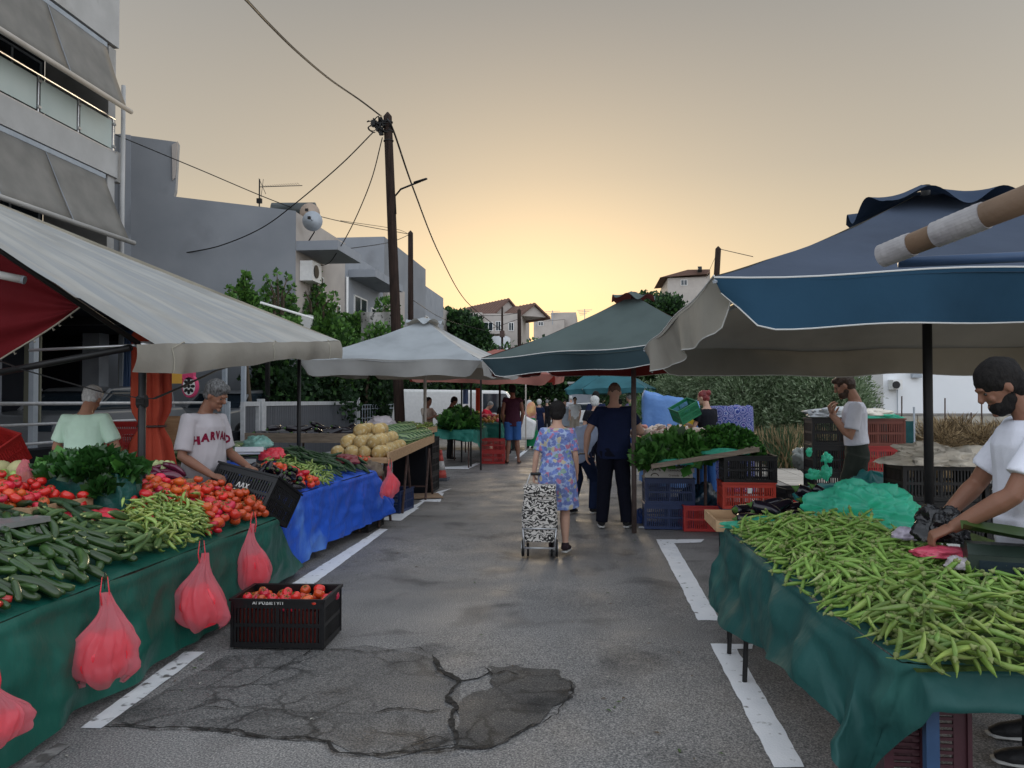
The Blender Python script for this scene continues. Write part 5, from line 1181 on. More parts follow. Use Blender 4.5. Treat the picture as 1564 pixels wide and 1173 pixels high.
# ================================================================== CRATES
def crate_mesh(name, m, L=.60, W=.40, Hh_=.31, nx_=22, ny_=14, rows=2):
    b = MB(); t = .012
    for z0, z1 in ((0,.035),(Hh_-.06,Hh_)):
        b.box((-L/2,-W/2,z0),(L/2,-W/2+t,z1)).box((-L/2,W/2-t,z0),(L/2,W/2,z1)).box((-L/2,-W/2+t,z0),(-L/2+t,W/2-t,z1)).box((L/2-t,-W/2+t,z0),(L/2,W/2-t,z1))
    e = .004
    b.box((-L/2-.012,-W/2-.012,Hh_-.014),(L/2+.012,-W/2-e/4,Hh_+.002)).box((-L/2-.012,W/2+e/4,Hh_-.014),(L/2+.012,W/2+.012,Hh_+.002)).box((-L/2-.012,-W/2,Hh_-.014),(-L/2-.001,W/2,Hh_+.002)).box((L/2+.001,-W/2,Hh_-.014),(L/2+.012,W/2,Hh_+.002))
    zs = [.035+(Hh_-.095)*k/rows for k in range(rows+1)]
    for zz in zs[1:-1]:
        b.box((-L/2+.001,-W/2+.001,zz-.012),(L/2-.001,-W/2+t-.001,zz+.012)).box((-L/2+.001,W/2-t+.001,zz-.012),(L/2-.001,W/2-.001,zz+.012)).box((-L/2+.001,-W/2+t,zz-.012),(-L/2+t-.001,W/2-t,zz+.012)).box((L/2-t+.001,-W/2+t,zz-.012),(L/2-.001,W/2-t,zz+.012))
    for k in range(nx_+1):
        x = -L/2+.02+(L-.04)*k/nx_; w = .012 if k in (0,nx_,nx_//2) else .0062
        for y in (-W/2+.002, W/2-t+.002): b.box((x-w,y,.03),(x+w,y+t-.004,Hh_-.055))
    for k in range(ny_+1):
        y = -W/2+.02+(W-.04)*k/ny_; w = .012 if k in (0,ny_) else .0062
        for x in (-L/2+.002, L/2-t+.002): b.box((x,y-w,.03),(x+t-.004,y+w,Hh_-.055))
    b.box((-L/2+t,-W/2+t,.006),(L/2-t,W/2-t,.012))
    for sx in (-1,1):
        for sy in (-1,1): b.box((sx*L/2-.014 if sx>0 else -L/2-.004, sy*W/2-.014 if sy>0 else -W/2-.004, 0),(L/2+.004 if sx>0 else -L/2+.014, W/2+.004 if sy>0 else -W/2+.014, Hh_-.02))
    return b.mesh(name, m)
def plastic(n, c): return mat(n, c, tuple(x*.85 for x in c), 6, .42, .45, .1, 60, rnd=.08)
P_black = plastic('black_plastic', (.003,.003,.004)); P_red = plastic('red_plastic', (.40,.022,.02)); P_navy = plastic('navy_plastic', (.012,.03,.10)); P_purple = plastic('purple_brown_plastic', (.07,.022,.03)); P_brown = plastic('maroon_plastic', (.16,.035,.02)); P_green = plastic('green_plastic', (.01,.16,.07)); P_orange = plastic('orange_plastic', (.50,.05,.03))
CM = {k: crate_mesh('crate_body', m) for k, m in dict(black=P_black, red=P_red, navy=P_navy, purple=P_purple, brown=P_brown, green=P_green, orange=P_orange).items()}
def crate(col, lab, loc, rz=0, rot=None, group=None):
    t = thing('crate', lab, 'crate', loc, rz, group)
    if rot: t.rotation_euler = rot
    obj('crate_body', CM[col], t); return t
# open tomato crate on the road
cr = crate('black', 'open black crate of tomatoes standing on the road', (0,0,0)); a, b = G(343,990), G(487,990)
cr.location = ((a.x+b.x)/2+.03, a.y+.22, .005); cr.rotation_euler = (0,0,R(3)); TC = cr.location.copy()
text_obj('ΑΓΡΟΔΙΕΤΥΠ', .028, M_whiteprint, cr).matrix_local = Matrix.Translation((-.06,-.2055,.285)) @ Matrix.Rotation(math.pi/2,4,'X') @ Matrix.Diagonal((1.15,1,1,1))
# stack by the navy shirted man
s0 = G(987,808); s1 = G(1057,808); cxs, cys = (s0.x+s1.x)/2+.0, s0.y+.2
crate('navy', 'lower dark blue crate of the stack left under the greens table', (cxs,cys,0)); crate('navy', 'upper dark blue crate under the two flat white boxes', (cxs+.005,cys,.312), R(1))
M_card = mat('white_cardboard', (.45,.43,.39), (.52,.50,.46), 8, .85); M_brownprint = mat('brown_print', (.05,.03,.02))
for k in range(2):
    bx = thing('cardboard_box', ['lower flat white fruit box with brown print on the blue crates','upper flat white fruit box with brown print, topmost of the blue stack'][k], 'box', (cxs+.012*k,cys-.01*k,.632+k*.062), R(2*k-1))
    e = MB().box((-.29,-.19,0),(.29,-.18,.058)).box((-.29,.18,0),(.29,.19,.058)).box((-.29,-.18,0),(-.28,.18,.058)).box((.28,-.18,0),(.29,.18,.058)).box((-.28,-.18,.001),(.28,.18,.006)); e.build('tray', M_card, bx)
    text_obj('GRANADA' if k else 'Granada', .038, M_brownprint, bx).matrix_local = Matrix.Translation((.06,-.1915,.028)) @ Matrix.Rotation(math.pi/2,4,'X')
    for sx in (-.17, .2):
        MB().tube([(sx+.045*math.cos(a_*.35), -.193, .018+.032*math.sin(a_*.35)) for a_ in range(10)], .006, 5).build('printed_arc', M_brownprint, bx)
s2 = G(1080,812); crate('red', 'small red crate on the road between the two crate stacks', (s2.x+.02,s2.y+.2,0), R(2))
s3 = P(1143,768,9.3); 
crate('navy', 'dark crate at the foot of the right hand stack under the greens', (s3.x,9.45,.0)); crate('orange', 'bright red crate with a white tag under the navy crate', (s3.x,9.45,.312)); crate('black', 'blackish blue crate right under the tilted greens board', (s3.x+.02,9.45,.624), R(-1))
tgm = MB().box((s3.x-.02,9.235,.50),(s3.x+.03,9.24,.56)).build('tag_card', M_whiteprint); tag(tgm, 'small white tag on the red crate', 'tag')
# crates behind the man with the bun
bx_, by_ = P(1262,700,9.4).x, 9.4
for k in range(4): crate('black', 'black crate at level %s of the tall stack left of the man with the bun' % ['one','two','three','four'][k], (bx_+.22*0+.1, by_, k*.3125+.13), R(4-2*k))
bx2 = P(1335,700,9.2).x
for k, c_ in enumerate(('black','red','red','brown')): crate(c_, ['dark crate at the foot of the stack right of the bun haired man','lower red crate of the stack right of the bun haired man','bright red crate with rim print right of the bun haired man','brownish red crate topmost right of the bun haired man'][k], (bx2,9.3,k*.3125+.13), R(2*k-2))
crate('black', 'single black crate on the pavement with crumpled bags', (P(1228,720,10.4).x,10.5,.13), R(10)); crate('red', 'red crate on its side low behind the green bag', (P(1258,745,8.6).x,8.9,.13), R(-6))
# stack behind the umbrella pole
bx3 = P(1452,700,6.6).x + .20
for k in range(3):
    for j in range(2): crate(['purple','black','black'][k] if j else 'black', ['left','right'][j]+' dark crate, level '+['one','two','three'][k]+' of the double stack behind the blue umbrella pole', (bx3-.29+.63*j,6.7+.03*k,k*.3125+.12+.02), R(k-1))
crate('navy', 'navy crate standing just left of the umbrella pole', (P(1385,760,7.2).x-.05,7.3,.13), R(90)); crate('black', 'black crate upright above the navy one by the umbrella pole', (P(1385,730,7.2).x-.05,7.3,.445), R(90))
text_obj('UP ΚΥΡΙΑΚΟΥ\nΑΣ', .05, M_whiteprint, None, name='crate_print').matrix_world = Matrix.Translation((bx3+.10,6.7-.19+.0,.77+.14)) @ Matrix.Rotation(math.pi/2,4,'X')
tag(bpy.data.objects['crate_print'], 'white printed letters on the dark crates behind the seller', 'lettering')
# purple crate under the okra table
crate('purple', 'purple brown crate standing on end under the near end of the okra table', (.99,2.95,.272), rot=(0,R(90),0)).scale = (.9,.9,.9)
MB_ = MB().box((.98,2.80,.545),(1.30,2.95,.585)).build('wood_block', M_wood); tag(MB_, 'pale wood block laid on the purple crate under the table', 'wood block')
# held crate and left side crates
crate('red', 'tilted red crate propped behind the melons at the left edge', P(-12,708,7.0), rot=(R(35),R(12),R(-12))); crate('red', 'red crate behind the white haired man, beside the orange umbrella', P(200,690,8.3), rot=(R(10),0,R(8)))
for k in range(3): crate('black', 'black crate, level '+['one','two','three'][k]+' of the stack at the end of the pine board stall', (P(655,700,13.2).x-.12,13.4,k*.313), R(90))
crate('black', 'black crate hidden under the far end of the blue tarp', (-2.86,9.35,0), R(88)); crate('navy', 'blue crate under the melon board', (-2.85,10.9,0), R(85)); crate('black', 'black crate under the near end of the melon board', (-3.2,10.2,0), R(85)); crate('red', 'red crate stored under the melon board behind the trestle', (-3.35,10.9,.31), R(80)); crate('black', 'black crate carrying the red one under the melon board', (-3.35,10.9,0), R(80))
rr0 = G(735,708); rr1 = G(762,705)
for k in range(2): crate('red', ['lower','upper'][k]+' red crate of the stack at the corner of the bright green stall', (rr0.x+.28,rr0.y+.2,k*.3125), R(4))
crate('black', 'black crate on its back under the polo shirted man\'s side', (-4.6,6.0,0), R(5))
# traffic cone
cg = G(671,734); cone = thing('traffic_cone', 'faded red and white traffic cone beside the black crates', 'traffic cone', cg+Vector((0,.12,0)))
M_cr = mat('cone_red', (.42,.05,.04), (.5,.09,.07), 9, .6); M_cw = mat('cone_white', (.42,.40,.38), (.5,.48,.46), 9, .6)
MB().box((-.16,-.16,0),(.16,.16,.05)).build('base', mat('cone_base',(.10,.11,.13),None,rough=.8), cone)
for z0, z1, r0, r1, m in ((.05,.2,.125,.10,M_cr),(.2,.38,.10,.065,M_cw),(.38,.50,.065,.042,M_cr),(.50,.60,.042,.03,M_cr)): MB().lathe([(r0,z0),(r1,z1)], 20).build('band', m, cone, smooth=True)
cb = MB().box((-.25,-.3,.0),(.25,.3,.012)).build('cardboard_sheet', mat('brown_card',(.26,.17,.11),(.33,.23,.15),5,.9)); cb.location = G(648,760)+Vector((0,.1,.012)); cb.rotation_euler=(0,0,R(20)); tag(cb, 'flattened brown cardboard on the road by the white umbrella pole', 'cardboard')
# ================================================================== PRODUCE
def noisemat(*a, **k): return mat(*a, **k)
V_tom = mat('tomato_skin', (.52,.025,.014), (.66,.06,.022), 2.5, .25, .5, rnd=.22, hue=.022, coat=.15); V_stem = mat('green_calyx', (.05,.12,.02), None, rough=.7)
V_zuc = mat('zucchini_skin', (.014,.045,.010), (.045,.095,.022), 9, .28, .5, rnd=.35, stretch=(.8,7,7), coat=.2, c3=(.09,.15,.05), c3scale=30, c3thr=.66); V_tip = mat('pale_cut_end', (.32,.36,.14), None, rough=.7)
V_cuc = mat('cucumber_skin', (.010,.038,.012), (.028,.07,.02), 12, .35, .45, .5, 60, rnd=.3, stretch=(1,5,5)); V_lpep = mat('light_green_pepper', (.20,.29,.05), (.30,.38,.09), 5, .3, .5, rnd=.2, hue=.02, coat=.2)
V_okra = mat('okra_skin', (.08,.15,.02), (.20,.29,.06), 8, .5, .4, rnd=.4, hue=.018, stretch=(1,4,4), c3=(.24,.27,.11), c3scale=6, c3thr=.60); V_okcap = mat('okra_cap', (.15,.19,.06), (.21,.24,.09), 20, .7, .3, rnd=.15)
V_egg = mat('aubergine_skin', (.004,.003,.007), (.009,.005,.012), 3, .2, .4, coat=.15); V_eggred = mat('purple_aubergine_skin', (.09,.008,.03), (.16,.015,.05), 4, .2, .5, rnd=.3, coat=.3)
V_mel = mat('melon_rind', (.42,.28,.10), (.52,.37,.16), 4, .75, .3, .6, 35, rnd=.15, c3=(.55,.45,.26), c3scale=22, c3thr=.5); V_melpale = mat('pale_melon_rind', (.50,.46,.22), (.60,.56,.30), 4, .7, .3, .3, 30, rnd=.1)
V_red = mat('red_pepper_skin', (.38,.012,.012), (.5,.03,.02), 4, .15, .5, coat=.4, rnd=.2); V_app = mat('green_pepper_pale', (.24,.38,.08), (.36,.48,.14), 4, .3, .5, rnd=.15, coat=.2)
def wm_mat():
    m = bpy.data.materials.new('watermelon_rind'); m.use_nodes = True; t = m.node_tree; b = t.nodes['Principled BSDF']
    co = N(t,'ShaderNodeTexCoord'); sp = N(t,'ShaderNodeSeparateXYZ'); link(t,co.outputs['Object'],sp.inputs[0])
    at = N(t,'ShaderNodeMath',operation='ARCTAN2'); link(t,sp.outputs['Y'],at.inputs[0]); link(t,sp.outputs['Z'],at.inputs[1])
    n = N(t,'ShaderNodeTexNoise'); n.inputs['Scale'].default_value = 14; link(t,co.outputs['Object'],n.inputs[0])
    ad = N(t,'ShaderNodeMath',operation='MULTIPLY_ADD'); link(t,n.outputs[0],ad.inputs[0]); ad.inputs[1].default_value = .55; link(t,at.outputs[0],ad.inputs[2])
    mu = N(t,'ShaderNodeMath',operation='MULTIPLY'); link(t,ad.outputs[0],mu.inputs[0]); mu.inputs[1].default_value = 10
    si = N(t,'ShaderNodeMath',operation='SINE'); link(t,mu.outputs[0],si.inputs[0])
    r = ramp(t,[(.35,(.02,.06,.02)),(.6,(.12,.20,.08)),(.9,(.2,.28,.12))]); mr_ = N(t,'ShaderNodeMapRange'); mr_.inputs[1].default_value=-1; link(t,si.outputs[0],mr_.inputs[0]); link(t,mr_.outputs[0],r.inputs[0])
    link(t,r.outputs[0],b.inputs['Base Color']); b.inputs['Roughness'].default_value = .35; return m
V_wat = wm_mat()
def tomato_mesh(sd):
    b = MB(); n = 14; pr = []
    for i in range(10):
        a = math.pi*i/9; pr.append((max(.001,.035*math.sin(a)**.85), -.028*math.cos(a) - (.007*math.exp(-((i-9)/1.2)**2))))
    b.lathe(pr, n, None, (1+.08*sd,1-.05*sd), 5, .035+.02*sd); b.cur = 1
    for k in range(5):
        a = k*1.257; b.add([(0,0,.021),(.011*math.cos(a-.3),.011*math.sin(a-.3),.0235),(.021*math.cos(a),.021*math.sin(a),.0265),(.011*math.cos(a+.3),.011*math.sin(a+.3),.0235)],[(0,1,2,3)])
    b.tube([(0,0,.02),(.002,0,.030)], .0025, 5); return b.mesh('tomato', [V_tom, V_stem], True)
def long_mesh(name, L, r, bend, m, m2=None, n=8, k=9, prof=None, five=0, endr=.5, capr=None, stem=0, sfl=0):
    b = MB(); pts = []; rs = []
    for i in range(k+1):
        u = i/k; x = (u-.5)*L; y = bend*(4*(u-.5)**2-.5)
        rr = prof(u) if prof else min(1, (math.sin(math.pi*min(1,max(0,u)))**.35) + .0)
        pts.append((x,y,0)); rs.append(max(.0012, r*rr))
    b.tube(pts, rs, n)
    if five:
        for i,(x,y,z) in enumerate(b.v):
            c = pts[i//n]; a = (i % n); f = 1 + five*(1 if a % 2 == 0 else -1); b.v[i] = (x, c[1]+(y-c[1])*f, z*f)
    if m2 is not None:
        b.cur = 1; p = Vector(pts[0]); d = (p-Vector(pts[1])).normalized()
        b.tube([p-d*.003, p+d*.004, p+d*(.006+stem*.4), p+d*(.008+stem)], [ (capr or r*.5), (capr or r*.5)*(1.05), (capr or r*.5)*.45, .003 if stem else (capr or r*.5)*.4], 6)
    return b.mesh(name, [m, m2] if m2 is not None else m, True)
ok_prof = lambda u: (.62+.38*min(1,u*5)) * (1 if u < .25 else max(.08, 1-((u-.25)/.75)**1.35))
OK = [long_mesh('okra', L, .0102, bd, V_okra, V_okcap, 8, 8, ok_prof, .10, capr=.0095, stem=.010) for L, bd in ((.135,.012),(.155,.018),(.12,.005),(.165,.026),(.105,.009))]
lp_prof = lambda u: (.75+.25*min(1,u*4)) * (1 if u < .3 else max(.08, 1-((u-.3)/.7)**1.6))
LP = [long_mesh('light_pepper', L, .0105, bd, V_lpep, V_stem, 7, 7, lp_prof, 0, capr=.006, stem=.018) for L, bd in ((.10,.014),(.085,.006),(.11,.022))]
zu_prof = lambda u: (.62 + .38*math.sin(math.pi*(u*.8+.12))) * (1 if .03 < u < .98 else (.55 if u > .5 else .78)) + .12*u
ZU = [long_mesh('zucchini', L, r_, bd, V_zuc, V_tip, 10, 11, zu_prof, 0, capr=r_*.45, stem=.012) for L, r_, bd in ((.19,.021,.006),(.23,.023,.02),(.17,.024,.003))]
CU = [long_mesh('cucumber', L, r_, bd, V_cuc, None, 10, 11, lambda u: math.sin(math.pi*min(.985,max(.015,u)))**.32) for L, r_, bd in ((.30,.020,.014),(.34,.021,.03),(.27,.020,.006))]
AR = [long_mesh('striped_cucumber', .17, .021, bd, mat('ribbed_cucumber_skin',(.035,.09,.02),(.14,.21,.07),7,.45,.4,.3,60,rnd=.25,stretch=(.4,9,9)) if 'ribbed_cucumber_skin' not in MATS else MATS['ribbed_cucumber_skin'], V_tip, 10, 10, lambda u: math.sin(math.pi*min(.98,max(.05,u)))**.5, .05, capr=.006, stem=.005) for bd in (.004,.03)]
EG = [long_mesh('aubergine', .20, .038, .012, V_egg, V_stem, 12, 11, lambda u: (.45+.55*math.sin(math.pi*min(.97,u*.75+.18)))*(1 if u < .95 else .6), 0, capr=.02, stem=.03)]
EG2 = [long_mesh('small_aubergine', .12, .028, .006, V_egg, V_stem, 10, 9, lambda u: (.5+.5*math.sin(math.pi*min(.97,u*.75+.18)))*(1 if u < .95 else .6), 0, capr=.014, stem=.02)]
EG3 = [long_mesh('purple_aubergine', .18, .026, .03, V_eggred, V_stem, 10, 10, lambda u: (.55+.45*math.sin(math.pi*min(.97,u*.75+.18)))*(1 if u < .95 else .6), 0, capr=.013, stem=.02)]
RP = [long_mesh('red_pepper', .14, .032, .012, V_red, V_stem, 10, 9, lambda u: (1-.55*u)*(1 if u > .04 else .8), .05, capr=.012, stem=.03)]
TOM = [tomato_mesh(0), tomato_mesh(1)]
ML = MB().ell((0,0,0),(.095,.095,.088),18,12).mesh('melon', V_mel, True); MP = MB().ell((0,0,0),(.085,.085,.08),18,12).mesh('pale_melon', V_melpale, True)
WM = MB().ell((0,0,0),(.16,.115,.115),20,14).mesh('watermelon', V_wat, True); APM = MB().lathe([(.004,-.034),(.022,-.03),(.034,-.005),(.032,.018),(.02,.03),(.004,.025)],10,None,(1,1),4,.08).mesh('pale_pepper', V_app, True)
class Pile:
    """drops items on a height field so each rests on what lies under it"""
    def __init__(s, x0, x1, y0, y1, zf, inside=None, cell=.008):
        s.x0, s.y0, s.c = x0, y0, cell; s.nx = int((x1-x0)/cell)+1; s.ny = int((y1-y0)/cell)+1; s.x1, s.y1 = x1, y1
        X, Y = np.meshgrid(x0+np.arange(s.nx)*cell, y0+np.arange(s.ny)*cell, indexing='ij'); s.h = np.vectorize(zf)(X, Y).astype(float); s.base = s.h.copy(); s.inside = inside
    def at(s, x, y, r):
        i = int((x-s.x0)/s.c); j = int((y-s.y0)/s.c); k = max(1, int(r*.55/s.c)); a = s.h[max(0,i-k):i+k+1, max(0,j-k):j+k+1]; return a.max() if a.size else -1
    def put(s, x, y, r, z):
        i = int((x-s.x0)/s.c); j = int((y-s.y0)/s.c); k = max(1, int(r/s.c)); i0, i1, j0, j1 = max(0,i-k), min(s.nx,i+k+1), max(0,j-k), min(s.ny,j+k+1)
        if i0 >= i1 or j0 >= j1: return
        I, J = np.ogrid[i0-i:i1-i, j0-j:j1-j]; d2 = (I*I+J*J)*s.c*s.c; cap = np.where(d2 < r*r, z+np.sqrt(np.maximum(0, r*r-d2))*.85, -9); s.h[i0:i1,j0:j1] = np.maximum(s.h[i0:i1,j0:j1], cap)
    def sample(s):
        for _ in range(400):
            x = random.uniform(s.x0, s.x1); y = random.uniform(s.y0, s.y1)
            if s.inside is None or s.inside(x, y): return x, y
        return (s.x0+s.x1)/2, (s.y0+s.y1)/2
    def lowest(s, r, tries, maxh):
        best = None
        for _ in range(tries):
            x, y = s.sample(); z = s.at(x, y, r); i = min(s.nx-1, int((x-s.x0)/s.c)); j = min(s.ny-1, int((y-s.y0)/s.c)); rel = z - s.base[i,j] - maxh(x, y)
            if best is None or rel < best[0]: best = (rel, x, y, z)
        return best
def pile_round(pile, meshes, r, n, name, lab, cat, group, maxh=lambda x,y: 0, flat=.8, tries=6, parent=None, smin=.85, smax=1.15, limit=None, tilt=.6, cap=298):
    out = []
    for k in range(n):
        s_ = random.uniform(smin, smax); b = pile.lowest(r*s_, tries, maxh)
        if limit is not None and b[0] > limit: continue
        _, x, y, z = b; z += r*s_*flat*.82; out.append(((x,y,z), (random.uniform(-tilt,tilt), random.uniform(-tilt,tilt), random.uniform(0,6.3)), s_)); pile.put(x, y, r*s_*.9, z)
    return spawn(out, meshes, name, lab, cat, group, cap)
def spawn(items, meshes, name, lab, cat, group, cap=298):
    if len(items) > cap:
        cp = Vector((0,0,H)); items.sort(key=lambda it: (Vector(it[0])-cp).length - 2.5*it[0][2]); rest = items[cap:]; items = items[:cap]
        st = MB()
        V_, F_, M_ = [], [], []; off = 0; sm = None
        for (p, rt, s_) in rest:
            me = random.choice(meshes); from mathutils import Euler
            T = Matrix.Translation(p) @ (Euler(rt).to_matrix().to_4x4() if not isinstance(rt, Matrix) else rt.to_4x4()) @ Matrix.Scale(s_,4)
            A_ = np.empty(len(me.vertices)*3); me.vertices.foreach_get('co', A_); A_ = A_.reshape(-1,3); Tn = np.array(T); A_ = A_ @ Tn[:3,:3].T + Tn[:3,3]
            V_ += A_.tolist(); F_ += [tuple(v+off for v in q.vertices) for q in me.polygons]; M_ += [q.material_index for q in me.polygons]; off += len(A_)
        st.v, st.f, st.m = V_, F_, M_; o = st.build(name+'_heap', list(meshes[0].materials), smooth=True); tag(o, lab+' deeper in the heap', cat, group, 'stuff')
    for (p, rt, s_) in items:
        o = obj(name, random.choice(meshes), None, lab, cat, group); o.location = p
        if isinstance(rt, Matrix): o.rotation_euler = rt.to_euler()
        else: o.rotation_euler = rt
        q1, q2 = random.uniform(.84,1.2), random.uniform(.84,1.2); o.scale = (s_*random.uniform(.88,1.12),s_*q1,s_*q2)
    return items
def pile_long(pile, meshes, L, r, n, name, lab, cat, group, ang=(0,6.3), maxh=lambda x,y: 0, tries=5, limit=None, smin=.85, smax=1.15, cap=298):
    out = []
    for k in range(n):
        s_ = random.uniform(smin, smax); best = None
        for _ in range(tries):
            x, y = pile.sample(); a = random.uniform(*ang); hl = L*s_*.36; c, sn = math.cos(a), math.sin(a)
            zs = [pile.at(x+c*hl*q, y+sn*hl*q, r*s_) for q in (-1,-.5,0,.5,1)]
            if min(zs) < -.5: continue
            zm = max(zs[2], (zs[0]+zs[4])/2, zs[1]*.98, zs[3]*.98) ; i = min(pile.nx-1,int((x-pile.x0)/pile.c)); j = min(pile.ny-1,int((y-pile.y0)/pile.c)); rel = zm - pile.base[i,j] - maxh(x,y)
            if best is None or rel < best[0]: best = (rel, x, y, a, zs, hl, s_)
        if best is None or (limit is not None and best[0] > limit): continue
        rel, x, y, a, zs, hl, s_ = best; z0, z1 = zs[0], zs[4]; zc = max((z0+z1)/2, zs[2], (z0+z1)/2); zc = max(zc, zs[1]-(z0-z1)/4*0, zs[3])
        pt = math.atan2(z1-z0, 2*hl); pt = max(-.5, min(.5, pt)); z = zc + r*s_*.80; c, sn = math.cos(a), math.sin(a)
        M_ = (Matrix.Rotation(a,3,'Z') @ Matrix.Rotation(-pt,3,'Y') @ Matrix.Rotation(random.uniform(0,6.3),3,'X'))
        out.append(((x,y,z), M_, s_))
        for q in np.linspace(-1,1,9): pile.put(x+c*hl*1.2*q, y+sn*hl*1.2*q, r*s_, z+math.tan(pt)*hl*1.2*q)
    return spawn(out, meshes, name, lab, cat, group, cap)

# ---- stall one: zucchini, ribbed cucumbers, light peppers, tomatoes, red peppers
def poly_in(poly):
    def f(x, y):
        c = False; n = len(poly)
        for i in range(n):
            x1, y1 = poly[i]; x2, y2 = poly[(i+1) % n]
            if (y1 > y) != (y2 > y) and x < (x2-x1)*(y-y1)/(y2-y1)+x1: c = not c
        return c
    return f
def base_heap(name, zf, poly, hf, m):
    """solid bed of the same produce colour just below the surface items"""
    xs = [p[0] for p in poly]; ys_ = [p[1] for p in poly]; ins = poly_in(poly)
    return None
def ztab(x, y): return ZT(x) + .01
PZ = Pile(-3.7,-2.56,3.05,4.25, lambda x,y: ztab(x,y)+.055*max(0,1-((y-3.75)/.75)**2)*min(1,(-2.58-x)/.2), poly_in([(-2.60,3.3),(-2.60,4.2),(-3.2,4.25),(-3.6,3.9),(-3.65,3.05),(-2.7,3.05)]))
pile_long(PZ, ZU, .18, .019, 215, 'zucchini', 'dark glossy zucchini in the heap at the near end of the green tarp stall', 'zucchini', 'zucchini on the green stall', (-1.0,1.0), tries=7, smin=.7, smax=1.0)
PZ2 = Pile(-3.3,-2.56,4.15,4.55, lambda x,y: ztab(x,y)+.02, poly_in([(-2.60,4.22),(-2.60,4.48),(-2.95,4.5),(-3.25,4.3),(-3.2,4.2)]))
pile_long(PZ2, AR, .17, .021, 48, 'ribbed_cucumber', 'pale ribbed cucumber between the zucchini and the light green peppers', 'cucumber', 'ribbed cucumbers on the green stall', (.6,2.2), tries=6)
PC = Pile(-3.6,-2.7,3.9,4.9, lambda x,y: ztab(x,y)+.03, poly_in([(-2.95,4.35),(-3.1,4.7),(-3.45,4.6),(-3.55,3.95),(-3.3,3.95)]))
pile_long(PC, CU, .30, .020, 34, 'cucumber', 'long dark cucumber laid in the rows at the back of the green stall', 'cucumber', 'long cucumbers on the green stall', (2.6,3.5), tries=6)
PL = Pile(-3.1,-2.56,4.40,5.35, lambda x,y: ztab(x,y)+.05*min(1,max(0,(-2.57-x)/.18)), poly_in([(-2.59,4.46),(-2.59,5.0),(-2.8,5.32),(-3.06,5.2),(-2.98,4.62),(-2.72,4.48)]))
pile_long(PL, LP, .10, .0105, 330, 'light_pepper', 'slim light green pepper in the heap between cucumbers and tomatoes', 'pepper', 'light green peppers on the green stall', tries=4, cap=245)
PT = Pile(-3.6,-2.56,4.9,6.1, lambda x,y: ztab(x,y)+.06*min(1,max(0,(-2.58-x)/.25)), poly_in([(-2.60,5.02),(-2.60,5.96),(-3.1,6.02),(-3.35,5.6),(-3.4,5.0),(-3.05,5.0),(-3.07,5.22),(-2.82,5.34)]))
pile_round(PT, TOM, .036, 290, 'tomato', 'red tomato in the large heap at the far end of the green stall', 'tomato', 'tomatoes heaped on the green stall', tries=5, cap=175, smin=.72, smax=1.2)
RPs = [((-2.66,3.20,.70),(0,.2,.4)),((-2.62,3.10,.69),(0,.1,1.2)),((-2.72,3.05,.73),(.4,0,.1)),((-2.64,2.98,.70),(.2,.2,2)),((-2.78,3.16,.73),(.2,.2,1.4))]
for p, r_ in RPs: o = obj('red_pepper', RP[0], None, 'glossy red pepper at the near corner of the green stall', 'pepper', 'red peppers at the stall corner', None, p, r_); o.scale = (1,1,1)
for p in ((-2.62,3.06,.665),(-2.60,2.95,.66)): o = obj('pale_melon', MP, None, 'small pale gourd beside the red peppers', 'gourd', 'pale gourds by the red peppers', None, p); o.scale = (.5,.5,.5)
# tomatoes in the road crate
PCR = Pile(TC.x-.27,TC.x+.27,TC.y-.17,TC.y+.17, lambda x,y: .235)
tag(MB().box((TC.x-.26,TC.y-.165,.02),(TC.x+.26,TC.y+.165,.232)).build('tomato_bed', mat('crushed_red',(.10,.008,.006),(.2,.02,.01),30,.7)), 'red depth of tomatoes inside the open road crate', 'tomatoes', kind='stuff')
pile_round(PCR, TOM, .034, 46, 'tomato', 'ripe tomato in the open black crate on the road', 'tomato', 'tomatoes in the road crate', tries=5)
# left rear: pine tray tables with pale peppers, melons, tomatoes, purple aubergines
rt = thing('rear_display', 'wooden rear display shelf carrying fruit trays behind the green stall', 'shelf', (-4.2, 5.45, 0))
MB().box((-1.9,-.35,.88),(1.1,.35,.91)).build('shelf_board', M_woodgrey, rt)
for x in (-1.8,0,1.0):
    for y in (-.3,.3): MB().tube([(x,y,0),(x,y,.88)], .02, 6).build('leg', M_rust, rt)
def tray(lab, x0, x1, y0, y1, z, hh=.07, m=M_wood):
    t = thing('wooden_tray', lab, 'tray', ((x0+x1)/2,(y0+y1)/2,z)); a, b = (x1-x0)/2, (y1-y0)/2
    for nm, p, q in (('side',(-a,-b,0),(a,-b+.012,hh)),('side',(-a,b-.012,0),(a,b,hh)),('end',(-a,-b+.012,0),(-a+.012,b-.012,hh)),('end',(a-.012,-b+.012,0),(a,b-.012,hh)),('floor',(-a+.012,-b+.012,.002),(a-.012,b-.012,.01))): MB().box(p,q).build(nm, m, t)
    return t
tray('wooden tray of pale green peppers left of the leafy green bag', -4.75,-3.95,5.15,5.6,.915)
PA = Pile(-4.72,-3.97,5.17,5.58, lambda x,y: .95); pile_round(PA, [APM], .034, 85, 'pale_pepper', 'pale green blocky pepper in the wooden tray behind the tomatoes', 'pepper', 'pale peppers in the rear tray', tries=5)
PM = Pile(-5.4,-4.5,5.3,5.8, lambda x,y: .96); pile_round(PM, [MP], .085, 13, 'pale_melon', 'pale yellow melon in front of the tilted red crate', 'melon', 'pale melons by the red crate', tries=12, smin=.9, smax=1.1)
tray('wooden tray of purple aubergines behind the umbrella pole', -3.66,-3.24,5.75,6.05,.86,.08)
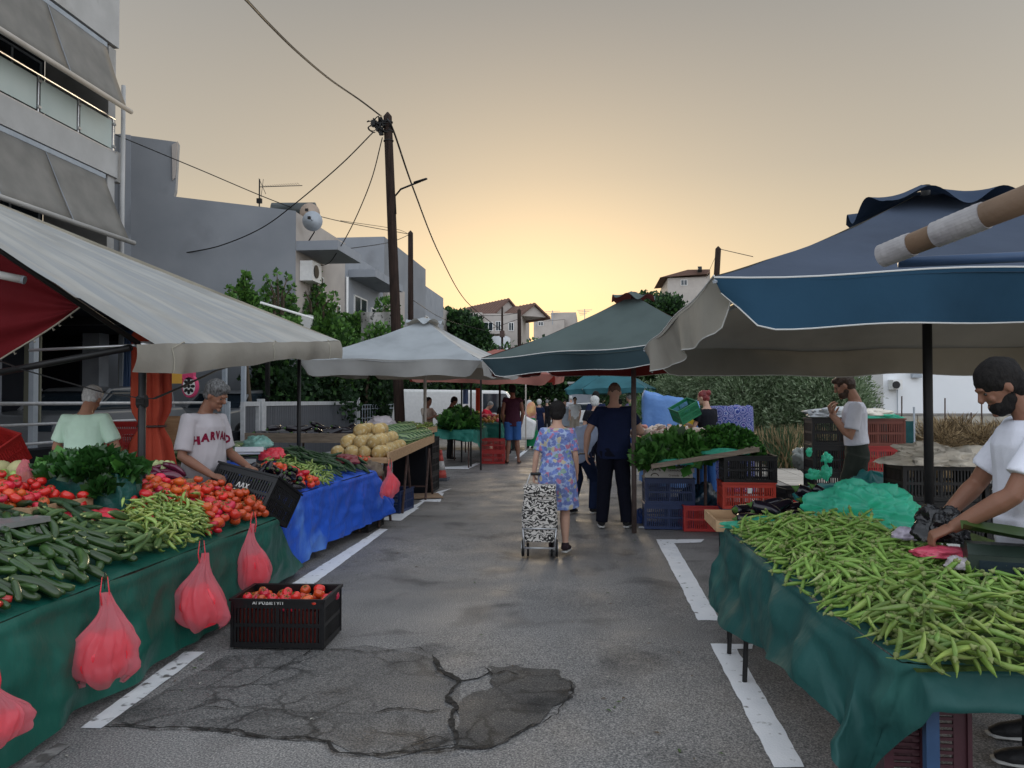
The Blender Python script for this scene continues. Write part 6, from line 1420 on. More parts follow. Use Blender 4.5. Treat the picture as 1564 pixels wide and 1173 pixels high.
MB_=MB().box((-3.64,5.76,0),(-3.26,6.04,.855)).build('tray_stand', M_dark); tag(MB_, 'dark stand under the purple aubergine tray', 'stand')
PE = Pile(-3.62,-3.28,5.77,6.03, lambda x,y: .90); pile_long(PE, EG3, .18, .026, 16, 'purple_aubergine', 'reddish purple aubergine in the tray left of the grey haired man', 'aubergine', 'purple aubergines in the tray', (-.6,.6), tries=6)
cf = thing('cauliflower', 'pale green cauliflower beside the purple aubergines', 'cauliflower', (-3.52,6.0,1.02)); o = MB(); 
for k in range(18): o.ell((random.uniform(-.07,.07),random.uniform(-.05,.05),random.uniform(-.01,.05)),(.03,.03,.028),8,6)
o.build('head', mat('cauliflower_pale',(.42,.48,.2),(.52,.56,.3),9,.8), cf, smooth=True)
PT2 = Pile(-3.95,-3.35,4.3,4.85, lambda x,y: ZT(x)+.05); tray('pine tray holding tomatoes at the left edge', -3.98,-3.33,4.28,4.86,ZT(-3.6)-.02,.08)
pile_round(PT2, TOM, .037, 95, 'tomato', 'dull red tomato in the small tray at the left edge', 'tomato', 'tomatoes in the left edge tray', tries=5, cap=48)
# scale at left edge
sc1 = thing('market_scale', 'pale market scale cut by the left edge before the tomatoes', 'scale', (-3.22,3.95,.80), R(-10))
M_scale = mat('scale_plastic', (.30,.31,.28), (.36,.37,.33), 5, .5)
MB().box((-.2,-.14,0),(.12,.14,.07)).build('housing', M_scale, sc1); MB().box((-.22,-.17,.095),(.13,.17,.125)).build('pan', M_metal, sc1); MB().box((-.06,-.155,.01),(.10,-.141,.055)).build('display', M_glass, sc1)
for k in range(5): MB().box((-.05+.028*k,-.158,.02),(-.035+.028*k,-.1555,.045)).build('digit_window', M_whiteprint, sc1)
# leafy bag
M_bagg = mat('green_net_sack', (.008,.075,.065), (.015,.12,.10), 6, .35, .5, .5, 20, transl=.15, bdist=.02)
gb = thing('leafy_sack', 'dark green plastic sack stuffed with leafy purslane bunches', 'sack', (-3.47,5.05,ZT(-3.45)))
b_ = MB()
def sack(u, v):
    a = 2*math.pi*u; sx, sy = .32, .15; e = .45; cx_ = math.copysign(abs(math.cos(a))**e, math.cos(a)); cy_ = math.copysign(abs(math.sin(a))**e, math.sin(a))
    q = 1+.04*math.sin(9*a+3*v)+.03*nz(a,v,0,3); return Vector((sx*cx_*q*(1-.04*v), sy*cy_*q, .235*v*(1+.04*math.sin(5*a))))
b_.grid(sack, 60, 10).build('sack', M_bagg, gb, smooth=True)
def leafheap(parent, name, dims, n, size, mats, shape='broad', w=None, z0=0.0, up=.4, seed=0):
    u = np.random.normal(size=(n,3)); u /= np.linalg.norm(u,axis=1,keepdims=True); u[:,2] = np.abs(u[:,2]); rr = .55+.45*np.random.random((n,1))
    p = u*rr*np.array(dims) + np.array([0,0,z0]); p[:,2] += .12*dims[2]*np.sin(p[:,0]*22+seed)*np.cos(p[:,1]*17)
    d = u*np.array([1,1,.7]) + np.array([0,0,up]) + .55*np.random.normal(size=(n,3))
    o = obj(name, cloud_mesh(name, p, d, size*(.6+.7*np.random.random(n)), mats, shape, np.random.choice(len(mats), n, p=w)), parent, kind='stuff' ); return o
V_leaf1 = mat('purslane_leaf', (.012,.05,.010), (.03,.10,.02), 6, .35, .5, transl=.12, world=True); V_leaf2 = mat('bright_herb', (.03,.13,.015), (.08,.23,.04), 6, .5, .4, transl=.2, world=True); V_leaf3 = mat('chard_leaf', (.06,.19,.035), (.13,.30,.075), 6, .45, .4, transl=.2, world=True)
leafheap(gb, 'leaves', (.38,.20,.14), 1500, .085, [V_leaf1,V_leafd] if False else [V_leaf1, V_leaf2], w=[.85,.15], z0=.22)
leafheap(gb, 'drooping_leaves', (.08,.05,.10), 120, .08, [V_leaf1], z0=.10).location = (.18,-.16,.0)
# ---- plastic bags
def bagmat(name, c, tr=.35, al=1.0, rough=.3): return mat(name, c, tuple(min(1,x*1.3) for x in c), 5, rough, .5, .9, 9, transl=tr, alpha=al, bdist=.03, stretch=(1,1,.4), ridge=(7,.8,.025), coat=.3)
B_pink = bagmat('pink_bag_film', (.88,.28,.33), .5, .42); B_pinkin = bagmat('pink_bag_pack', (.90,.06,.09), .35); B_green = bagmat('turquoise_bag_film', (.12,.68,.50), .6, .78); B_whiteb = bagmat('white_bag_film', (.55,.50,.52), .35); B_crate = bagmat('greyish_bag_film', (.40,.44,.42), .3); B_blueb = bagmat('blue_bag_film', (.02,.06,.25), .3)
def hanging_bag(lab, p, w, h_, stuffh, yawz=R(35), spread=1.0, seed=0):
    t = thing('plastic_bag', lab, 'bag', p, yawz, 'pink bags hung on the stalls'); 
    def prof(v): return w*.5*(.10 + .9*(1/(1+math.exp(-(v-.38)*9)))) * (1-.35*max(0,(v-.85)/.15)**2)
    def f(u, v):
        a = 2*math.pi*u; r_ = prof(v); q = 1 + .11*math.sin(5*a+seed+3*v) + .08*math.sin(11*a+2*seed-3*v) + .05*math.sin(19*a+seed+2*v) + .09*nz(a*2,v*6,seed,1) + .05*nz(a*6,v*14,seed,1)
        return Vector((r_*math.cos(a)*q + .02*math.sin(6*v+seed), r_*.42*math.sin(a)*q, -h_*v*(1+.06*math.sin(3*a+seed)*v)))
    MB().grid(f, 90, 44).build('bag_film', B_pink, t, smooth=True)
    def g(u, v):
        a = 2*math.pi*u; vv = 1-stuffh + stuffh*v; r_ = prof(vv)*.84*(math.sin(math.pi*min(1,max(0,v*.86+.14)))**.35) ; q = 1+.12*math.sin(4*a+seed*2+5*v)+.09*nz(a*1.5,v*5,seed+3,1.3)
        return Vector((r_*math.cos(a)*q+.02*math.sin(6*vv+seed), r_*.40*math.sin(a)*q, -h_*(vv*.99+.03*math.sin(3*a+seed)+.03*nz(a,v*3,seed,2))))
    MB().grid(g, 44, 16).build('folded_bags', B_pinkin, t, smooth=True)
    hb = MB()
    for s_ in (-1,1): hb.tube([(s_*.012,-.01,.08),(s_*.02,0,.0),(s_*.012,0,-.06)], [.004,.009,.012], 6, flat=.4)
    hb.build('handle', B_pinkin, t, smooth=True)
    MB().tube([(0,.05,.09),(0,-.01,.10),(0,-.012,.03),(0,.0,.02)], .003, 5).build('hook', M_cable, t)
    return t
def bagat(px, py0, py1, X, **k):
    a = PX(px, py0, X); b = PX(px, py1, X); return a, a.z-b.z
for i, (px, y0, y1, wpx, sh_, lab) in enumerate(((160,905,1040,96,.55,'large pink plastic bag hanging on the green tarp below the zucchini'),(308,845,957,70,.55,'pink plastic bag hanging on the green tarp below the light peppers'),(387,800,897,42,.5,'narrow pink plastic bag hanging at the far end of the green tarp'),(-8,1040,1135,90,.5,'pink plastic bag cut by the left edge at the lower corner'))):
    p, hh = bagat(px, y0, y1, -2.42); hanging_bag(lab, p, wpx/F*p.y*1.12, hh, sh_, R(30), seed=i*1.7)
p = P(583,712,9.0); hanging_bag('small pink bag at the far corner of the blue tarp stall', p+Vector((.1,0,0)), .22, .36, .7, seed=5)
def lump(name, lab, cen, dims, m, cat='bag', seed=0, amp=.2, nu=48, nv=24, flat_bottom=True, rz=0, group=None):
    def f(u, v):
        a = 2*math.pi*u; b = math.pi*v; d = Vector((math.sin(b)*math.cos(a), math.sin(b)*math.sin(a), -math.cos(b)))
        r_ = 1 + amp*mnoise.noise(d*1.7+Vector((seed,0,0))) + amp*.6*(1-2*abs(mnoise.noise(d*3.2+Vector((0,seed,0))))) - amp*.3 + amp*.25*(1-2*abs(mnoise.noise(d*7+Vector((0,0,seed)))))
        p = Vector((d.x*dims[0]*r_, d.y*dims[1]*r_, d.z*dims[2]*r_)); 
        if flat_bottom and p.z < -dims[2]*.35: p.z = -dims[2]*.35 - .05*(abs(p.z)-dims[2]*.35)
        return p
    o = MB().grid(f, nu, nv).build(name, m, smooth=True); o.location = cen; o.rotation_euler = (0,0,rz); return tag(o, lab, cat, group)
lump('plastic_bag', 'crumpled pink red bags lying between the sack and the cucumbers', (-3.22,4.62,ZT(-3.2)+.04), (.24,.16,.055), B_pinkin, seed=3, amp=.45)
lump('plastic_bag', 'second crumpled pink bag under the leafy sack', (-2.98,4.85,ZT(-2.98)+.05), (.12,.10,.05), B_pinkin, seed=9, amp=.45)
lump('plastic_bag', 'pink bag standing by the pale peppers at the left', (-3.9,4.95,1.0), (.06,.05,.14), B_pink, seed=4, amp=.3)
lump('plastic_bag', 'large red sack standing behind the far end of the green stall', (-2.95,6.45,.42), (.22,.16,.30), B_pinkin, seed=6, amp=.3)
lt = MB()
for k in range(150):
    x = random.choice((random.uniform(-2.5,-1.9), random.uniform(.0,.8), random.uniform(-2.4,.7))); y = random.uniform(3.2,13); s_ = random.uniform(.004,.014); a = random.uniform(0,6.3); z = road_z(x,y)+.006
    c_, d_ = math.cos(a)*s_, math.sin(a)*s_; lt.cur = random.randint(0,2)
    lt.add([(x-c_*1.6,y-d_*1.6,z),(x+d_*.6,y-c_*.6,z+s_*.3),(x+c_*1.6,y+d_*1.6,z),(x-d_*.6,y+c_*.6,z+s_*.4)],[(0,1,2,3)])
tag(lt.build('road_litter', [mat('litter_leaf',(.05,.10,.02)), mat('litter_brown',(.10,.06,.03)), mat('litter_pale',(.4,.38,.33))]), 'bits of leaf, straw and paper scattered on the asphalt', 'litter', kind='stuff')
# ---- stall two: blue tarp
def zb(x, y): return ZB(x)+.012
P1 = Pile(-3.25,-2.68,6.6,7.35, lambda x,y: zb(x,y)+.03*min(1,(-2.7-x)/.15), poly_in([(-2.70,6.62),(-2.70,7.05),(-3.15,7.3),(-3.2,6.8)]))
pile_long(P1, EG2, .11, .027, 60, 'small_aubergine', 'small black aubergine at the near corner of the blue tarp stall', 'aubergine', 'small aubergines on the blue stall', (1,2), tries=6)
P2 = Pile(-3.4,-2.68,7.0,7.7, lambda x,y: zb(x,y)+.03*min(1,(-2.7-x)/.15), poly_in([(-2.70,7.08),(-2.70,7.42),(-3.25,7.65),(-3.3,7.32)]))
pile_round(P2, TOM, .032, 85, 'tomato', 'small tomato between the aubergines and peppers on the blue stall', 'tomato', 'tomatoes on the blue stall', tries=5, cap=26)
P3 = Pile(-3.5,-2.67,7.4,8.2, lambda x,y: zb(x,y)+.04*min(1,(-2.7-x)/.15), poly_in([(-2.69,7.45),(-2.69,8.0),(-3.3,8.15),(-3.4,7.65)]))
pile_long(P3, LP, .10, .0105, 220, 'light_pepper', 'light green pepper in the middle of the blue tarp stall', 'pepper', 'light green peppers on the blue stall', tries=4, cap=50)
P4 = Pile(-3.8,-2.66,7.8,9.2, lambda x,y: zb(x,y)+.06*min(1,(-2.7-x)/.15), poly_in([(-2.68,8.03),(-2.67,9.1),(-3.7,9.1),(-3.6,8.0),(-3.3,8.1)]))
pile_long(P4, CU, .28, .020, 130, 'cucumber', 'dark cucumber in the heap at the far end of the blue tarp stall', 'cucumber', 'cucumbers on the blue stall', (2.2,3.6), tries=6, smin=.7, smax=1.0)
lump('produce_bag', 'clear bag of reddish vegetables among the cucumbers on the blue stall', (-2.85,8.75,zb(-2.85,0)+.11), (.14,.12,.08), bagmat('reddish_bag', (.20,.03,.035), .2), seed=2, amp=.3)
lump('produce_bag', 'second reddish bag farther left among the cucumbers on the blue stall', (-3.6,8.2,zb(-3.6,0)+.09), (.16,.10,.06), MATS['reddish_bag'], seed=12, amp=.3)
lump('burlap_sack', 'brown burlap roll hanging over the far end of the blue tarp', (-2.72,9.3,.70), (.14,.10,.12), mat('burlap',(.13,.10,.075),(.2,.16,.12),20,.95,.1,.6,60), 'sack', seed=7, amp=.3)
PTr = Pile(-3.1,-2.7,9.25,9.6, lambda x,y: .83); pile_round(PTr, TOM, .036, 9, 'tomato', 'tomato in the little heap next to the melons', 'tomato', 'tomatoes beside the melons', tries=5)
# scale with turquoise bag and watermelons behind the second stall
rt2 = thing('rear_table', 'low dark table behind the blue stall with watermelons and scale', 'table', (-4.2, 8.6, 0))
MB().box((-.75,-.9,.84),(.55,.7,.87)).build('top', M_woodgrey, rt2)
for x in (-.7,.5):
    for y in (-.85,.65): MB().tube([(x,y,0),(x,y,.84)], .02, 6).build('leg', M_rust, rt2)
sc2 = thing('market_scale', 'pale weighing scale with a steel pan behind the blue stall', 'scale', (-3.75,8.15,.87), R(12))
MB().box((-.17,-.15,0),(.17,.15,.10)).build('housing', M_blackmetal, sc2); MB().box((-.2,-.16,.13),(.2,.16,.15)).build('pan', M_metal, sc2); MB().box((-.12,-.17,.16),(.18,-.155,.21)).build('pan_rail', M_white, sc2); MB().box((-.1,-.158,.03),(.1,-.151,.08)).build('display', MATS['scale_plastic'], sc2)
lump('plastic_bag', 'pale turquoise bag lying on the scale', (-3.68,8.2,1.09), (.15,.10,.09), bagmat('pale_turquoise_bag',(.25,.48,.42),.3), seed=8, amp=.4)
lump('plastic_bag', 'bright pink bag beside the scale', (-3.45,8.05,.97), (.12,.08,.09), B_pinkin, seed=18, amp=.4)
for i, (x, y, z, r_) in enumerate(((-4.45,8.7,1.0,.2),(-4.18,8.55,.985,1.2),(-4.22,8.85,.985,.6),(-4.35,8.6,1.15,.9),(-4.62,8.3,.985,.4))): obj('watermelon', WM, None, 'dark striped watermelon resting by the scale behind the blue stall', 'watermelon', 'watermelons by the scale', None, (x,y,z), (0,0,r_))
P5 = Pile(-4.0,-3.4,8.5,9.2, lambda x,y: .88); pile_long(P5, LP, .10, .0105, 60, 'light_pepper', 'light green pepper on the small table behind the blue stall', 'pepper', 'light peppers behind the scale', tries=4, cap=4)
# stall three: melons, watermelons
z3 = lambda x,y: .835+.08*(y-9.45)/3.3
spots = []
for k in range(6): spots.append((-2.66-.005*k-.0, 9.62+.21*k, 0))
_n = 0
for lay, (nx_m, ny_m, ox, oy) in enumerate(((4,7,0,0),(3,6,.09,.09),(2,4,.18,.22))):
    for a_ in range(nx_m):
        for b_ in range(ny_m):
            if lay == 2 and random.random() < .3: continue
            y = 9.60+oy+.183*b_+random.uniform(-.012,.012); x = -2.70-ox-.183*a_+random.uniform(-.012,.012); q = random.uniform(.92,1.04)
            obj('melon', ML, None, 'golden netted melon in the heap on the pine board', 'melon', 'golden melons on the pine board', None, (x,y,z3(x,y)+.082+.125*lay), (random.random(),random.random(),random.random()*6)).scale = (q,q,q*1.02)
for i in range(14):
    y = 11.12+.235*(i % 7); x = -2.78 if i < 7 else -3.05; z = z3(x,y)+.115+(.0 if i < 7 else .10)
    obj('watermelon', WM, None, 'long pale striped watermelon in the row beyond the golden melons', 'watermelon', 'watermelons on the pine board', None, (x,y,z), (.1*i,0,random.uniform(-.15,.15)))
PEg = Pile(-5.0,-3.6,11.05,13.0, lambda x,y: 1.06); pile_long(PEg, EG, .20, .037, 90, 'aubergine', 'glossy black aubergine on the table before the grey gate', 'aubergine', 'aubergines on the rear table', (.2,1.4), tries=6)
lump('plastic_bag', 'white plastic bag lying among the aubergines before the lamp pole', (P(583,652,12.2).x,12.2,1.20), (.20,.14,.12), B_whiteb, seed=5, amp=.4)
tray('pine tray of green peppers at the far end of the board stall', P(610,0,13.4).x,P(664,0,13.4).x,12.9,13.7,1.02,.10)
MB_=MB().box((P(612,0,13.4).x,12.95,0),(P(662,0,13.4).x-.02,13.65,1.015)).build('tray_stand', M_dark); tag(MB_, 'dark stacked stand under the pine pepper tray', 'stand')
xa_=P(612,0,13.4).x; xb_=P(662,0,13.4).x
P6 = Pile(xa_,xb_,12.95,13.65, lambda x,y: 1.07); pile_long(P6, LP, .12, .012, 130, 'green_pepper', 'green pepper in the pine tray by the white umbrella pole', 'pepper', 'peppers in the pine tray', tries=3, smin=1, smax=1.5)
# ---- green stall farther (greens) and fruit stall beyond it
g0 = G(668,716); g1 = G(716,716); 
gx0, gx1, gy0 = P(664,0,17.8).x, P(722,0,17.8).x, 17.8
table('metal table under the bright green tarp', gx0, gx1-.03, gy0+.05, gy0+2.4, .86)
skirt('bright_green_tarp', 'bright green tarp on the far left leafy greens stall', [(gx0,gy0,.9),(gx1,gy0,.9),(gx1,gy0+2.5,.9)], [(gx0,gy0-.02,.72),(gx1+.02,gy0-.02,.62),(gx1+.05,gy0+2.5,.12)], T_green2, 5, .03, [(gx0,gy0+1,.9),(gx0+.1,gy0+2,.9),(gx0,gy0+2.5,.9)])
st = thing('leafy_greens', 'heap of dark leafy greens on the bright green stall', 'greens', ((gx0+gx1)/2,gy0+.9,.9)); leafheap(st, 'leaves', ((gx1-gx0)/2,.95,.42), 2600, .17, [V_leaf1,V_leaf3,V_leaf2], w=[.5,.3,.2]); MB().ell((0,0,0),((gx1-gx0)*.36,.7,.24),14,8).build('heap_core', V_leaf1, st, smooth=True)
fx0, fx1, fy0 = P(742,0,21).x, P(765,0,21).x, 20.9
table('table under the second green tarp with fruit', fx0-1.0, fx1, fy0, fy0+2.4, .9)
skirt('green_tarp', 'second far green tarp hanging below the fruit heap', [(fx0-1,fy0-.03,.94),(fx1,fy0-.03,.94),(fx1,fy0+2.5,.94)], [(fx0-1,fy0-.03,.5),(fx1+.04,fy0-.03,.4),(fx1+.05,fy0+2.5,.1)], T_green2, 5, .03, [(fx0-1,fy0+1,.94),(fx0-.9,fy0+2,.94),(fx0-1,fy0+2.5,.94)])
PF = Pile(fx0-1.0,fx1-.02,fy0,fy0+1.6, lambda x,y: .95+.16*math.exp(-((y-fy0-.8)/.6)**2), None, .02)
FR = [MB().ell((0,0,0),(.06,.06,.055),10,7).mesh('fruit', mat('mixed_fruit', (.45,.10,.05), (.5,.25,.08), 3, .4, .4, rnd=.3, hue=.07), True)]
pile_round(PF, FR, .058, 110, 'fruit', 'reddish or yellow fruit heaped on the far green tarp', 'fruit', 'fruit on the far green stall', tries=4)
# ---- right: greens stall
gl = P(995,716,9.2); gr_ = P(1160,690,9.2)
gt_ = thing('tilted_greens_stall', 'sloping weathered board stall of leafy greens right of the umbrella pole', 'stall', (gl.x, 9.2, 0)); O_ = Vector(gt_.location)
MB().prism([gl-O_, gr_-O_, gr_-O_+Vector((0,0,.055)), gl-O_+Vector((0,0,.055))], (0,.03,0)).build('front_board', M_woodgrey, gt_)
MB().prism([gl-O_+Vector((0,.035,.0)), gr_-O_+Vector((0,.035,.0)), gr_-O_+Vector((0,1.3,.15)), gl-O_+Vector((0,1.3,.15))], (0,0,.02)).build('board', M_woodgrey, gt_)
for x in (gl.x+.7, gr_.x-.1):
    for y in (9.75,10.4): MB().tube([(x-O_.x,y-O_.y,0),(x-O_.x,y-O_.y,.8)], .02, 6).build('leg', M_rust, gt_)
def greens(lab, px, py, Y, dims, mats, w, size, shape='broad', n=1800, rot=0):
    p = P(px, py, Y); t = thing('leafy_greens', lab, 'greens', p); leafheap(t, 'leaves', dims, n, size, mats, shape, w=w, seed=px); MB().ell((0,0,dims[2]*.28),(dims[0]*.74,dims[1]*.74,dims[2]*.36),14,8).build('heap_core', mats[0], t, smooth=True); t.rotation_euler = (0,R(rot),0)
greens('heap of broad leaf chard left on the tilted board', 1032,705,9.75,(.40,.42,.30),[V_leaf3,V_leaf2,V_leaf1],[.6,.25,.15],.15, rot=-6)
greens('drooping chard leaves hanging over the left board end', 988,705,9.45,(.14,.2,.22),[V_leaf3,V_leaf1],[.6,.4],.13, n=500)
greens('heap of curly parsley and dill right on the tilted board', 1105,694,9.85,(.46,.45,.34),[V_leaf2,V_leaf1],[.55,.45],.055, n=7000, rot=-6)
greens('low spread of herbs at the right end of the tilted board', 1145,692,9.7,(.14,.3,.12),[V_leaf2,V_leaf1],[.5,.5],.06, n=1200)
for i, (px, py) in enumerate(((1030,712),(1108,697))): lump('plastic_bag', ['turquoise bag edge under the chard','turquoise bag edge under the parsley'][i], P(px,py,9.3)+Vector((0,0,.04)), (.24,.06,.045), B_green, seed=i+3, amp=.3, rz=0)
# pale roots and onions left of / behind the greens
bl_ = MB().box((.62,10.2,.80),(2.3,13.2,.86)).build('board_table', M_woodgrey); tag(bl_, 'broad board table behind the greens carrying pale roots', 'table')
for x in (.7,2.2):
    for y in (10.4,13): o = MB().tube([(x,y,0),(x,y,.8)], .025, 6).build('leg', M_rust, bl_)
RT = [long_mesh('root', .12, .035, .01, mat('pale_root',(.50,.40,.33),(.62,.53,.46),6,.6,rnd=.15), None, 8, 7, lambda u: math.sin(math.pi*min(.97,max(.1,u)))**.8), long_mesh('root', .10, .03, .01, mat('pinkish_root',(.42,.14,.12),(.55,.25,.2),6,.6,rnd=.2), None, 8, 7, lambda u: math.sin(math.pi*min(.97,max(.1,u)))**.8)]
PR = Pile(.62,1.75,10.2,13.0, lambda x,y: .87+.20*math.exp(-((x-1.1)/.6)**2), None, .02); pile_long(PR, RT[:1]*3+RT[1:], .11, .03, 260, 'root_vegetable', 'pale or pinkish root vegetable heaped behind the umbrella pole', 'root vegetable', 'root vegetables behind the pole', tries=3)
lump('root_heap', 'pale mound of white roots under the loose ones', (1.15,11.5,.86), (.5,1.2,.22), mat('root_mound',(.30,.24,.2),(.4,.32,.27),12,.8), 'roots', seed=3, amp=.12)['kind'] = 'stuff'
for k in range(4):
    p = P(1040+12*k, 662+random.uniform(-3,3), 11.5); o = obj('white_root', RT[0], None, 'large white root lying at the back edge of the greens', 'root vegetable', 'large white roots by the greens', None, p, (0,.2,random.uniform(-.5,.5))); o.scale=(2.2,1.8,1.8)
# blue cover, patterned cover, yellow box, blue tubs
def cover(lab, cen, dims, m, seed, n=60):
    def f(u, v):
        a = 2*math.pi*u; r_ = min(1, v*2.2); e = .45; cx_ = math.copysign(abs(math.cos(a))**e, math.cos(a)); cy_ = math.copysign(abs(math.sin(a))**e, math.sin(a))
        z = dims[2] if v < .45 else dims[2]*(1-(v-.45)/.55); fl = 1+.10*max(0,(v-.45))*math.sin(7*a+seed)+.04*math.sin(13*a)*max(0,v-.4)
        return Vector((dims[0]*cx_*r_*fl*(1+.15*max(0,v-.5)), dims[1]*cy_*r_*fl, z + .04*nz(cx_*r_*2,cy_*r_*2,seed,1.5)*dims[2] - .10*dims[2]*(cx_*r_*.6 if seed == 1 else 0)))
    o = MB().grid(f, n, 26).build('cloth_cover', m, smooth=True); o.location = cen; return tag(o, lab, 'cover')
M_bluesheet = mat('light_blue_sheet', (.10,.22,.50), (.15,.29,.58), 3, .55, .3, .6, 6, bdist=.03)
pb = P(1024,660,14.6); cover('light blue sheet thrown over a stack behind the roots', (pb.x,14.6,0), (.52,.45,1.64), M_bluesheet, 1)
def pattern_mat():
    m = bpy.data.materials.new('paisley_cloth'); m.use_nodes = True; t = m.node_tree; b = t.nodes['Principled BSDF']; co = N(t,'ShaderNodeTexCoord')
    v = N(t,'ShaderNodeTexVoronoi'); v.inputs['Scale'].default_value = 8; link(t,co.outputs['Object'],v.inputs[0]); mu = N(t,'ShaderNodeMath',operation='MULTIPLY'); mu.inputs[1].default_value = 22; link(t,v.outputs['Distance'],mu.inputs[0])
    si = N(t,'ShaderNodeMath',operation='SINE'); link(t,mu.outputs[0],si.inputs[0]); r = ramp(t,[(.0,(.02,.03,.16)),(.45,(.05,.09,.32)),(.6,(.4,.42,.5)),(.75,(.35,.38,.5)),(.9,(.06,.04,.22))]); q = N(t,'ShaderNodeMapRange'); q.inputs[1].default_value=-1; link(t,si.outputs[0],q.inputs[0]); link(t,q.outputs[0],r.inputs[0]); link(t,r.outputs[0],b.inputs['Base Color']); b.inputs['Roughness'].default_value=.9; return m
pb = P(1116,670,14.0); cover('blue and white patterned cloth covering a stack behind the woman', (pb.x,14.0,0), (.36,.35,1.47), pattern_mat(), 2)
yb = MB().box((-.11,-.11,0),(.11,.11,.26)).build('yellow_box', mat('yellow_plastic',(.62,.40,.02),(.7,.5,.05),5,.5)); yb.location = P(1049,656,13.5)+Vector((0,0,-.05)); tag(yb, 'small yellow container in front of the woman with the green crate', 'box')
for k in range(3):
    p = P(962+22*k, 648, 14.2); t = thing('blue_tub', ['blue tub nearest the umbrella pole','middle blue tub under the light green herbs','right blue tub beside the blue sheet'][k], 'tub', (p.x,14.2,.80)); MB().lathe([(.115,0),(.13,.02),(.15,.27),(.16,.28),(.14,.275),(.12,.05)],16).build('tub', plastic('bright_blue_plastic',(.02,.10,.42)) if 'bright_blue_plastic' not in MATS else MATS['bright_blue_plastic'], t, smooth=True)
o = MB().box((.6,13.8,.74),(2.0,14.6,.80)).build('tub_table', M_woodgrey); tag(o, 'plain board under the blue tubs', 'table')
# ---- okra table
def zo(x, y):
    return ZR + .0 + .045*min(1,max(0,(x-LX[-1]+.0)/.25))*min(1,max(0,(y-2.44)/.25))*min(1,max(0,(5.1-y)/.3)) + .03*math.exp(-((y-4.4)/.5)**2-((x-1.4)/.3)**2)
PO = Pile(.88,2.2,2.45,5.1, zo, poly_in([(.99,2.465),(2.16,2.465),(2.16,3.35),(1.75,3.5),(1.62,4.1),(1.55,4.85),(1.30,5.02),(.92,5.0),(.90,4.6),(.915,3.8),(.955,3.0)]), .008)
pile_long(PO, OK, .125, .0112, 1700, 'okra', 'green okra pod in the big heap on the teal tarp table', 'okra', 'okra heaped on the right hand table', tries=4, smin=.7, smax=1.08)
def bed(u, v):
    x = 1.0+1.2*u; y = 2.52+2.5*v; return Vector((x, y, zo(x,y)-.002 + .03*min(1,max(0,min(x-.98, y-2.53, 5.0-y)/.2))-.012))
tag(MB().grid(bed, 30, 60).build('shaded_okra_bed', mat('shaded_okra_bed',(.02,.04,.01),(.06,.10,.02),30,.8,.2,.8,60), smooth=True), 'shade-darkened green bed of the okra heap under the loose pods', 'okra', kind='stuff')  # shade between the pods put into the dark green of the bed
# eggplants in a tray with turquoise bag
tray('pale pine tray of large aubergines at the far end of the okra table', .80,1.55,5.12,5.65,.73,.07)
MB_=MB().box((.86,5.2,.70),(1.5,5.6,.725)).tube([(.9,5.55,0),(.9,5.55,.7)],.014,6).tube([(1.46,5.55,0),(1.46,5.55,.7)],.014,6).tube([(.9,5.25,0),(.9,5.25,.7)],.014,6).build('tray_stand', M_blackmetal); tag(MB_, 'thin legged stand under the pine tray of aubergines', 'stand')
PG = Pile(.98,1.62,5.1,5.6, lambda x,y: .79); pile_long(PG, EG, .20, .038, 17, 'aubergine', 'large shiny black aubergine in the tray with the turquoise bag', 'aubergine', 'aubergines at the okra table', (-.3,.6), tries=8)
lump('plastic_bag', 'turquoise bag spilling out of the pine aubergine tray', (1.18,5.02,.79), (.30,.05,.05), B_green, seed=4, amp=.4)
lump('plastic_bag', 'turquoise bag strip running along the back of the okra', (1.42,5.05,.82), (.30,.07,.035), B_green, seed=14, amp=.4, rz=R(20))
p = P(1316,800,5.05); lump('plastic_bag', 'large billowing turquoise plastic bag on the table left of the umbrella pole', (p.x,5.05,.86), (.31,.2,.185), B_green, seed=21, amp=.34, nu=130, nv=80)
p = P(1330,740,7.6); lump('plastic_bag', 'crumpled turquoise bag heap behind the big one', (p.x,7.6,.55), (.5,.3,.28), bagmat('blue_green_bag',(.03,.24,.24),.4), seed=31, amp=.4)
for i, (px, py, Y, d, m_, lab) in enumerate(((1243,725,8.9,.06,B_green,'small turquoise bag hanging low at the black crate stack'),(1262,700,8.8,.06,B_green,'turquoise bag hanging at mid height on the black crates'),(1262,722,8.8,.055,B_green,'second turquoise bag just below the middle one on the crates'),(1236,690,9.1,.04,B_green,'tiny green bag high on the crate stack'),(1228,700,10.3,.12,B_crate,'pale crumpled bag on the single pavement crate'))):
    lump('plastic_bag', lab, P(px,py,Y), (d*random.uniform(.7,1.2),d*.7,d*random.uniform(.7,1.3)), m_, seed=40+7*i, amp=.7, nu=40, nv=22, flat_bottom=False, rz=i*1.3)
lump('plastic_bag', 'blue bag lying by the shoe of the navy shirted man', P(975,795,10.2), (.08,.08,.14), B_blueb, seed=3, amp=.3, flat_bottom=False); lump('plastic_bag', 'dark bluish bag in the small red crate', P(1068,765,9.9), (.2,.14,.2), bagmat('dark_blue_green_bag',(.01,.04,.07),.2), seed=33, amp=.35)
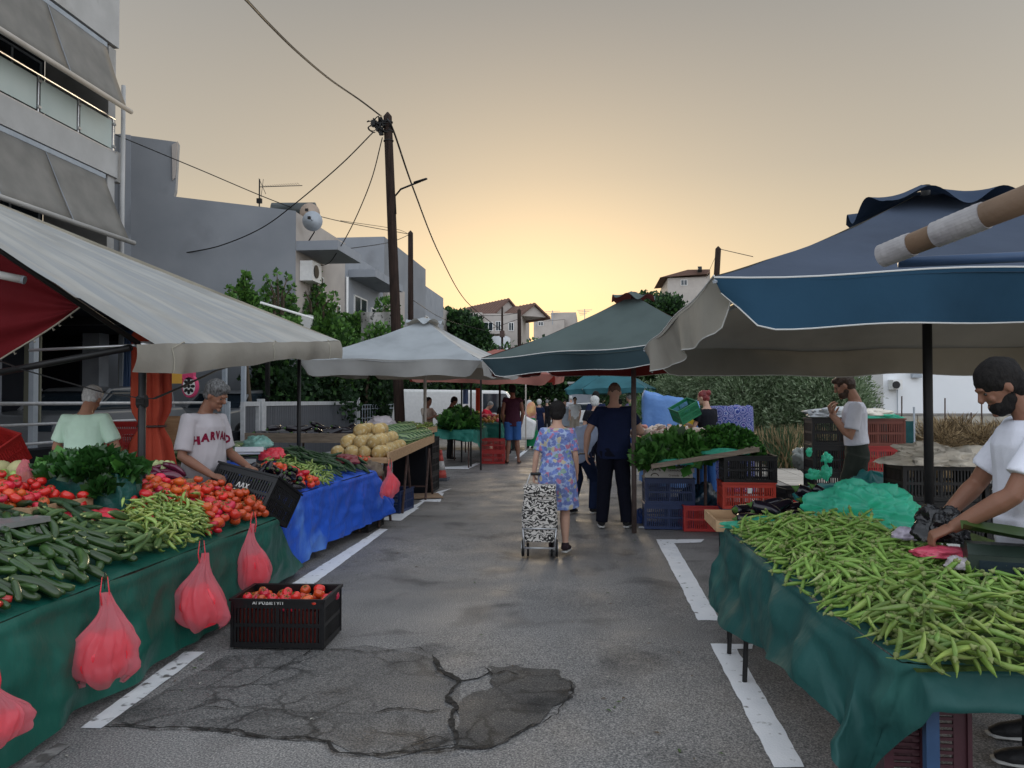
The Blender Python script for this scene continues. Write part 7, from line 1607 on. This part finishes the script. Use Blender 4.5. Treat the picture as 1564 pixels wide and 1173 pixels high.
# sacks on crates
F_sack = mat('cream_sack', (.66,.60,.50), (.76,.71,.62), 4, .85, .2, .9, 9, bdist=.03); F_grey = mat('grey_plastic_sheet', (.42,.44,.45), (.52,.54,.55), 4, .5, .4, .7, 9, bdist=.02)
lump('folded_sack', 'grey white sheets folded on the tall black stack beside the bun haired man', (bx_+.1,9.35,1.42), (.36,.25,.08), F_grey, 'sheet', seed=3, amp=.35); lump('folded_sack', 'pale cloth lying on the brownish crate right of the bun haired man', (bx2-.06,9.3,1.43), (.28,.2,.055), F_sack, 'cloth', seed=5, amp=.35); lump('plastic_bag', 'green bag under the pale cloth on the brownish crate', (bx2,9.22,1.395), (.30,.16,.04), B_green, seed=6, amp=.3)
lump('folded_sack', 'crumpled cream sacks on the dark crates behind the seller', (bx3-.25,6.62,1.10), (.36,.2,.11), F_sack, 'sack', seed=9, amp=.7, nu=70, nv=30); lump('plastic_bag', 'clear grey bag covering the dark crates at the right edge', (bx3+.55,6.55,.95), (.2,.2,.12), B_crate, seed=11, amp=.4)
# things on the okra table by the seller
wt_ = thing('work_table', 'white topped side table by the seller at the right edge', 'table', (2.1,3.85,0)); MB().box((-.28,-.3,.80),(.5,.42,.83)).build('top', M_white, wt_)
for x in (-.22,.44):
    for y in (-.25,.36): MB().tube([(x,y,0),(x,y,.80)], .018, 6).build('leg', M_blackmetal, wt_)
p = P(1385,835,3.95); lump('garlic_bag', 'pale lilac knotted bag of garlic on the okra heap', (p.x,3.95,.92), (.062,.05,.042), bagmat('lilac_bag',(.45,.40,.48),.3), seed=2, amp=.25)
p = P(1440,852,3.62); lump('plastic_bag', 'pink folded packet lying between the okra and the scale', (p.x,3.62,.90), (.115,.08,.03), mat('pink_packet',(.50,.05,.10),(.6,.09,.14),8,.3,.5,.6,14), seed=7, amp=.25)
p = P(1465,872,3.45); lump('plastic_bag', 'small white and blue packet before the green scale', (p.x,3.45,.885), (.05,.045,.035), B_whiteb, seed=9, amp=.3)
sc3 = thing('market_scale', 'dark green market scale with a leaf shaped pan at the right edge', 'scale', (P(1528,850,3.45).x,3.45,.84), R(-18))
M_dg = mat('dark_green_plastic', (.012,.022,.016), (.02,.035,.026), 6, .45)
MB().box((-.13,-.10,0),(.22,.16,.10)).prism([(-.13,-.10,.101),(-.13,.02,.101),(-.13,.02,.14),(-.13,-.06,.14)],(.33,0,0)).build('housing', M_dg, sc3); MB().box((-.09,-.107,.02),(.08,-.101,.08)).build('display', M_glass, sc3)
MB().grid(lambda u,v: Vector((-.14+.42*u, (v-.5)*.30*math.sin(math.pi*(.06+.88*u))**.6, .19+.03*(2*v-1)**2-.05*u)), 24, 8).build('pan', mat('olive_green_pan',(.03,.06,.012),(.045,.08,.02),6,.4), sc3, smooth=True)
# black bag the seller opens
lump('black_bag', 'crumpled black plastic bag in the hands of the seller', P(1437,812,3.8), (.10,.09,.10), mat('black_bag_film',(.006,.006,.007),(.012,.012,.014),6,.25,.5,.9,12,bdist=.02), seed=5, amp=.5, nu=70, nv=36)
for k in range(4):
    p = P(1375+14*k, 818+3*k, 4.35); obj('cucumber', CU[0], None, 'dark cucumber behind the garlic bag near the umbrella pole', 'cucumber', 'cucumbers near the umbrella pole', None, (p.x,4.4+.03*k,.86), (0,0,.2*k-.4)).scale = (.8,.8,.8)
# orange folded umbrella by the post
ou = thing('folded_umbrella', 'tied orange red closed market umbrella behind the stall pole', 'umbrella', (P(232,640,7.3).x,7.3,.25))
def fold(u, v):
    a = 2*math.pi*u; z = 2.15*v; r_ = .19*(1-.15*v) - .07*math.exp(-((v-.50)/.05)**2) + .05*math.exp(-((v-.25)/.12)**2) - .12*max(0,(v-.93)/.07); q = 1+.20*math.sin(8*a+2*v)+.08*math.sin(17*a+5*v); return Vector((r_*math.cos(a)*q, r_*math.sin(a)*q*.8, z))
MB().grid(fold, 90, 40).build('canvas', mat('orange_red_canvas',(.42,.055,.03),(.52,.09,.05),4,.8,.2,.5,8,transl=.1), ou, smooth=True); MB().tube([(0,0,-.25),(0,0,2.2)], .025, 8).build('pole', M_greypost, ou)
MB().tube([Vector((.135*math.cos(a*.5),.11*math.sin(a*.5),1.075)) for a in range(14)], .012, 6).build('tie_cord', M_rust, ou)
bd = MB().box((-.18,-.012,0),(.18,.012,.42)).build('framed_board', M_wood); bd.location = P(262,690,8.5); bd.rotation_euler = (R(-12),0,R(15)); tag(bd, 'pale framed board leaning behind the orange umbrella', 'board')
# banners of the red umbrella stall
for i,(px,wd,m_,lab,y0,y1) in enumerate(((711,8,MATS['light_blue_sheet'],'bright blue cloth strip hanging under the red umbrella',595,617),(731,9,MATS['orange_red_canvas'],'orange red cloth strip hanging under the red umbrella',593,628))):
    a = P(px-wd/2,y0,20.5); b = P(px+wd/2,y1,20.5); o = MB().grid(lambda u,v: Vector((a.x+(b.x-a.x)*u, 20.5+.02*math.sin(9*u), a.z+(b.z-a.z)*v)),8,8).build('cloth_strip', m_, smooth=True); tag(o, lab, 'cloth')
for i,(px,Y) in enumerate(((720,18.3),(735,17.4),(706,19.5))): o = MB().tube([(0,0,0),(0,0,2.2)], .022, 6).build('stall_pole', M_blackmetal); o.location=(P(px,0,Y).x,Y,0); tag(o, ['black pole between the blue and orange strips','black pole at the corner of the bright green stall','black pole left of the blue strip'][i], 'pole')
# white van far left and car at the end of the street
def van(lab, loc, rz, s_=1.0):
    t = thing('parked_van', lab, 'van', loc, rz); o = MB().prism([(-2.3,-.9,.35),(2.2,-.9,.35),(2.3,-.9,.9),(1.8,-.9,1.15),(1.3,-.9,1.9),(-2.2,-.9,1.95),(-2.35,-.9,.8)],(0,1.8,0)).build('body', M_white, t); bv=o.modifiers.new('b','BEVEL'); bv.width=.08; bv.segments=2
    MB().prism([(1.72,-.91,1.2),(1.32,-.91,1.8),(.6,-.91,1.8),(.6,-.91,1.2)],(0,1.82,0)).build('side_window', M_glass, t)
    for sx in (-1.4,1.4): 
        w=MB().tube([(sx,-.93,.33),(sx,-.7,.33)], .33, 16).build('wheel', M_blackmetal, t); MB().tube([(sx,.7,.33),(sx,.93,.33)], .33, 16).build('wheel', M_blackmetal, t)
van('white van parked behind the far left sellers', (P(705,640,24).x,25,0), R(4))
car('pale car parked across the end of the street', (P(893,630,46).x,46,0), R(2), M_white)
bt = thing('end_building', 'small grey building across the end of the street behind the shoppers', 'building', (P(900,600,52).x,52,0)); A(MB().box((P(868,0,52).x,52,0),(P(912,0,52).x,56,2.7)),'wall',MATS['grey_render'],bt); A(MB().box((P(866,0,52).x,51.8,2.72),(P(914,0,52).x,56,2.85)),'roof',M_concrete,bt)
# ================================================================== THE PEOPLE IN VIEW
V = Vector
def stand(px, py): p = G(px, py); return (p.x, p.y, 0)
# man in printed grey shirt holding a crate
C_grey = cloth('heather_grey_shirt', (.38,.355,.37)); C_mint = cloth('mint_polo', (.52,.70,.56)); C_navy = cloth('navy_shirt', (.010,.016,.045)); C_dknavy = cloth('black_navy_trousers', (.006,.007,.014)); C_white = cloth('white_tshirt', (.66,.67,.74)); C_olive = cloth('dark_olive_shorts', (.035,.042,.035)); C_denim = cloth('denim_blue', (.035,.10,.28)); C_jeans = cloth('dark_jeans', (.012,.02,.05)); C_maroon = cloth('maroon_top', (.05,.016,.028)); C_lblue = cloth('pale_blue_shirt', (.30,.36,.48)); C_black = cloth('black_tshirt', (.008,.009,.013)); C_redt = cloth('bright_red_shirt', (.50,.02,.04)); C_pinkd = cloth('pink_blouse', (.55,.25,.27)); C_beige = cloth('beige_trousers', (.30,.26,.21)); C_purple = cloth('purple_top', (.13,.09,.25)); C_grn = cloth('green_cloth', (.02,.22,.09)); C_darkp = cloth('charcoal_shorts', (.02,.02,.022))
HX, HY = P(318,0,6.28).x, 6.28
t1, k1 = person('grey haired man in a pale university print shirt tipping a black crate', (HX,HY,0), R(-106), 1.76, girth=1.06, lean=6, head=(24,8,0), belly=.06, skin=M_skin2, top=C_grey, bottom=cloth('dark_blue_shorts',(.02,.03,.07)), btype='shorts', hair=mat('salt_pepper_hair', (.03,.03,.03), (.16,.16,.16), 25, .6, .3, .7, 60, stretch=(3,3,1)), hairstyle='full', vox=.0065, sleeve=.85, wr=.011,
    armL=(V((-.06,.05,-.29)), V((.04,.34,-.39)), V((.15,.9,-.25)), V((.1,-.2,-1)), .9), armR=(V((.07,.0,-.29)), V((.0,.25,-.44)), V((-.1,.9,-.2)), V((-.2,-.2,-1)), .9))
# arched chest print
def chest_print(root, s, size, z, arc, m, yaw0=0.0):
    shirt = [c for c in root.children if c.name.startswith('shirt')][0]; bm = bmesh.new(); bm.from_mesh(shirt.data); bv = BVHTree.FromBMesh(bm)
    hold = obj('chest_lettering', None, root)
    n = len(s)
    for i, ch in enumerate(s):
        a = (i-(n-1)/2)*arc; cu = bpy.data.curves.new('l','FONT'); cu.body = ch; cu.size = size; cu.align_x='CENTER'; cu.align_y='CENTER'; cu.offset = .0042; cu.resolution_u = 2
        tmp = bpy.data.objects.new('l', cu); TS.collection.objects.link(tmp); dg = TS.view_layers[0].depsgraph; dg.update(); me = bpy.data.meshes.new_from_object(tmp.evaluated_get(dg)); bpy.data.objects.remove(tmp)
        b2 = bmesh.new(); b2.from_mesh(me); bmesh.ops.subdivide_edges(b2, edges=[e for e in b2.edges if e.calc_length() > .02], cuts=2); ok = True
        for v in b2.verts:
            th = -(i-(n-1)/2)*arc; x = -((i-(n-1)/2)*size*.80) - v.co.x*1.0*math.cos(0); zz = z + v.co.y*1.25 - .020*((i-(n-1)/2)/((n-1)/2))**2*2 
            x = -x  # viewed from the front the word reads left to right along -x of the body
            hit = bv.ray_cast(Vector((-x + yaw0, .8, zz)), Vector((0,-1,0)))
            if hit[0] is None: ok = False; break
            v.co = hit[0] + hit[1]*.003
        if ok:
            b2.to_mesh(me); me.materials.clear(); me.materials.append(m); me.name='letter'; o = obj('letter', me, hold)
        b2.free()
    bm.free()
chest_print(t1, 'HARVARD', .072, 1.285, .0, cloth('crimson_print', (.16,.008,.03)))
hc_ = crate('black', 'black crate held tilted by the grey haired man', P(374,748,6.0), rot=(R(-28),R(10),R(-14))); hc_.location = P(374,782,6.15)
text_obj('ΛΑΧ\nΜΑΝ', .06, M_whiteprint, hc_, name='crate_print').matrix_local = Matrix.Translation((.02,-.2065,.13)) @ Matrix.Rotation(math.pi/2,4,'X')
# white haired man in mint polo, seen from behind
x = P(137,0,6.9).x
person('white haired man in a mint green polo seen from behind', (x,6.9,0), R(8), 1.74, girth=1.08, lean=8, head=(28,0,0), skin=M_skin1, top=C_mint, bottom=C_darkp, hair=M_whitehair, hairstyle='full', wr=.010, vox=.009, sleeve=.75,
    armL=(V((-.10,.02,-.27)), V((-.02,.26,-.36))), armR=(V((.11,.02,-.27)), V((.04,.27,-.38)))) 
# woman in floral dress with trolley
def floral():
    m = bpy.data.materials.new('floral_fabric'); m.use_nodes = True; t = m.node_tree; b = t.nodes['Principled BSDF']; co = N(t,'ShaderNodeTexCoord')
    ns_ = N(t,'ShaderNodeTexNoise'); ns_.inputs['Scale'].default_value = 18; link(t,co.outputs['Object'],ns_.inputs[0]); mxv = N(t,'ShaderNodeVectorMath',operation='MULTIPLY_ADD'); link(t,ns_.outputs['Color'],mxv.inputs[0]); mxv.inputs[1].default_value=(.06,.06,.06); link(t,co.outputs['Object'],mxv.inputs[2])
    v = N(t,'ShaderNodeTexVoronoi'); v.inputs['Scale'].default_value = 25; link(t,mxv.outputs[0],v.inputs[0]); sp = N(t,'ShaderNodeSeparateColor'); link(t,v.outputs['Color'],sp.inputs[0])
    r = ramp(t,[(0,(.02,.045,.32)),(.35,(.05,.11,.48)),(.5,(.01,.02,.20)),(.62,(.45,.02,.07)),(.74,(.55,.42,.12)),(.80,(.16,.28,.08)),(.88,(.13,.20,.60))]); r.color_ramp.interpolation='CONSTANT'; link(t,sp.outputs[0],r.inputs[0])
    v2 = N(t,'ShaderNodeTexVoronoi'); v2.inputs['Scale'].default_value = 80; link(t,mxv.outputs[0],v2.inputs[0]); r2 = ramp(t,[(.22,(0,0,0)),(.32,(1,1,1))]); link(t,v2.outputs['Distance'],r2.inputs[0])
    d = ramp(t,[(.58,(0,0,0)),(.72,(1,1,1))]); link(t,v.outputs['Distance'],d.inputs[0]); d2 = N(t,'ShaderNodeMath',operation='MAXIMUM'); mm = N(t,'ShaderNodeMath',operation='MULTIPLY'); link(t,r2.outputs[0],mm.inputs[0]); mm.inputs[1].default_value=.4; link(t,mm.outputs[0],d2.inputs[0]); link(t,d.outputs[0],d2.inputs[1])
    x_ = N(t,'ShaderNodeMix',data_type='RGBA'); link(t,d2.outputs[0],x_.inputs[0]); link(t,r.outputs[0],x_.inputs[6]); x_.inputs[7].default_value=(.34,.42,.60,1); link(t,x_.outputs[2],b.inputs['Base Color']); b.inputs['Roughness'].default_value=.85
    bp = N(t,'ShaderNodeBump'); bp.inputs['Strength'].default_value=.3; bp.inputs['Distance'].default_value=.02; n2=N(t,'ShaderNodeTexNoise'); n2.inputs['Scale'].default_value=7; link(t,co.outputs['Object'],n2.inputs[0]); link(t,n2.outputs[0],bp.inputs['Height']); link(t,bp.outputs[0],b.inputs['Normal']); return m
M_floral = floral()
wx, wy = P(850,0,8.08).x, 8.08
tw, kw = person('woman in a blue floral dress pulling a patterned shopping trolley', (wx,wy,0), R(-4), 1.56, fem=True, girth=1.2, lean=3, head=(10,-6,0), skin=M_skin3, top=M_floral, bottom=M_floral, btype='dress', hair=M_blackhair, hairstyle='bob', vox=.009, sleeve=.85, shoes=cloth('dark_sandal',(.03,.02,.025)), wr=.008,
    armL=(V((-.07,-.05,-.26)), V((-.10,-.06,-.50)), V((0,-.1,-1)), V((1,0,0)), .9), armR=(V((.05,-.02,-.26)), V((.06,.06,-.48)), V((0,.1,-1)), V((-1,0,0)), .4), legL=(V((-.08,.05,.50)), V((-.07,.12,.08)), 0), legR=(V((.09,.02,.49)), V((.11,-.14,.11)), 0.1))
def trolley(loc, rz, tilt):
    t = thing('shopping_trolley', 'black and white patterned shopping trolley pulled by the floral dress woman', 'trolley', loc, rz); t.rotation_euler = (tilt,0,rz)
    m = bpy.data.materials.new('damask_fabric'); m.use_nodes=True; tt=m.node_tree; b=tt.nodes['Principled BSDF']; co=N(tt,'ShaderNodeTexCoord'); w=N(tt,'ShaderNodeTexWave',wave_type='RINGS'); w.inputs['Scale'].default_value=8; w.inputs['Distortion'].default_value=14; w.inputs['Detail'].default_value=2.2; w.inputs['Detail Scale'].default_value=2.4; link(tt,co.outputs['Object'],w.inputs[0]); r=ramp(tt,[(.42,(.015,.014,.013)),(.52,(.55,.52,.48))]); link(tt,w.outputs[0],r.inputs[0]); link(tt,r.outputs[0],b.inputs['Base Color']); b.inputs['Roughness'].default_value=.8
    def f(u,v):
        a=2*math.pi*u; e=.35; cx_=math.copysign(abs(math.cos(a))**e,math.cos(a)); cy_=math.copysign(abs(math.sin(a))**e,math.sin(a)); k=1+.05*math.sin(math.pi*v)-.12*v*v+.02*math.sin(5*a+9*v); return Vector((.175*cx_*k, .115*cy_*k, .20+.50*v))
    b_=MB().grid(f,60,14); b_.add([f(i/59,1) for i in range(60)],[tuple(range(60))]); b_.add([f(i/59,0) for i in range(60)],[tuple(reversed(range(60)))]); b_.build('bag', m, t, smooth=True)
    MB().grid(lambda u,v: Vector((-.165+.33*u, -.125+.22*v, .715+.02*math.sin(math.pi*v)-.0*u)),10,8).grid(lambda u,v: Vector(((-.165+.33*u)*(1-.3*v*v), -.127-.015*math.sin(3*v), .715-.10*v)),10,8).build('flap', m, t, smooth=True)
    def g(u,v):
        a=2*math.pi*u; e=.4; return Vector((.15*math.copysign(abs(math.cos(a))**e,math.cos(a)), -.155+.04*math.copysign(abs(math.sin(a))**e,math.sin(a)), .17+.17*v))
    MB().grid(g,40,6).build('pocket', m, t, smooth=True)
    fr=MB(); 
    fr.tube([(-.13,.10,.10),(-.14,.12,.72),(-.10,.13,.83),(.10,.13,.83),(.14,.12,.72),(.13,.10,.10)], .010, 8)
    fr.tube([(-.155,-.05,.09),(-.165,-.21,.30),(.165,-.21,.30),(.155,-.05,.09)], .009, 7); fr.tube([(-.15,-.20,.11),(.15,-.20,.11)], .009,7); fr.tube([(-.165,-.21,.30),(-.15,-.20,.11),(-.15,.1,.1)], .008,6); fr.tube([(.165,-.21,.30),(.15,-.20,.11),(.15,.1,.1)], .008,6); fr.tube([(-.19,0,.09),(.19,0,.09)], .008, 6)
    fr.build('frame', M_metal, t, smooth=True); MB().tube([(-.10,.13,.83),(.10,.13,.83)], .016, 8).build('grip', M_blackmetal, t)
    for sx in (-1,1):
        w_=MB().tube([(sx*.17-.012,0,.09),(sx*.17+.012,0,.09)], .088, 20).build('wheel', M_blackmetal, t); MB().tube([(sx*.17-.016,0,.09),(sx*.17+.016,0,.09)], .062, 16).build('rim', M_metal, w_)
    for sx in (-1,1): MB().tube([(sx*.12-.01,.03,.07),(sx*.12+.01,.03,.07)], .07, 16).build('rear_wheel', M_blackmetal, t)
gw = G(824,852); trolley((gw.x,gw.y+.05,0), R(3), R(-4))
# navy shirt man
nx_, ny_ = P(936,0,9.75).x, 9.75
person('broad man in navy shirt and black trousers seen from behind', (nx_,ny_,0), R(-6), 1.80, girth=1.20, lean=2, head=(14,-4,0), skin=M_skin3, top=C_navy, bottom=C_dknavy, hair=mat('shaved_hair',(.12,.075,.055),(.17,.11,.08),30,.8), hairstyle='shaved', vox=.009, sleeve=.62, wr=.007,
    armL=(V((-.13,-.02,-.26)), V((-.16,.04,-.50)), V((.1,.1,-1)), V((1,.1,0)), .3), armR=(V((.14,.03,-.25)), V((.07,.26,-.27))), legL=(V((-.12,.0,.49)), V((-.15,-.05,.08)), -.15), legR=(V((.11,.02,.49)), V((.15,.0,.08)), .15))
MB().tube([Vector((0,0,-.008)),Vector((0,0,.008))], .035, 12).build('wristband', M_blackmetal).location = (0,0,-5) if False else P(889,693,9.8)
tag(bpy.data.objects['wristband'], 'black wristband on the left wrist of the navy shirted man', 'wristband')
# person bending in light blue shirt and jeans
bx0 = P(893,0,10.9).x
person('person bending forward in pale blue shirt and dark jeans beside the navy man', (bx0,10.9,0), R(-28), 1.70, girth=1.12, lean=58, head=(10,0,0), skin=M_skin3, top=C_lblue, bottom=C_jeans, hair=M_greyhair, vox=.010, sleeve=.8, top_len=.05,
    armL=(V((-.04,.12,-.26)), V((0,.30,-.42))), armR=(V((.04,.12,-.26)), V((0,.30,-.42))), legL=(V((-.12,-.02,.49)), V((-.17,-.16,.08)), 0), legR=(V((.11,.08,.49)), V((.10,.05,.08)), 0))
# maroon man
p = G(870-0,704); mx_ = P(783,0,19.4).x
person('tall man in a sleeveless maroon top and denim shorts on the left of the road', (mx_,19.4,0), R(6), 1.97, girth=1.02, lean=0, head=(12,10,0), skin=M_skin2, top=C_maroon, bottom=C_denim, btype='shorts', hair=M_blackhair, vox=.012, sleeve=.12, shoes=M_rust, sandals=True, face=False, legL=(V((-.09,.0,.49)), V((-.12,-.05,.08)), -.3), legR=(V((.10,.0,.49)), V((.13,-.02,.08)), .2))
# bun man on the phone/smoking
bx1 = P(1293,0,8.0).x
t3_, k3 = person('bearded man with a hair bun in white shirt with a hand at his mouth', (bx1,8.0,.12), R(72), 1.74, girth=1.0, lean=3, head=(26,0,0), skin=M_skin1, top=C_white, bottom=C_olive, btype='shorts', hair=M_brownhair, hairstyle='bun', beard=M_brownhair, vox=.0075, sleeve=.75, top_len=0, hem=.08, wr=.008,
    armL=(V((-.03,.05,-.29)), V((.10,.22,-.08)), V((.12,.25,1)), V((.3,-.9,.3)), .8), armR=(V((.03,.02,-.28)), V((-.04,.20,-.10)), V((-.1,.2,.9)), V((-.3,-.9,.2)), .7), legL=(V((-.09,.06,.49)), V((-.10,.0,.08)), 0), legR=(V((.09,-.02,.49)), V((.10,-.16,.08)), 0))
# seller in white T-shirt at the right edge
sx_, sy_ = P(1566,0,3.72).x+.04, 3.72
t4_, k4 = person('seller in a white shirt bowing over the okra table, opening a black bag', (sx_,sy_,0), R(82), 1.80, girth=1.16, lean=9, head=(26,0,0), belly=.05, skin=M_skin2, top=C_white, bottom=cloth('black_shorts',(.01,.01,.012)), btype='shorts', hair=M_blackhair, hairstyle='crop', beard=M_blackhair, vox=.006, sleeve=.72, top_len=.02, wr=.009,
    armL=(V((-.05,.16,-.26)), V((.03,.36,-.41)), V((.1,.9,-.45)), V((.2,-.4,-1)), .9), armR=(V((.10,.13,-.26)), V((.02,.30,-.42)), V((-.1,.9,-.35)), V((-.2,-.3,-1)), .9), legL=(V((-.12,.04,.49)), V((-.17,.05,.08)), 0.1), legR=(V((.10,.0,.49)), V((.14,-.02,.08)), -.1))
# red haired woman with green crate
rx = P(1076,0,13.0).x
person('red haired woman in a black shirt lifting a green crate', (rx,13.0,0), R(38), 1.74, fem=True, girth=1.08, lean=4, head=(12,20,0), skin=M_skin3, top=C_black, bottom=C_denim, hair=M_redhair, hairstyle='ponybun', vox=.010, sleeve=.6,
    armL=(V((-.09,.06,-.26)), V((-.06,.32,-.18))), armR=(V((.07,.06,-.27)), V((.02,.34,-.22))))
crate('green', 'green crate lifted by the red haired woman', P(1050,638,12.8), rot=(R(12),R(-28),R(20))).scale = (.62,.75,.8)
# far left sellers and shoppers
def far(lab, px, Y, h, col, bot, hair, rz=0, btype='trousers', fem=False, lean=0, base=0.0, sk=None, armsf=False, style='short', group=None, girth=1.05):
    kw_ = dict(armL=(V((-.05,.16,-.24)), V((.0,.36,-.20))), armR=(V((.05,.16,-.24)), V((0,.38,-.18)))) if armsf else {}
    return person(lab, (P(px,0,Y).x,Y,base), rz, h, fem=fem, girth=girth, lean=lean, head=(12,0,0), skin=sk or M_skin3, top=col, bottom=bot, btype=btype, hair=hair, hairstyle=style, vox=.016, face=False, wr=.004, sleeve=.6, **kw_)
far('seller in a pale cream shirt behind the bright green stall', 655,19.5,1.66,cloth('cream_shirt',(.42,.38,.32)),C_darkp,M_blackhair,R(-120),armsf=True,sk=M_skin2)
far('seller in a black shirt reaching over the leafy greens', 688,20.4,1.70,C_black,C_darkp,M_blackhair,R(-80),armsf=True,sk=M_skin2,lean=12)
far('stooping person in bright red shirt under the orange strip', 740,23.5,1.62,C_redt,C_darkp,M_greyhair,R(-100),armsf=True,lean=25)
far('bearded man in a dark vest behind the fruit heap', 742,26,1.80,C_black,C_darkp,M_greyhair,R(150),sk=M_skin1)
far('grey haired person in a dark purple vest left of the maroon man', 762,25,1.76,cloth('plum_vest',(.04,.03,.06)),C_darkp,M_greyhair,R(10))
far('dark dressed person right in front of the maroon man', 772,22.3,1.68,C_black,C_dknavy,M_blackhair,R(5))
far('white haired woman in pink blouse carrying a bag', 810,25.5,1.60,C_pinkd,C_grn,M_whitehair,R(30),fem=True,style='perm',btype='skirt',lean=10)
lump('shopping_bag', 'pink and yellow shopping bag hanging from the hand of the pink dressed woman', P(811,625,25.2), (.16,.12,.22), mat('pink_yellow_bag',(.55,.2,.15),(.6,.4,.15),4,.5), seed=3, amp=.2, flat_bottom=False)
tc_ = thing('shopping_trolley', 'bright green shopping trolley beside the pink dressed woman', 'trolley', (P(812,0,24.8).x,24.8,0)); MB().box((-.19,-.13,.12),(.19,.13,.62)).build('bag', C_grn, tc_); MB().tube([(-.15,.14,.1),(-.15,.2,.95),(.15,.2,.95),(.15,.14,.1)], .012, 6).build('frame', M_metal, tc_)
for sx in (-.17,.17): MB().tube([(sx-.012,0,.09),(sx+.012,0,.09)], .09, 12).build('wheel', M_blackmetal, tc_)
far('white haired person in dark navy dress right of the pink dressed woman', 823,27.5,1.62,C_navy,C_navy,M_whitehair,R(-10),fem=True,style='perm',btype='dress')
far('distant shopper in a dark coat nearest the left row', 835,36,1.62,C_black,C_darkp,M_greyhair,R(0))
far('distant shopper in a purple top behind the floral woman', 848,34,1.66,C_purple,C_darkp,M_greyhair,R(20))
far('distant woman in a pale patterned dress walking towards us', 862,33,1.60,cloth('pale_print_dress',(.26,.29,.33)),cloth('pale_print_skirt',(.26,.29,.33)),M_blackhair,R(175),fem=True,btype='dress')
far('distant man in white shirt and beige trousers facing us', 877,32,1.72,cloth('offwhite_shirt',(.5,.5,.5)),C_beige,M_blackhair,R(180))
far('distant person in a white hat behind the beige trousers man', 871,37,1.80,cloth('whitish_top',(.45,.45,.47)),C_beige,M_whitehair,R(0))
far('white haired person in dark shirt just left of the navy man', 907,15.5,1.66,C_black,C_dknavy,M_whitehair,R(10),style='perm')
far('dark haired person partly hidden above the white haired one', 909,19,1.80,C_navy,C_dknavy,M_blackhair,R(10))
far('distant person in grey right of the navy man head', 945,24,1.62,cloth('grey_top',(.2,.2,.22)),C_darkp,M_blackhair,R(30))
far('distant person in blue purple shirt near the umbrella pole', 960,24,1.78,C_purple,C_jeans,M_greyhair,R(60),armsf=True)

bpy.data.scenes.remove(TS)
